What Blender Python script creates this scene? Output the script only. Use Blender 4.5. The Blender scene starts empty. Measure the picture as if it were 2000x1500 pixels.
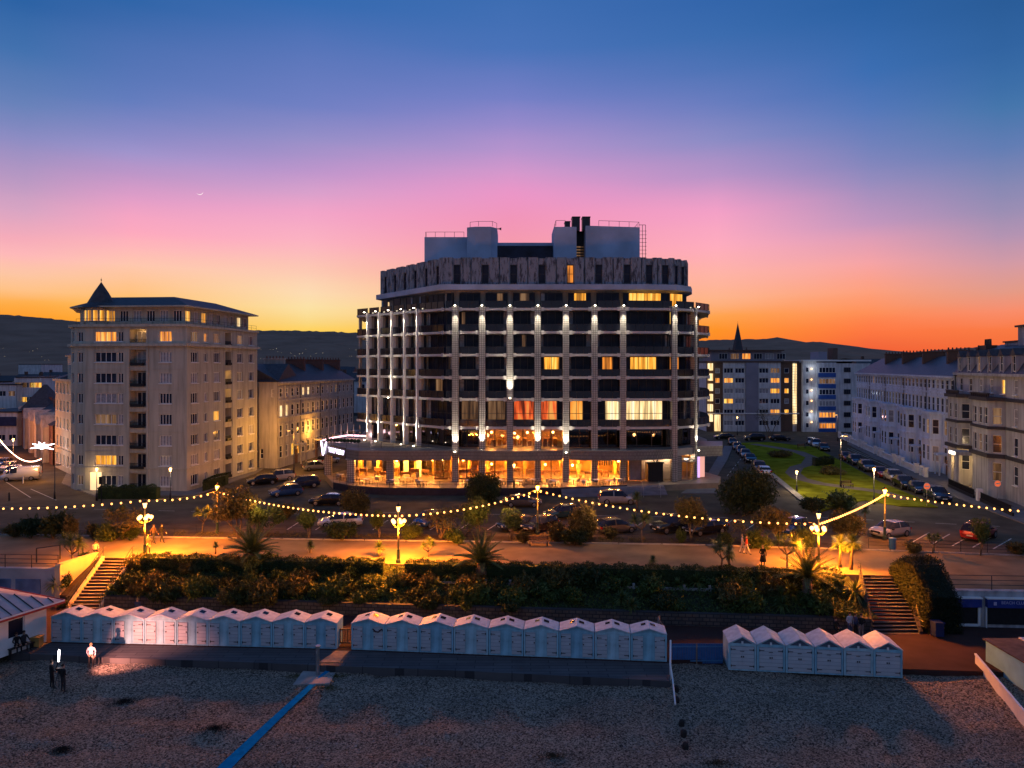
import bpy, bmesh, math, random
from mathutils import Vector, Matrix, noise
from math import radians, sin, cos, pi
random.seed(7)
scn = bpy.context.scene
col = scn.collection
# ---------------- camera ----------------
F, CZ, HY = 1400.0, 16.7, 715.0
cam_d = bpy.data.cameras.new("camera"); cam = bpy.data.objects.new("camera", cam_d); col.objects.link(cam)
cam.location = (0, 0, CZ); cam.rotation_euler = (radians(90), 0, 0)
cam_d.sensor_width = 36; cam_d.lens = F/2000*36; cam_d.shift_y = -(750-HY)/2000
cam_d.clip_start = 0.5; cam_d.clip_end = 12000
scn.camera = cam
# ---------------- exposure ----------------
scn.view_settings.view_transform = 'Standard'; scn.view_settings.look = 'None'
scn.view_settings.exposure = 0; scn.view_settings.gamma = 1
scn.cycles.use_denoising = True
scn.cycles.max_bounces = 5; scn.cycles.diffuse_bounces = 2; scn.cycles.glossy_bounces = 3
scn.cycles.transparent_max_bounces = 12; scn.cycles.transmission_bounces = 4
scn.cycles.sample_clamp_indirect = 4; scn.cycles.caustics_reflective = False; scn.cycles.caustics_refractive = False
def lin(*c):
    o = []
    for v in c:
        v = v/255.0
        o.append(v/12.92 if v <= 0.04045 else ((v+0.055)/1.055)**2.4)
    return (*o, 1.0)
# ---------------- dusk sky ----------------
world = bpy.data.worlds.new("World"); scn.world = world; world.use_nodes = True
nt = world.node_tree; nt.nodes.clear()
def N(t, **k):
    n = nt.nodes.new(t)
    for a, b in k.items(): setattr(n, a, b)
    return n
def mth(op, a, b=None, c=None, clamp=False):
    n = N('ShaderNodeMath', operation=op, use_clamp=clamp)
    for i, v in enumerate((a, b, c)):
        if v is None: continue
        if isinstance(v, (int, float)): n.inputs[i].default_value = v
        else: nt.links.new(v, n.inputs[i])
    return n.outputs[0]
def ramp(fac, stops):
    n = N('ShaderNodeValToRGB'); r = n.color_ramp; r.interpolation = 'EASE' if False else 'LINEAR'
    while len(r.elements) < len(stops): r.elements.new(0.5)
    for e, (p, c) in zip(r.elements, stops): e.position = p; e.color = c
    nt.links.new(fac, n.inputs[0]); return n.outputs[0]
tc = N('ShaderNodeTexCoord'); sp = N('ShaderNodeSeparateXYZ'); nt.links.new(tc.outputs['Generated'], sp.inputs[0])
X_, Y_, Z_ = sp.outputs
elev = mth('MULTIPLY', mth('ARCTAN2', Z_, mth('SQRT', mth('ADD', mth('MULTIPLY', X_, X_), mth('MULTIPLY', Y_, Y_)))), 2/pi)
elev = mth('MAXIMUM', elev, 0.0)
az = mth('ARCTAN2', X_, Y_)
nz = N('ShaderNodeTexNoise'); nz.inputs['Scale'].default_value = 2.2; nz.inputs['Detail'].default_value = 5
mpz = N('ShaderNodeMapping'); mpz.inputs['Scale'].default_value = (1,1,7); nt.links.new(tc.outputs['Generated'], mpz.inputs[0]); nt.links.new(mpz.outputs[0], nz.inputs['Vector'])
elev = mth('MAXIMUM', mth('ADD', elev, mth('MULTIPLY', mth('SUBTRACT', nz.outputs[0], .5), .016)), 0.0)
TOP = [(.45, lin(46,88,150)), (.62, lin(56,94,154)), (1, lin(70,104,160))]
SKY = {50:[(700,246,140,30),(620,255,160,45),(592,255,175,75),(568,255,195,138),(533,253,198,165),(499,255,185,185),(464,246,172,186),(412,218,165,195),(343,178,150,195),(273,140,140,195),(204,105,130,186),(100,68,114,175),(0,44,98,164)],
 255:[(700,250,150,30),(625,255,175,60),(590,255,190,100),(550,255,197,150),(520,255,200,174),(482,255,184,185),(453,254,170,190),(423,246,165,195),(388,225,158,200),(344,190,150,200),(300,160,148,204),(200,100,125,190),(0,48,101,168)],
 600:[(700,255,190,40),(648,255,208,80),(625,251,216,130),(600,252,226,165),(571,253,220,178),(524,253,198,180),(470,252,178,194),(417,243,165,200),(376,215,160,204),(336,190,150,204),(269,150,143,200),(202,112,128,195),(0,54,106,176)],
 1000:[(700,255,165,40),(640,255,185,75),(600,254,185,115),(550,252,170,140),(500,248,158,165),(435,242,150,184),(386,236,150,199),(338,213,152,204),(290,180,147,205),(242,150,138,203),(193,118,128,198),(97,74,115,185),(0,62,109,178)],
 1400:[(700,250,110,30),(642,255,148,42),(615,255,164,80),(580,254,180,138),(533,255,180,165),(478,255,172,190),(410,243,160,199),(341,186,148,199),(273,140,140,197),(205,105,125,191),(137,78,115,182),(68,60,108,175),(0,51,101,170)],
 1700:[(700,240,92,50),(671,245,105,60),(643,255,120,66),(607,255,145,90),(571,254,160,125),(514,247,164,165),(464,222,157,182),(429,194,150,190),(357,150,140,190),(286,115,130,188),(214,85,120,185),(143,60,110,178),(0,43,96,162)],
 1950:[(700,240,100,50),(643,250,122,68),(613,250,140,104),(577,228,155,135),(522,212,155,165),(467,182,148,178),(412,155,142,180),(357,130,135,180),(283,98,125,180),(210,70,118,172),(150,58,108,167),(100,50,100,161),(0,42,92,152)]}
C_ = ramp(elev, [(0, lin(86,94,116)), (.10, lin(106,114,140)), (.2, lin(102,120,158)), (.45, lin(88,114,166)), (1, lin(70,104,160))])
def mixc(f, a, b):
    n = N('ShaderNodeMix', data_type='RGBA'); nt.links.new(f, n.inputs[0]); nt.links.new(a, n.inputs[6]); nt.links.new(b, n.inputs[7]); return n.outputs[2]
def sstep(v, a, b, k='SMOOTHSTEP'):
    n = N('ShaderNodeMapRange', interpolation_type=k); nt.links.new(v, n.inputs[0])
    n.inputs[1].default_value = a; n.inputs[2].default_value = b; return n.outputs[0]
sk = None; pa = None
for px, tab in SKY.items():
    a_ = math.atan((px-1000)/F); st_ = [(math.atan((HY-y)/F*cos(a_))/(pi/2), lin(r,g,b)) for y, r, g, b in tab]+TOP
    r_ = ramp(elev, st_)
    sk = r_ if sk is None else mixc(sstep(az, pa, a_, 'LINEAR'), sk, r_); pa = a_
sk = mixc(sstep(mth('ABSOLUTE', mth('ADD', az, .05)), radians(50), radians(100)), sk, C_)
bg = N('ShaderNodeBackground'); bg.inputs[1].default_value = 1.0; nt.links.new(sk, bg.inputs[0])
ow = N('ShaderNodeOutputWorld'); nt.links.new(bg.outputs[0], ow.inputs[0])
# ---------------- picture -> ground helpers ----------------
def G(px, py, z=0.0):
    Y = F*(CZ-z)/(py-HY); return Vector(((px-1000)/F*Y, Y, z))
def XX(px, Y): return (px-1000)/F*Y
def ZZ(py, Y): return CZ-(py-HY)*Y/F
# ---------------- objects ----------------
def tag(o, label=None, cat=None, group=None, kind=None):
    if label: o['label'] = label
    if cat: o['category'] = cat
    if group: o['group'] = group
    if kind: o['kind'] = kind
    return o
def thing(name, label, cat, loc=(0,0,0), rz=0, group=None):
    o = bpy.data.objects.new(name, None); col.objects.link(o); o.location = loc; o.rotation_euler = (0,0,rz)
    o.empty_display_size = 0.3
    return tag(o, label, cat, group)
def copy_tree(o, parent=None):
    c = o.copy(); col.objects.link(c)
    if parent is not None: c.parent = parent
    for ch in o.children: copy_tree(ch, c)
    return c
class MB:
    def __init__(s): s.v = []; s.f = []; s.m = []; s.M = Matrix(); s.mi = 0; s.uv = None
    def add(s, vs, fs, mi=None):
        n = len(s.v); M = s.M
        s.v += [tuple(M @ Vector(v)) for v in vs]
        s.f += [tuple(n+i for i in f) for f in fs]; s.m += [s.mi if mi is None else mi]*len(fs); return s
    def box(s, x0, x1, y0, y1, z0, z1, mi=None):
        return s.add([(x0,y0,z0),(x1,y0,z0),(x1,y1,z0),(x0,y1,z0),(x0,y0,z1),(x1,y0,z1),(x1,y1,z1),(x0,y1,z1)],
              [(3,2,1,0),(4,5,6,7),(0,1,5,4),(1,2,6,5),(2,3,7,6),(3,0,4,7)], mi)
    def prism(s, poly, z0, z1, mi=None, top=True, bot=True):
        n = len(poly)
        if sum(poly[i][0]*poly[(i+1)%n][1]-poly[(i+1)%n][0]*poly[i][1] for i in range(n)) < 0: poly = poly[::-1]
        vs = [(x,y,z0) for x,y in poly]+[(x,y,z1) for x,y in poly]
        fs = [(i,(i+1)%n,n+(i+1)%n,n+i) for i in range(n)]
        if top: fs.append(tuple(range(n,2*n)))
        if bot: fs.append(tuple(range(n-1,-1,-1)))
        return s.add(vs, fs, mi)
    def tube(s, pts, r, seg=6, mi=None, cap=True):
        pts = [Vector(p) for p in pts]; n = len(pts); vs = []; fs = []
        rr = r if isinstance(r, (list, tuple)) else [r]*n
        up = Vector((0.13,0.07,1)).normalized()
        for i, p in enumerate(pts):
            d = (pts[min(i+1,n-1)]-pts[max(i-1,0)])
            d = d.normalized() if d.length > 1e-9 else Vector((0,0,1))
            a = d.cross(up if abs(d.dot(up)) < .95 else Vector((1,0,0))).normalized(); b = d.cross(a)
            for k in range(seg):
                t = 2*pi*k/seg; vs.append(tuple(p+(a*cos(t)+b*sin(t))*rr[i]))
        for i in range(n-1):
            for k in range(seg):
                k2 = (k+1)%seg; fs.append((i*seg+k, i*seg+k2, (i+1)*seg+k2, (i+1)*seg+k))
        if cap: fs.append(tuple(range(seg-1,-1,-1))); fs.append(tuple((n-1)*seg+k for k in range(seg)))
        return s.add(vs, fs, mi)
    def lathe(s, prof, c=(0,0,0), seg=12, mi=None):
        vs = []; fs = []; n = len(prof)
        for r, z in prof:
            for k in range(seg): t = 2*pi*k/seg; vs.append((c[0]+r*cos(t), c[1]+r*sin(t), c[2]+z))
        for i in range(n-1):
            for k in range(seg):
                k2 = (k+1)%seg; fs.append((i*seg+k, i*seg+k2, (i+1)*seg+k2, (i+1)*seg+k))
        fs.append(tuple(range(seg-1,-1,-1))); fs.append(tuple((n-1)*seg+k for k in range(seg)))
        return s.add(vs, fs, mi)
    def ball(s, c, r, seg=8, rings=6, mi=None, sz=1.0):
        return s.lathe([(max(r*sin(pi*i/rings), .002), -r*sz*cos(pi*i/rings)) for i in range(rings+1)], c, seg, mi)
    def mesh(s, name, mats, smooth=False):
        me = bpy.data.meshes.new(name); me.from_pydata(s.v, [], s.f)
        for m in (mats if isinstance(mats, (list, tuple)) else [mats]): me.materials.append(m)
        me.polygons.foreach_set('material_index', s.m)
        if smooth: me.polygons.foreach_set('use_smooth', [True]*len(me.polygons))
        me.update(); return me
    def build(s, name, mats, parent=None, loc=(0,0,0), rz=0, smooth=False):
        return put(s.mesh(name, mats, smooth), name, parent, loc, rz)
def put(me, name, parent=None, loc=(0,0,0), rz=0, sc=None):
    o = bpy.data.objects.new(name, me); col.objects.link(o); o.parent = parent; o.location = loc; o.rotation_euler = (0,0,rz)
    if sc is not None: o.scale = sc if isinstance(sc, (tuple, list)) else (sc,)*3
    return o
# ---------------- materials ----------------
def newmat(name):
    m = bpy.data.materials.new(name); m.use_nodes = True; t = m.node_tree
    return m, t, t.nodes['Principled BSDF']
def mat(name, c, rough=.8, var=.18, scale=1.5, bump=0, bscale=None, metal=0, c2=None, spec=.3, det=4, coat=0, streak=0):
    m, t, p = newmat(name); L = t.links
    co = t.nodes.new('ShaderNodeTexCoord'); no = t.nodes.new('ShaderNodeTexNoise'); no.inputs['Scale'].default_value = scale; no.inputs['Detail'].default_value = det
    L.new(co.outputs['Object'], no.inputs['Vector'])
    mr = t.nodes.new('ShaderNodeMapRange'); mr.inputs[1].default_value = .3; mr.inputs[2].default_value = .7; L.new(no.outputs[0], mr.inputs[0])
    mx = t.nodes.new('ShaderNodeMix'); mx.data_type = 'RGBA'; L.new(mr.outputs[0], mx.inputs[0])
    c = tuple(c[:3]); mx.inputs[6].default_value = (*[v*(1-var) for v in c], 1)
    mx.inputs[7].default_value = (*(c2[:3] if c2 else [min(1, v*(1+var)) for v in c]), 1)
    outc = mx.outputs[2]
    if streak:
        mp = t.nodes.new('ShaderNodeMapping'); mp.inputs['Scale'].default_value = (1.6,1.6,.14); L.new(co.outputs['Object'], mp.inputs[0]); n3 = t.nodes.new('ShaderNodeTexNoise'); n3.inputs['Scale'].default_value = 1.3; n3.inputs['Detail'].default_value = 7; L.new(mp.outputs[0], n3.inputs['Vector'])
        m3 = t.nodes.new('ShaderNodeMapRange'); m3.inputs[1].default_value = .42; m3.inputs[2].default_value = .66; m3.inputs[3].default_value = 1; m3.inputs[4].default_value = 1-streak; L.new(n3.outputs[0], m3.inputs[0])
        m4 = t.nodes.new('ShaderNodeMix'); m4.data_type = 'RGBA'; m4.blend_type = 'MULTIPLY'; m4.inputs[0].default_value = 1; L.new(outc, m4.inputs[6]); L.new(m3.outputs[0], m4.inputs[7]); outc = m4.outputs[2]
    L.new(outc, p.inputs['Base Color']); p.inputs['Roughness'].default_value = rough; p.inputs['Metallic'].default_value = metal
    p.inputs['Specular IOR Level'].default_value = spec
    if coat: p.inputs['Coat Weight'].default_value = coat; p.inputs['Coat Roughness'].default_value = .08
    if bump:
        n2 = t.nodes.new('ShaderNodeTexNoise'); n2.inputs['Scale'].default_value = bscale or scale*4; n2.inputs['Detail'].default_value = 4; L.new(co.outputs['Object'], n2.inputs['Vector'])
        b = t.nodes.new('ShaderNodeBump'); b.inputs['Strength'].default_value = bump; b.inputs['Distance'].default_value = .05; L.new(n2.outputs[0], b.inputs['Height']); L.new(b.outputs[0], p.inputs['Normal'])
    return m
def emit(name, c, s, sampling='AUTO'):
    m, t, p = newmat(name)
    p.inputs['Base Color'].default_value = (*[v*.5 for v in c[:3]], 1)
    p.inputs['Emission Color'].default_value = (*c[:3], 1); p.inputs['Emission Strength'].default_value = s
    try: m.cycles.emission_sampling = sampling
    except Exception: pass
    return m
def litwin(name, ca, cb, s, sx=2.2, sz=.9, dark=.25):
    """lit room seen through glass: curtain folds and furniture patches in object space, behind a glossy pane"""
    m, t, p = newmat(name); L = t.links
    co = t.nodes.new('ShaderNodeTexCoord'); mp = t.nodes.new('ShaderNodeMapping'); mp.inputs['Scale'].default_value = (sx, sx, sz*.16); L.new(co.outputs['Object'], mp.inputs[0])
    oi = t.nodes.new('ShaderNodeObjectInfo'); ad = t.nodes.new('ShaderNodeVectorMath'); ad.operation = 'MULTIPLY_ADD'
    ad.inputs[1].default_value = (37, 51, 23); L.new(oi.outputs['Random'], ad.inputs[0]); L.new(mp.outputs[0], ad.inputs[2])
    no = t.nodes.new('ShaderNodeTexNoise'); no.inputs['Scale'].default_value = 1; no.inputs['Detail'].default_value = 3; L.new(ad.outputs[0], no.inputs['Vector'])
    cr = t.nodes.new('ShaderNodeValToRGB'); e = cr.color_ramp.elements
    e[0].position = .36; e[0].color = (*[v*dark for v in ca[:3]], 1); e[1].position = .5; e[1].color = (*ca[:3], 1)
    e3 = cr.color_ramp.elements.new(.66); e3.color = (*cb[:3], 1)
    L.new(no.outputs[0], cr.inputs[0]); L.new(cr.outputs[0], p.inputs['Emission Color']); p.inputs['Emission Strength'].default_value = s
    p.inputs['Base Color'].default_value = (.03,.03,.03,1); p.inputs['Roughness'].default_value = .1
    return m
def brick(name, c1, c2, cm, scale=1, bw=.5, rh=.25, ms=.02, rough=.7, axis='XZ', bump=.3, offset=.5):
    m, t, p = newmat(name); L = t.links
    co = t.nodes.new('ShaderNodeTexCoord'); mp = t.nodes.new('ShaderNodeMapping')
    L.new(co.outputs['Object'], mp.inputs[0]); vec = mp.outputs[0]
    if axis == 'XZ': mp.inputs['Rotation'].default_value = (radians(90), 0, 0)
    if axis == 'N':   # wraps vertical walls of any heading: u = x - y*.., v = z
        sx = t.nodes.new('ShaderNodeSeparateXYZ'); L.new(co.outputs['Object'], sx.inputs[0]); cx = t.nodes.new('ShaderNodeCombineXYZ')
        a = t.nodes.new('ShaderNodeMath'); a.operation = 'SUBTRACT'; L.new(sx.outputs[0], a.inputs[0]); L.new(sx.outputs[1], a.inputs[1])
        L.new(a.outputs[0], cx.inputs[0]); L.new(sx.outputs[2], cx.inputs[1]); vec = cx.outputs[0]
    b = t.nodes.new('ShaderNodeTexBrick'); L.new(vec, b.inputs['Vector']); b.offset = offset
    b.inputs['Color1'].default_value = (*c1[:3],1); b.inputs['Color2'].default_value = (*c2[:3],1); b.inputs['Mortar'].default_value = (*cm[:3],1)
    b.inputs['Scale'].default_value = scale; b.inputs['Mortar Size'].default_value = ms; b.inputs['Brick Width'].default_value = bw; b.inputs['Row Height'].default_value = rh
    no = t.nodes.new('ShaderNodeTexNoise'); no.inputs['Scale'].default_value = .8; L.new(co.outputs['Object'], no.inputs['Vector'])
    mx = t.nodes.new('ShaderNodeMix'); mx.data_type = 'RGBA'; mx.blend_type = 'MULTIPLY'; mx.inputs[0].default_value = .5; L.new(b.outputs[0], mx.inputs[6]); L.new(no.outputs[0], mx.inputs[7])
    L.new(mx.outputs[2], p.inputs['Base Color']); p.inputs['Roughness'].default_value = rough
    bu = t.nodes.new('ShaderNodeBump'); bu.inputs['Strength'].default_value = bump; bu.inputs['Distance'].default_value = .02; bu.invert = True
    L.new(b.outputs['Fac'], bu.inputs['Height']); L.new(bu.outputs[0], p.inputs['Normal'])
    return m
def foliage(name, ca, cb, rough=.6, scale=1.2):
    m, t, p = newmat(name); L = t.links
    g = t.nodes.new('ShaderNodeNewGeometry'); co = t.nodes.new('ShaderNodeTexCoord')
    no = t.nodes.new('ShaderNodeTexNoise'); no.inputs['Scale'].default_value = scale; L.new(co.outputs['Object'], no.inputs['Vector'])
    a = t.nodes.new('ShaderNodeMath'); a.operation = 'MULTIPLY_ADD'; a.inputs[1].default_value = .5; L.new(g.outputs['Random Per Island'], a.inputs[0]); 
    s2 = t.nodes.new('ShaderNodeMath'); s2.operation = 'MULTIPLY_ADD'; s2.inputs[1].default_value = 1.4; s2.inputs[2].default_value = -.45; L.new(no.outputs[0], s2.inputs[0]); L.new(s2.outputs[0], a.inputs[2])
    mx = t.nodes.new('ShaderNodeMix'); mx.data_type = 'RGBA'; L.new(a.outputs[0], mx.inputs[0]); mx.inputs[6].default_value = (*ca[:3],1); mx.inputs[7].default_value = (*cb[:3],1)
    L.new(mx.outputs[2], p.inputs['Base Color']); p.inputs['Roughness'].default_value = rough; p.inputs['Specular IOR Level'].default_value = .25
    return m
M = {}
M['asphalt'] = mat('asphalt', (.095,.078,.055), .85, .35, .35, .3, 25, det=10, spec=.1)
M['terrain'] = mat('terrain', (.045,.045,.04), .95, .4, .02, det=8, spec=0)
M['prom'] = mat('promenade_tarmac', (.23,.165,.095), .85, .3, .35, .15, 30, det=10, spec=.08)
M['lowprom'] = mat('red_tarmac', (.055,.030,.026), .85, .22, .6, .2, 30, det=8, spec=.08)
M['concrete'] = mat('concrete', (.30,.29,.27), .85, .22, 1.2, .2, det=8)
M['deck'] = brick('deck_slabs', (.12,.115,.115), (.085,.08,.085), (.04,.04,.045), 1, 2.4, .42, .03, .8, 'XY', .5)
M['grass'] = mat('lawn_grass', (.20,.20,.014), .9, .35, .5, .8, 40, det=8, c2=(.28,.29,.025), spec=0)
M['soil'] = mat('soil', (.06,.042,.028), .95, .4, 1.5, .8, 12, det=8)
M['kerb'] = mat('kerb_stone', (.33,.30,.26), .8, .2, 2)
M['white'] = mat('white_paint', (.78,.78,.76), .55, .08, 1)
M['offwhite'] = mat('offwhite_render', (.64,.65,.66), .7, .12, .6, streak=.3)
M['cream'] = mat('cream_render', (.50,.475,.385), .8, .10, .25, .1, 8, det=6, streak=.28)
M['cream2'] = mat('terrace_render', (.52,.48,.42), .8, .15, .3, .1, 8, det=6, streak=.35)
M['slate'] = brick('slate_roof', (.10,.11,.13), (.07,.08,.10), (.03,.03,.04), 1, .5, .3, .03, .5, 'XY', .4)
M['dark_slate'] = mat('dark_slate', (.05,.052,.06), .6, .3, 2, .4, 12)
M['glass'] = mat('dark_glass', (.016,.021,.042), .12, .6, .6, spec=.22)
M['black'] = mat('black_paint', (.015,.015,.017), .5, .2, 4)
M['dkmetal'] = mat('dark_metal', (.05,.05,.055), .45, .2, 4, metal=.6)
M['steel'] = mat('steel', (.45,.45,.45), .35, .15, 4, metal=.9)
M['brick'] = brick('brown_brick', (.20,.10,.06), (.15,.075,.05), (.10,.09,.08), 1, .23, .08, .01, .85, 'N')
M['red_brick'] = brick('red_brick', (.30,.11,.07), (.22,.08,.05), (.12,.1,.09), 1, .23, .08, .01, .85, 'N')
M['win_orange'] = litwin('lit_room_orange', (1,.30,.03), (1,.55,.12), 1.1)
M['win_yellow'] = litwin('lit_room_yellow', (1,.38,.03), (1,.66,.14), 1.25, dark=.3)
M['win_white'] = litwin('lit_room_white', (1,.66,.28), (1,.90,.58), 1.35, dark=.45)
M['win_dim'] = litwin('dim_room', (.25,.12,.05), (.45,.25,.12), .55)
M['win_red'] = litwin('lit_room_red', (1,.12,.02), (1,.40,.08), .9, 1.6, 1.2, .15)
M['curtain'] = mat('net_curtain', (.30,.30,.32), .25, .3, 3, spec=.6)
M['lampglow'] = emit('lamp_glass', (1,.52,.17), 5)
M['bulb'] = emit('festoon_bulb', (1,.42,.10), 4.5)
M['yellowpole'] = mat('cream_pole_paint', (.55,.42,.16), .5, .12, 3)
M['polegreen'] = mat('dark_green_paint', (.03,.06,.05), .5, .2, 3)
M['blue'] = mat('blue_paint', (.03,.12,.30), .5, .15, 3)
M['leaf'] = foliage('leaf_green', (.02,.045,.012), (.11,.15,.03))
M['leaf_dark'] = foliage('leaf_dark_green', (.012,.026,.008), (.05,.075,.02))
M['leaf_brown'] = foliage('tamarisk_olive', (.035,.04,.012), (.16,.13,.035))
M['leaf_blade'] = foliage('blade_green', (.03,.055,.015), (.15,.19,.05), .45)
M['bark'] = mat('bark', (.16,.115,.075), .9, .3, 4, .6, 20)
def lamp(kind, name, loc, power, color, radius=.15, parent=None, rot=None, **k):
    d = bpy.data.lights.new(name, kind); d.energy = power; d.color = color[:3]
    if kind != 'AREA': d.shadow_soft_size = radius
    for a, b in k.items(): setattr(d, a, b)
    o = bpy.data.objects.new(name, d); col.objects.link(o); o.location = loc; o.parent = parent
    if rot: o.rotation_euler = rot
    return o
# ================= the setting =================
def interp(tab, x):
    if x <= tab[0][0]: return tab[0][1]
    for (a, b), (c, d) in zip(tab, tab[1:]):
        if x <= c: return b+(d-b)*(x-a)/(c-a)
    return tab[-1][1]
PB = [(-120,74),(-60,71),(-27,68.9),(16.6,66.4),(30,64.8),(44.5,62.6),(120,53)]          # back edge of the promenade
PF = [(-120,62.5),(-60,60),(-37,58.7),(-36.99,62.2),(-32.9,62),(27.7,57),(31.6,56.6),(31.61,53.2),(60,51.6),(120,47)]   # seaward edge
SB = [(-120,57.5),(-32.9,57.3),(26,52.1),(120,46)]                                       # foot of the bank
def struct(name, mb, mats, smooth=False): return tag(mb.build(name, mats, smooth=smooth), kind='structure')
def sheet(name, poly, z, m):
    mb = MB(); mb.add([(x,y,z) for x,y in poly], [tuple(range(len(poly)))])
    o = struct(name, mb, m); 
    if o.data.polygons[0].normal.z < 0: o.data.flip_normals()
    return o
sheet('ground', [(-3500,90),(3500,90),(3500,6000),(-3500,6000)], -.03, M['terrain'])
xs = [-120,-60,-37,-27,0,16.6,30,44.5,60,120]
sheet('road', [(x, interp(PB,x)-2.5) for x in xs]+[(120,240),(-120,240)], 0, M['asphalt'])
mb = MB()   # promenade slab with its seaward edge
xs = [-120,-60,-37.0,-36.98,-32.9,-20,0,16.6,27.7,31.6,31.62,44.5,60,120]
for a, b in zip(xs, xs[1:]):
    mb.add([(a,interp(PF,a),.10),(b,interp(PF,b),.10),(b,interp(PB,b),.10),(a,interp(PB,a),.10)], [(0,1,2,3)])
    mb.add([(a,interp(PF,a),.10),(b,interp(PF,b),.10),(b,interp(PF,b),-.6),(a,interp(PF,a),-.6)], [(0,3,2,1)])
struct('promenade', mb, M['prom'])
mb = MB()
for i in range(60):
    a = -110+i*4; b = a+3.9
    mb.add([(a,interp(PB,a)-.02,.09),(b,interp(PB,b)-.02,.09),(b,interp(PB,b)-.02,.2),(a,interp(PB,a)-.02,.2),
            (a,interp(PB,a)+.2,.09),(b,interp(PB,b)+.2,.09),(b,interp(PB,b)+.2,.2),(a,interp(PB,a)+.2,.2)], [(0,1,2,3),(3,2,6,7),(1,5,6,2),(0,3,7,4),(4,7,6,5)])
struct('promenade_kerb', mb, M['kerb'])
# planting strip between promenade and road
mb = MB()
xs = [-120,-60,-40,-27,-10,0,16.6,30]
for a, b in zip(xs, xs[1:]):
    mb.box(0,0,0,0,0,0) if False else None
    ya, yb = interp(PB,a), interp(PB,b)
    mb.add([(a,ya+.2,.16),(b,yb+.2,.16),(b,yb+2.3,.16),(a,ya+2.3,.16),(a,ya+2.3,-.02),(b,yb+2.3,-.02)], [(0,1,2,3),(3,2,5,4)])
struct('planting_strip', mb, M['soil'])
# lower promenade
g1a, g1b = G(100,1253,-2.6), G(659,1267,-2.6)
g2a, g2b = G(686,1268,-2.6), G(1303,1292,-2.6)
g3a, g3b = G(1422,1307,-2.9), G(1763,1323,-2.9)
lp = [(-120,58.5),(-32.9,58.2),(26,54),(120,48)]+[(120,42),(60,43.2),(31,45.2),(24.9,45.7),(24.88,47.6),(13.9,48.6),(13.88,47.2),(g2b.x+.2,47.0),(g2b.x+.05,g2b.y-.25),
      (g2a.x,g2a.y-.2),(g1b.x,g1b.y-.2),(g1a.x,g1a.y-.2),(-34,50.6),(-45,50),(-120,47)]
mb = MB(); mb.prism(lp, -3.6, -2.6); struct('lower_promenade', mb, M['lowprom'])
# the planted bank
mb = MB(); xs = [-32.8+i*(59.6/40) for i in range(41)]; R = random.Random(3)
rows = 9; vs = []; fs = []
for x in xs:
    y1 = interp(PF,x); y0 = interp(SB,x)+.25
    for k in range(rows+1):
        t = k/rows; zz = .0-(1.75)*(t**.8); zz += R.uniform(-.06,.06) if 0 < k < rows else 0
        vs.append((x, y1+(y0-y1)*t, zz))
for i in range(len(xs)-1):
    for k in range(rows): a = i*(rows+1)+k; fs.append((a, a+1, a+rows+2, a+rows+1))
mb.add(vs, fs); M['darksoil'] = mat('bank_soil', (.028,.024,.014), .95, .5, 1.5, .8, 12, det=8, c2=(.03,.045,.015)); struct('bank', mb, M['darksoil'], True)
# beach
def beach_z(x, y):
    z = -2.93-.047*max(0, 46.5-y)
    if x < 10 and y > 44: z -= .12*min(1,(y-44)/2)
    return z+.06*sin(x*.35+y*.5)+.04*sin(x*.9-y*.7)+.045*sin(y*2.3+.6*sin(x*.4))+.07*noise.noise(Vector((x*.9,y*1.3,0)))+.04*noise.noise(Vector((x*2.6,y*2.6,5)))
def BP(px, py):
    z = -3.1
    for _ in range(8): p = G(px, py, z); z = beach_z(p.x, p.y)
    return Vector((p.x, p.y, z))
mb = MB(); XS = [-75+i*2.5 for i in range(14)]+[-40+i*.35 for i in range(229)]+[42.5+i*2.5 for i in range(14)]; YS = [51-i*.3 for i in range(82)]+[26-i*2 for i in range(55)]
nx, ny = len(XS)-1, len(YS)-1; vs = []; R = random.Random(5)
for y in YS:
    for x in XS: vs.append((x, y, beach_z(x, y)+R.uniform(-.008,.008)))
mb.add(vs, [(j*(nx+1)+i, (j+1)*(nx+1)+i, (j+1)*(nx+1)+i+1, j*(nx+1)+i+1) for j in range(ny) for i in range(nx)])
m, t, p = newmat('shingle'); L = t.links
co = t.nodes.new('ShaderNodeTexCoord'); vo = t.nodes.new('ShaderNodeTexVoronoi'); vo.inputs['Scale'].default_value = 14; L.new(co.outputs['Object'], vo.inputs['Vector'])
cr = t.nodes.new('ShaderNodeValToRGB'); e = cr.color_ramp.elements; e[0].color = (.06,.05,.04,1); e[1].color = (.50,.42,.32,1); e[0].position = .05; e[1].position = .95
sx = t.nodes.new('ShaderNodeSeparateColor'); L.new(vo.outputs['Color'], sx.inputs[0]); L.new(sx.outputs[0], cr.inputs[0])
no = t.nodes.new('ShaderNodeTexNoise'); no.inputs['Scale'].default_value = .35; no.inputs['Detail'].default_value = 6; L.new(co.outputs['Object'], no.inputs['Vector'])
mr = t.nodes.new('ShaderNodeMapRange'); mr.inputs[1].default_value = .3; mr.inputs[2].default_value = .7; mr.inputs[3].default_value = .72; mr.inputs[4].default_value = 1.0; L.new(no.outputs[0], mr.inputs[0])
mx = t.nodes.new('ShaderNodeMix'); mx.data_type = 'RGBA'; mx.blend_type = 'MULTIPLY'; mx.inputs[0].default_value = 1; L.new(cr.outputs[0], mx.inputs[6]); L.new(mr.outputs[0], mx.inputs[7]); L.new(mx.outputs[2], p.inputs['Base Color'])
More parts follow.
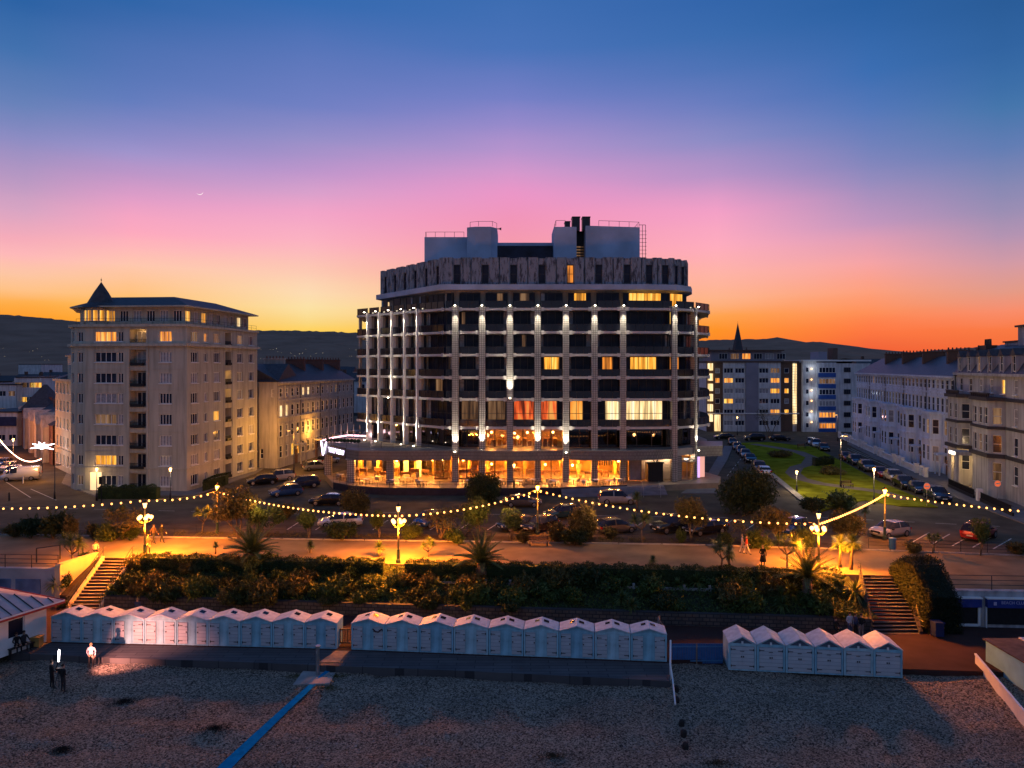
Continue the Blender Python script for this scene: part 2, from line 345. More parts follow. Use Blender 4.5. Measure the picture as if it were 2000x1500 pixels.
bu = t.nodes.new('ShaderNodeBump'); bu.inputs['Strength'].default_value = 1; bu.inputs['Distance'].default_value = .09; bu.invert = True; L.new(vo.outputs['Distance'], bu.inputs['Height'])
b2 = t.nodes.new('ShaderNodeBump'); b2.inputs['Strength'].default_value = .8; b2.inputs['Distance'].default_value = .2
n3 = t.nodes.new('ShaderNodeTexNoise'); n3.inputs['Scale'].default_value = 2.2; n3.inputs['Detail'].default_value = 5; L.new(co.outputs['Object'], n3.inputs['Vector']); L.new(n3.outputs[0], b2.inputs['Height'])
L.new(b2.outputs[0], bu.inputs['Normal']); L.new(bu.outputs[0], p.inputs['Normal']); p.inputs['Roughness'].default_value = .9; p.inputs['Specular IOR Level'].default_value = .05
M['shingle'] = m
struct('beach', mb, m, True)
mb = MB(); R = random.Random(41)
for _ in range(5200):
    y = 47-26*R.random()**1.3; x = R.uniform(-36,36); z = beach_z(x,y)
    if (y > 46 and x < 11) or (y > 43.2 and x < 10.6) or (x > 13 and y > 44.6): continue
    r = R.uniform(.035,.085); k = len(mb.v); a = R.uniform(0,3.1); c, s_ = cos(a)*r*R.uniform(1,1.7), sin(a)*r
    mb.v += [(x+c,y+s_,z),(x-s_,y+c,z),(x-c,y-s_,z),(x+s_,y-c,z),(x,y,z+r*.75)]; mb.f += [(k,k+1,k+4),(k+1,k+2,k+4),(k+2,k+3,k+4),(k+3,k,k+4)]; mb.m += [0]*4
tag(mb.build('pebbles', foliage('pebble', (.06,.055,.05), (.42,.38,.34), .8)), 'larger pebbles scattered over the shingle beach', 'pebbles', kind='stuff')
# concrete deck in front of the huts, and the gangway slab by the gap
mb = MB(); dk = [(g1a.x-.5,g1a.y-.22),(g1b.x,g1b.y-.22),(g2a.x,g2a.y-.22),(g2b.x+.1,g2b.y-.27),(G(1309,1330,-2.6).x,G(1309,1330,-2.6).y),(G(925,1311,-2.6).x,G(925,1311,-2.6).y),
      (G(450,1292,-2.6).x,G(450,1292,-2.6).y),(G(221,1285,-2.6).x,G(221,1285,-2.6).y),(-34,48.3)]
mb.prism(dk, -3.4, -2.605); struct('deck', mb, M['deck'])
mb = MB(); a = G(690,1271,-2.6); b = G(624,1293,-2.6)
q = [G(655,1272,-2.6),G(682,1272,-2.6),G(662,1294,-2.6),G(623,1294,-2.6)]
mb.prism([(v.x,v.y) for v in q], -2.604, -2.575); struct('path', mb, mat('boardwalk_timber', (.34,.24,.15), .8, .25, 3))
# lawn, pavements and paths across the square
def polyG(pts): return [(G(x,y).x, G(x,y).y) for x, y in pts]
mb = MB(); mb.prism(polyG([(1436,866),(1500,864),(1590,874),(1650,905),(1720,943),(1790,972),(1832,992),(1760,990),(1690,978),(1650,985),(1600,1002),(1582,990),(1503,925),(1462,886)]), -.05, .12)
struct('lawn', mb, M['grass'])
mb = MB(); mb.prism(polyG([(1500,926),(1511,926),(1592,992),(1580,994)]), -.05, .16); struct('lawn_kerb', mb, M['kerb'])
def strip(name, pts, w, z, m):
    mb = MB(); P = [G(x,y,0) for x, y in pts]; vs = []
    for i, p in enumerate(P):
        d = (P[min(i+1,len(P)-1)]-P[max(i-1,0)]).normalized(); n = Vector((-d.y, d.x, 0))*(w/2)
        vs += [(p.x+n.x,p.y+n.y,z),(p.x-n.x,p.y-n.y,z)]
    mb.add(vs, [(2*i,2*i+1,2*i+3,2*i+2) for i in range(len(P)-1)]); o = struct(name, mb, m)
    if o.data.polygons[0].normal.z < 0: o.data.flip_normals()
    return o
M['path'] = mat('gravel_path', (.17,.13,.10), .9, .2, 1)
strip('garden_path', [(1470,868),(1520,876),(1560,884),(1586,895),(1578,908),(1556,914),(1548,925),(1562,936),(1600,946),(1660,954),(1720,962),(1770,978)], 2.2, .128, M['path'])
M['paving'] = mat('pavement_slabs', (.17,.16,.155), .8, .2, .8, det=8)
mb = MB(); mb.prism(polyG([(1660,848),(1700,860),(1800,903),(1920,955),(2100,1030),(2100,1062),(1870,975),(1745,915),(1655,868)]), -.05, .13); struct('pavement', mb, M['paving'])
mb = MB(); mb.prism(polyG([(120,945),(190,972),(380,968),(420,955),(500,925),(540,900),(490,900),(360,955),(200,955),(130,925)]), -.05, .12); struct('pavement', mb, M['paving'])
mb = MB(); mb.prism(polyG([(1330,965),(1400,965),(1395,940),(1420,900),(1432,872),(1415,872),(1380,930)]), -.05, .13); struct('pavement', mb, M['paving'])
# road markings
mb = MB()
def line(px0, py0, px1, py1, w=.12, dash=None):
    a, b = G(px0,py0), G(px1,py1); d = b-a; Ln = d.length; d.normalize(); n = Vector((-d.y,d.x,0))*w/2; s = 0
    st = dash or Ln
    while s < Ln-.01:
        e = min(s+st, Ln); p, q = a+d*s, a+d*e
        mb.add([(p.x+n.x,p.y+n.y,.005),(p.x-n.x,p.y-n.y,.005),(q.x-n.x,q.y-n.y,.005),(q.x+n.x,q.y+n.y,.005)], [(0,1,2,3)])
        s += st*(2 if dash else 1)
line(430,1002,600,1004); line(1590,1010,1990,1030,.1,2); line(640,1000,1500,1012,.1,3)
for k in range(18): line(560+k*56, 1035, 590+k*56, 1016)
for k in range(6): line(1780+k*40, 1060+k*3, 1815+k*40, 1040+k*3)
line(60,955,110,977); line(1655,876,1900,985,.1); line(1662,876,1912,985,.1); line(1420,930,1460,880,.1,2)
line(0,990,420,1000,.1,2); line(10,940,60,972,.12); line(420,975,520,940,.1,2)
struct('road_markings', mb, mat('road_paint', (.55,.53,.46), .7, .2, 4))
# hills
def ridge(name, xs_py, Y, m, z0=0, depth=900, steps=10, seed=1, amp=6):
    R = random.Random(seed); vs = []; fs = []; n = len(xs_py); 
    for k in range(steps+1):
        t = k/steps
        for i, (px, py) in enumerate(xs_py):
            zt = ZZ(py, Y); yy = Y-depth*(1-t)
            z = z0+(zt-z0)*(t**1.3)+(R.uniform(-amp,amp)*t*(1-t)*2)
            vs.append((XX(px, Y)*(yy/Y) if False else XX(px, Y), yy, max(z, -1)))
    for k in range(steps):
        for i in range(n-1): a = k*n+i; fs.append((a, a+1, a+n+1, a+n))
    for i, (px, py) in enumerate(xs_py): vs.append((XX(px,Y), Y+600, -2))
    a0 = steps*n
    for i in range(n-1): fs.append((a0+i, a0+i+1, a0+n+i+1, a0+n+i))
    mb = MB(); mb.add(vs, fs); return struct(name, mb, m)
def dense(tab, step, seed, j):
    R = random.Random(seed); x = tab[0][0]; o = []
    while x <= tab[-1][0]: o.append((x, interp(tab,x)+R.uniform(-j,j))); x += step
    return o
M['hill'] = mat('hill_heath', (.27,.18,.125), .95, .16, .012, det=10, spec=0)
ridge('hill', dense([(-600,625),(-200,608),(0,614),(60,618),(150,628),(240,636),(490,645),(600,646),(700,650),(900,662),(1100,668)], 7, 1, 1.0), 2300, M['hill'], depth=1500, seed=2)
ridge('hill', dense([(1000,690),(1200,676),(1390,664),(1440,663),(1500,662),(1515,659),(1530,660),(1560,668),(1600,667),(1650,676),(1700,684),(1800,692),(2000,694),(2300,690)], 7, 4, .8), 2800, M['hill'], depth=1500, seed=3)
ridge('hill', dense([(1650,700),(1760,690),(1830,684),(1900,679),(2050,668),(2400,660)], 6, 9, 1.2), 1500, M['hill'], depth=900, seed=5)
# ================= facade tools =================
def fframe(A, B):
    """matrix of a facade: x runs from A to B, -y is outward, z up"""
    d = Vector((B[0]-A[0], B[1]-A[1])); an = math.atan2(d.y, d.x)
    return Matrix.Translation((A[0],A[1],0)) @ Matrix.Rotation(an, 4, 'Z'), d.length, an
def wall_cells(mb, W, z0, z1, ops, y=0, depth=.2, mi=0, rev=None):
    xs = sorted({0, W, *[o[0] for o in ops], *[o[1] for o in ops]}); zs = sorted({z0, z1, *[o[2] for o in ops], *[o[3] for o in ops]})
    for a, b in zip(xs, xs[1:]):
        for c, d in zip(zs, zs[1:]):
            cx, cz = (a+b)/2, (c+d)/2
            if any(o[0] < cx < o[1] and o[2] < cz < o[3] for o in ops): continue
            mb.add([(a,y,c),(b,y,c),(b,y,d),(a,y,d)], [(0,1,2,3)], mi)
    r = mi if rev is None else rev
    for a, b, c, d in [o[:4] for o in ops]:
        Y = y+depth
        mb.add([(a,y,c),(b,y,c),(b,y,d),(a,y,d),(a,Y,c),(b,Y,c),(b,Y,d),(a,Y,d)], [(0,4,5,1),(1,5,6,2),(2,6,7,3),(3,7,4,0)], r)
_wc = {}
def window(parent, Mx, an, x, z, w, h, y=.16, pane='glass', frame='white', nx=2, nz=1, t=.06, name='window', sill=False):
    """a window part (its frame) with its pane as a sub-part; x,z = lower left corner in the facade's frame"""
    k = (round(w,2), round(h,2), frame, nx, nz, t, sill)
    if k not in _wc:
        mb = MB(); mb.box(0,t,-.05,.05,0,h); mb.box(w-t,w,-.05,.05,0,h); mb.box(t,w-t,-.05,.05,0,t); mb.box(t,w-t,-.05,.05,h-t,h)
        for i in range(1, nx): c = w*i/nx; mb.box(c-t/2,c+t/2,-.045,.045,t,h-t)
        for i in range(1, nz): c = h*i/nz; mb.box(t,w-t,-.04,.04,c-t/2,c+t/2)
        if sill: mb.box(-.08,w+.08,-.3,-.06,-.1,-.01)
        _wc[k] = mb.mesh(name, M[frame])
    kp = ('pane', round(w,2), round(h,2), pane)
    if kp not in _wc:
        mb = MB(); mb.box(.02,w-.02,0,.02,.02,h-.02); _wc[kp] = mb.mesh('pane', M[pane])
    p = Mx @ Vector((x, y, z))
    o = put(_wc[k], name, parent, p, an); q = put(_wc[kp], 'pane', o, (0,0,0)); return o
# ================= the seafront hotel =================
M['tile'] = brick('white_tile_cladding', (.52,.51,.50), (.44,.43,.42), (.10,.10,.10), 1, .30, .30, .03, .35, 'N', .4, 0)
M['tile2'] = brick('grey_tile_fascia', (.30,.29,.29), (.24,.235,.24), (.07,.07,.07), 1, .16, .42, .025, .4, 'N', .4)
M['slab'] = mat('painted_slab', (.50,.49,.49), .6, .12, .8)
M['soffit'] = mat('soffit', (.35,.33,.31), .8, .1, .8)
M['railglass'] = mat('smoked_railing_glass', (.012,.012,.02), .12, .3, 1, spec=.7)
m, t, p = newmat('stained_concrete'); L = t.links
co = t.nodes.new('ShaderNodeTexCoord'); mp = t.nodes.new('ShaderNodeMapping'); mp.inputs['Scale'].default_value = (3.5,3.5,.8); L.new(co.outputs['Object'], mp.inputs[0])
n1 = t.nodes.new('ShaderNodeTexNoise'); n1.inputs['Scale'].default_value = 1; n1.inputs['Detail'].default_value = 9; n1.inputs['Roughness'].default_value = .7; L.new(mp.outputs[0], n1.inputs['Vector'])
cr = t.nodes.new('ShaderNodeValToRGB'); e = cr.color_ramp.elements; e[0].position = .41; e[0].color = (.045,.05,.065,1); e[1].position = .52; e[1].color = (.26,.29,.33,1); L.new(n1.outputs[0], cr.inputs[0]); L.new(cr.outputs[0], p.inputs['Base Color']); p.inputs['Roughness'].default_value = .85
M['stained'] = m
M['pent'] = mat('plant_room_render', (.40,.47,.60), .8, .2, .35, .15, 6, det=8)
M['warmwall'] = mat('restaurant_wall', (.72,.46,.14), .7, .3, .7)
M['wood'] = mat('timber', (.25,.13,.06), .5, .3, 3)
M['floorwood'] = mat('terrace_floor', (.30,.22,.15), .5, .2, 1)
hotel = thing('hotel', 'large central hotel with white tiled pillars, stacked balconies and lit ground-floor restaurant', 'hotel', (0,98,0))
HO = Vector((0,98,0))
def H(x, y): return (x, y-98)
LV = [8.3, 12.2, 15.2, 18.3, 21.4, 24.6]
W0 = (-24.5,113.0); W1 = (-9.2,98.6); Fr = (15.4,98.0); R1 = (22.4,98.6); R2 = (25.7,100.6); R3 = (28.6,104.0)
runs = [(W0,W1),(W1,Fr),(Fr,R1),(R1,R2),(R2,R3),(R3,(30.5,112)),((30.5,112),(30.5,126))]
# horizontal outline of the balconies and of the glazing behind them
outer = [W0,W1,Fr,R1,R2,R3,(30.5,112),(30.5,126),(-26,126)]
def offset_in(poly, d):
    n = len(poly); o = []
    s = sum(poly[i][0]*poly[(i+1)%n][1]-poly[(i+1)%n][0]*poly[i][1] for i in range(n))
    sg = 1 if s > 0 else -1
    for i in range(n):
        p0, p1, p2 = Vector(poly[i-1]), Vector(poly[i]), Vector(poly[(i+1)%n])
        a, b = (p1-p0).normalized(), (p2-p1).normalized()
        n1, n2 = Vector((-a.y,a.x))*sg, Vector((-b.y,b.x))*sg
        k = (n1+n2); k = k/max(.2, (1+n1.dot(n2)))
        o.append(tuple(p1+k*d))
    return o
inner = offset_in(outer, 1.6)
L2 = lambda P: [H(*p) for p in P]
# solid core of bedroom floors (dark rooms are behind opaque dark glass set in this wall)
core = offset_in(outer, 1.72)
ph = [(-20.9,113.5),(-9.6,99.1),(17.9,98.9),(22.5,99.6),(24.8,101.6),(25.8,105),(26.2,122),(-18,124)]
mb = MB(); mb.prism(L2(core), 8.3, 24.6); mb.build('wall', M['cream2'], hotel)
mb = MB(); mb.prism(L2(offset_in(ph, 1.3)), 24.6, 27.2); mb.build('wall', M['cream2'], hotel)
for z in LV: 
    mb = MB(); mb.prism(L2(offset_in(outer, .06)), z-.22, z); mb.build('floor_slab', M['soffit'], hotel)
top = offset_in(outer, -.35); top[0] = (-25.3,113.2)
mb = MB(); mb.prism(L2(offset_in(ph, -.55)), 27.2, 27.95); mb.build('roof_slab', M['pent'], hotel)
# per-run pillars and balconies
def lerp(A, B, t): return (A[0]+(B[0]-A[0])*t, A[1]+(B[1]-A[1])*t)
pf = [(px-1000)/F*98 for px in (889,941.5,996,1050.5,1105.5,1161.5,1217.5)]
pillars = []      # (x, y, angle, width, top z, lit bottom, lit top)
for x, lb in zip(pf, (5.0,5.2,12.3,5.2,4.9,0,0)): pillars.append((x, 98.35-.0, 0, .86, 24.9, lb, 1))
aw = math.atan2(W1[1]-W0[1], W1[0]-W0[0])
for t_, lb in ((.152,5.3),(.289,5.3),(.439,12.0),(.583,5.3),(.722,5.3)):
    q = lerp(W0,W1,t_); pillars.append((q[0], q[1], aw, .27, 24.9, lb, 1))
pillars.append((XX(1317,98.4), 98.5, .1, .72, 24.9, 0, 1)); pillars.append((XX(1357.5,100.3), 100.6, .55, .5, 24.9, 4.9, 1))
flame = emit('pillar_uplight', (1,.85,.62), 25)
for (x, y, an, w, zt, lb, lt) in pillars:
    d = .5
    mb = MB(); mb.M = Matrix.Translation((x,y-98,0)) @ Matrix.Rotation(an,4,'Z'); mb.box(-w/2,w/2,-.32,d,0,zt)
    pl = mb.build('pillar', M['tile' if w > .45 else 'white'], hotel)
    for z, on, up in ((lb, lb, 1), (zt+.1, lt, -1)):
        if not on: continue
        mb = MB(); base = Matrix.Translation((x,y-98,z)) @ Matrix.Rotation(an,4,'Z')
        mb.M = base @ Matrix.Translation((0,-.80,0))
        mb.box(-.14,.14,-.14,.14,-.09*up if up>0 else 0,0 if up>0 else .09,0); mb.box(-.05,.05,.14,.50,-.05,.05,0); mb.lathe([(.11,0.004*up),(.13,.05*up),(.06,.09*up)],(0,0,0),8,1)
        mb.build('spotlight', [M['dkmetal'], flame], pl)
        P = base @ Vector((0,-.95,.16*up))
        dv = (base.to_3x3() @ Vector((0,.2 if up>0 else .16,up))).normalized(); lamp('SPOT','pillar_spot',(P.x,P.y,P.z), (3800 if up>0 else 2000)*(.95 if w < .6 else 1), (1,.86,.62), .06, hotel, dv.to_track_quat('-Z','Y').to_euler(), spot_size=radians(44), spot_blend=.8)
stops = {0:[0,.152,.289,.439,.583,.722,1.0], 1:[0]+[(x-W1[0])/(Fr[0]-W1[0]) for x in pf], 2:[0,.98], 3:[0,1], 4:[0,1], 5:[0,1], 6:[0,.34,.67,1]}
lit = {}   # (run, bay, floor) -> (u0,u1,pane) spans of the bay that are lit
lit[(1,3,5)] = [(.30,.75,'win_dim')]; lit[(1,5,5)] = [(.25,.8,'win_yellow')]; lit[(2,0,5)] = [(.12,.82,'win_yellow')]; lit[(3,0,5)] = [(.1,.8,'win_yellow')]
lit[(1,4,2)] = [(.15,.85,'win_yellow')]; lit[(1,6,2)] = [(.25,.72,'win_orange')]; lit[(2,0,2)] = [(.15,.72,'win_yellow')]; lit[(3,0,2)] = [(.1,.6,'win_orange')]; lit[(3,0,4)] = [(.1,.55,'win_yellow')]
lit[(1,3,0)] = [(.04,.95,'win_red')]; lit[(1,4,0)] = [(.02,.75,'win_red')]; lit[(1,5,0)] = [(.08,.65,'win_orange')]
lit[(1,6,0)] = [(.38,.99,'win_white')]; lit[(1,7,0)] = [(.02,.70,'win_white')]; lit[(2,0,0)] = [(.03,.85,'win_white')]
lit[(1,1,0)] = [(.1,.9,'win_dim')]; lit[(1,2,0)] = [(.1,.9,'win_dim')]; lit[(1,3,3)] = [(.4,.6,'win_dim')]; lit[(0,5,1)] = [(.3,.6,'win_dim')]; lit[(0,0,5)] = [(.2,.5,'win_orange')]; lit[(1,1,4)]=[(.1,.3,'win_dim')]; lit[(1,2,5)]=[(.5,.8,'win_dim')]; lit[(0,3,1)]=[(.2,.7,'win_dim')]; lit[(1,7,4)]=[(.2,.4,'win_dim')]; lit[(3,0,1)]=[(.1,.4,'win_dim')]; lit[(1,0,2)]=[(.3,.5,'win_dim')]
mbR = {}
stops[1] = stops[1]+[1.0] if stops[1][-1] < .995 else stops[1]
RZ = random.Random(11)
for ri, (A, B) in enumerate(runs):
    Mx, Ln, an = fframe(H(*A), H(*B)); st = stops[ri]
    for bi, (s0, s1) in enumerate(zip(st, st[1:])):
        x0, x1 = s0*Ln, s1*Ln; w = x1-x0
        if w < 1: continue
        g = .46 if ri == 1 else .22
        if bi == 0 and ri == 1: xa = x0+.1
        else: xa = x0+g
        xb = x1-g
        for fi, z in enumerate(LV):
            zn = (LV+[27.2])[fi+1]-.28
            # balcony: fascia, end blocks, railing
            mb = MB(); mb.M = Mx
            mb.box(xa-.1, xb+.1, -.06, .05, z-.24, z+.08, 0)
            for c in ((xa, xb-.42) if w > 3.4 else (xb-.42,)): mb.box(c, c+.42, -.14, -.062, z-.34, z+.16, 0)
            mb.box(xa, xb, .01, .03, z+.081, z+1.02, 1)
            mb.box(xa, xb, -.01, .05, z+1.02, z+1.08, 2)
            n = max(2, int(w/1.3))
            for i in range(n+1): c = xa+.02+(xb-xa-.1)*i/n; mb.box(c, c+.05, -.04, .008, z-.1, z+1.02, 2)
            if 0 < fi < 5: mb.box(xa-.36, xa-.02, .5, .9, z, zn, 3) if ri == 0 else None
            bal = mb.build('balcony', [M['slab'], M['railglass'], M['dkmetal'], M['cream2']], hotel)
            # glazing
            if ri == 6 or (fi == 5 and (ri > 3 or (ri == 0 and bi == 0))): continue
            ov = 1.6
            wx0, wx1 = xa-.1, xb+.1
            if ri == 0: wx0 = xa+.35*w if bi < 5 else xa+.2
            ln = lit.get((ri, bi, fi), [])
            segs = []; c = 0.0
            for (u0, u1, pn) in ln:
                if u0 > c+.02: segs.append((c, u0, 'glass'))
                segs.append((u0, u1, pn)); c = u1
            if c < .98: segs.append((c, 1.0, 'glass'))
            W = wx1-wx0
            for (u0, u1, pn) in segs:
                ww = (u1-u0)*W; window(hotel, Mx, an, wx0+u0*W+.01, z+.02, ww-.02, zn-z-.04, y=1.58, pane=pn, frame='dkmetal', nx=max(1, round(ww/1.15)), nz=2 if fi == 0 else 1, t=.07)
            if w > 2.5 and RZ.random() < .75 and not ln:      # drawn curtain behind the glass edge and a wall lamp
                cw = RZ.uniform(.3,.6); mbc = MB(); mbc.M = Mx; cx = wx0+.1 if RZ.random() < .5 else wx1-.1-cw
                pts = [(cx+cw*i/8, 1.53+(.03 if i % 2 else 0)) for i in range(9)]
                mbc.add([(a,b,z+.1) for a,b in pts]+[(a,b,zn-.1) for a,b in pts], [(i,i+1,10+i,9+i) for i in range(8)])
                mbc.build('curtain', M['curtain'], hotel)
# penthouse storey of ribbed stained concrete
ph_in = offset_in(ph, .45)
mb = MB(); mb.prism(L2(ph_in), 27.95, 31.5); mb.build('penthouse_core', M['stained'], hotel)
orange_w = {(1,4)}
for ri, (A, B) in enumerate(zip(ph[:6], ph[1:7])):
    Mx, Ln, an = fframe(H(*A), H(*B)); n = max(2, round(Ln/(3.75 if ri == 1 else 3.3))); bw = Ln/n
    for i in range(n):
        x0 = i*bw; mb = MB(); mb.M = Mx; ww = .95
        # splayed concrete fins either side of a narrow window
        for a, b, c in ((x0+.06, x0+bw/2-ww/2, 1), (x0+bw/2+ww/2, x0+bw-.06, -1)):
            q = [(a,.42),(a,.06),(a+.08,0),(b-.16,0),(b,.22),(b,.42)] if c > 0 else [(a,.42),(a,.22),(a+.16,0),(b-.08,0),(b,.06),(b,.42)]
            mb.prism(q, 27.96, 31.72)
        mb.box(x0+bw/2-ww/2+.003, x0+bw/2+ww/2-.003, .2, .42, 30.75, 31.62)
        mb.build('concrete_panel', M['stained'], hotel)
        window(hotel, Mx, an, x0+bw/2-ww/2+.03, 28.2, ww-.06, 2.5, y=.36, pane='win_orange' if (ri,i) == (1,4) else 'glass', frame='dkmetal', nx=1, nz=2, t=.07)
# roof plant rooms
def hbox(name, px0, px1, Y, py0, zb, dep, m, pts=None):
    x0, x1 = XX(px0,Y), XX(px1,Y); z1 = ZZ(py0,Y)
    mb = MB(); mb.prism([(x0,Y-98),(x1,Y-98),(x1,Y-98+dep),(x0,Y-98+dep)] if pts is None else pts, zb, z1); return mb.build(name, m, hotel)
hbox('plant_room', 829, 912, 104, 463, 31.5, 8, M['pent']); 
mb = MB(); x0, x1 = XX(912,103), XX(971,103); mb.prism([(x0,5),(x0+1.2,4.4),(x1-.9,4.4),(x1,5.6),(x1,12),(x0,12)], 31.5, ZZ(443,102.5)); mb.build('lift_tower', M['pent'], hotel)
hbox('plant_room', 971.5, 1082, 105, 474, 31.5, 8, M['pent']); 
mb = MB(); mb.box(XX(940,104.6), XX(1081,104.6), 6.6, 6.99, 31.5, ZZ(480,104.6)); mb.build('louvre', M['glass'], hotel)
mb = MB(); xa, xb, xc, xd = XX(1082,102), XX(1126,102), XX(1144,102), XX(1250,103)
mb.prism([(xa,4),(xb,4),(xb,10),(xa,10)], 31.5, ZZ(443,102)); mb.prism([(xc,4),(xd,5.2),(xd,12),(xc,12)], 31.5, ZZ(442,102.5)); mb.prism([(xb+.003,6.8),(xc-.003,6.8),(xc-.003,8),(xb+.003,8)],31.5,ZZ(448,103.4))
mb.build('plant_room', M['pent'], hotel)
mb = MB(); mb.box(xb+.01, xc-.01, 6.6, 6.79, 31.5, ZZ(448,103)); 
for k in range(6): mb.box(xb+.05, xc-.05, 6.45, 6.59, 31.9+k*.42, 32.05+k*.42, 1)
mb.build('louvre', [M['black'], M['win_dim']], hotel)
mb = MB()
for px0, px1, py in ((1104,1114,433),(1118,1133,424),(1138,1153,424)): mb.box(XX(px0,103),XX(px1,103),5.2,6.8,ZZ(450,103),ZZ(py,103)); mb.box(XX(px0,103)-.05,XX(px1,103)+.05,5.1,6.9,ZZ(py,103),ZZ(py,103)+.12)
mb.build('duct', M['dkmetal'], hotel)
def rail(pts, z, h, r=.03, n=None, name='roof_railing', par=hotel, m='dkmetal', bars=1):
    mb = MB()
    for k in range(bars): mb.tube([(x,y,z+h*(k+1)/bars) for x,y in pts], r, 5)
    for (a, b) in zip(pts, pts[1:]):
        d = math.dist(a,b); q = max(1, round(d/1.6))
        for i in range(q+1): x, y = lerp(a,b,i/q); mb.tube([(x,y,z),(x,y,z+h)], r, 5)
    return mb.build(name, M[m], par)
z = ZZ(463,104); rail([(XX(831,104),7),(XX(831,104),6.2),(XX(850,104),6.1),(XX(906,104),6.1)], z, .75)
z = ZZ(443,103); rail([(XX(916,103),8),(XX(918,103),5.2),(XX(935,103),4.6),(XX(962,103),4.6),(XX(970,103),6)], z, .7)
z = ZZ(443,103); rail([(XX(1086,102),8),(XX(1086,102),4.2),(XX(1104,102),4.2)], z, .75); rail([(XX(1170,102),4.3),(XX(1210,102.5),4.8),(XX(1249,103),5.4),(XX(1249,103),10)], z, .75)
mb = MB(); x = XX(1256,103); zt = ZZ(438,103)
for q in (0,.45): mb.tube([(x+q,5.5,31.5),(x+q,5.5,zt)], .04, 5)
for k in range(9): mb.tube([(x-.45,5.5,31.8+k*.55),(x+.6,5.5,31.8+k*.55)], .03, 5)
mb.tube([(x-.5,5.5,zt),(x+.45,5.5,zt)], .04, 5); mb.build('ladder', M['dkmetal'], hotel)
mb = MB(); x = XX(971,103); z = ZZ(447,103); mb.lathe([(.05,0),(.08,.3),(.22,.6)], (0,0,0), 10); 
for i, v in enumerate(mb.v): mb.v[i] = (x+v[2], 5+v[1], z+v[0])
mb.build('horn', M['dkmetal'], hotel)
# ---- first floor glazing (restaurant above the canopy) and ground floor ----
M['clear'] = None
m, t, p = newmat('clear_glass'); L = t.links; t.nodes.remove(p)
tr = t.nodes.new('ShaderNodeBsdfTransparent'); tr.inputs[0].default_value = (.85,.85,.85,1); gl = t.nodes.new('ShaderNodeBsdfGlossy'); gl.inputs['Roughness'].default_value = .02; gl.inputs[0].default_value = (.8,.8,.85,1)
ms = t.nodes.new('ShaderNodeMixShader'); ms.inputs[0].default_value = .10; L.new(tr.outputs[0], ms.inputs[1]); L.new(gl.outputs[0], ms.inputs[2]); L.new(ms.outputs[0], t.nodes['Material Output'].inputs[0]); M['clear'] = m
M['smoked'] = m.copy(); M['smoked'].name = 'smoked_glass'
for n in M['smoked'].node_tree.nodes:
    if n.type == 'BSDF_TRANSPARENT': n.inputs[0].default_value = (.12,.11,.13,1)
g1 = offset_in(outer, 2.2)
def shell(name, z0, z1, m, depth=9.0):
    mb = MB(); P = L2(g1)
    back = [(P[0][0]+1, P[0][1]+6), (P[0][0]+14, 10.5), (28, 10.5), (28, 20)]
    for a, b in zip(back, back[1:]): mb.add([(a[0],a[1],z0),(b[0],b[1],z0),(b[0],b[1],z1),(a[0],a[1],z1)], [(3,2,1,0)])
    return mb.build(name, m, hotel)
mb = MB(); mb.prism(L2(g1), 7.99, 8.02); mb.build('ceiling', M['cream2'], hotel)
shell('interior_wall', 5.3, 8.0, M['warmwall']); shell('interior_wall', .85, 4.3, M['warmwall'])
mb = MB(); mb.prism(L2(offset_in(outer, .1)), 4.3, 5.28); mb.build('floor_slab', M['soffit'], hotel)
mb = MB(); mb.prism(L2(offset_in(outer, 2.1)), .82, .86); mb.build('restaurant_floor', M['floorwood'], hotel)
for ri, (A, B) in enumerate(zip(g1[:5], g1[1:6])):
    Mx, Ln, an = fframe(H(*A), H(*B)); n = max(1, round(Ln/1.95)); 
    for i in range(n):
        x = Ln*i/n
        window(hotel, Mx, an, x, 5.32, Ln/n-.01, 2.65, y=0, pane='clear' if (ri == 1 and 2 <= i <= 7) else 'smoked', frame='dkmetal', nx=1, nz=1, t=.06)
        if ri == 1 and x > 14.6 or ri >= 2: continue
        window(hotel, Mx, an, x, .88, Ln/n-.01, 3.4, y=0, pane='clear', frame='dkmetal', nx=1, nz=1, t=.06)
# entrance side (right): pale panel, lobby with dark doorway, revolving door
xe = lambda px: XX(px, 99.6)
mb = MB(); mb.box(xe(1219),xe(1226),1.6,1.9,.86,4.3,0); mb.box(xe(1250),xe(1312),2.6,2.8,.86,4.3,1); mb.box(xe(1312),xe(1330),1.2,1.4,.86,4.3,0)
mb.build('entrance_wall', [M['tile'], mat('lobby_wall', (.75,.60,.45), .6, .15, 1)], hotel)
mb = MB(); mb.box(xe(1228),xe(1250),.9,.98,.95,3.85,0); 
for a in (xe(1227.3),xe(1250)): mb.box(a,a+.07,.86,1.02,.86,4.0,1)
mb.build('notice_panel', [mat('grey_panel', (.28,.24,.26), .5, .25, 1.2), M['dkmetal']], hotel)
mb = MB(); mb.prism([(xe(1262),0.2),(xe(1291),.2),(xe(1291),2.2),(xe(1262),2.2)], .88, 3.35); mb.box(xe(1260),xe(1293),.1,.2,3.35,3.55); mb.build('doorway', M['black'], hotel)
mb = MB()
for s in (-1,1):
    c = xe(1276); mb.prism([(c,1.0-.04),(c+s*.62,.94),(c+s*.62,1.02),(c,1.04)],3.6+0,3.61) 
    vs = [(c,.05,3.45),(c+s*.16,.05,3.45),(c+s*.62,.05,4.3),(c+s*.46,.05,4.3)]; mb.add(vs+[(a,b+.08,d) for a,b,d in vs], [(0,1,2,3),(4,7,6,5),(0,4,5,1),(1,5,6,2),(2,6,7,3),(3,7,4,0)])
mb.build('emblem', M['dkmetal'], hotel)
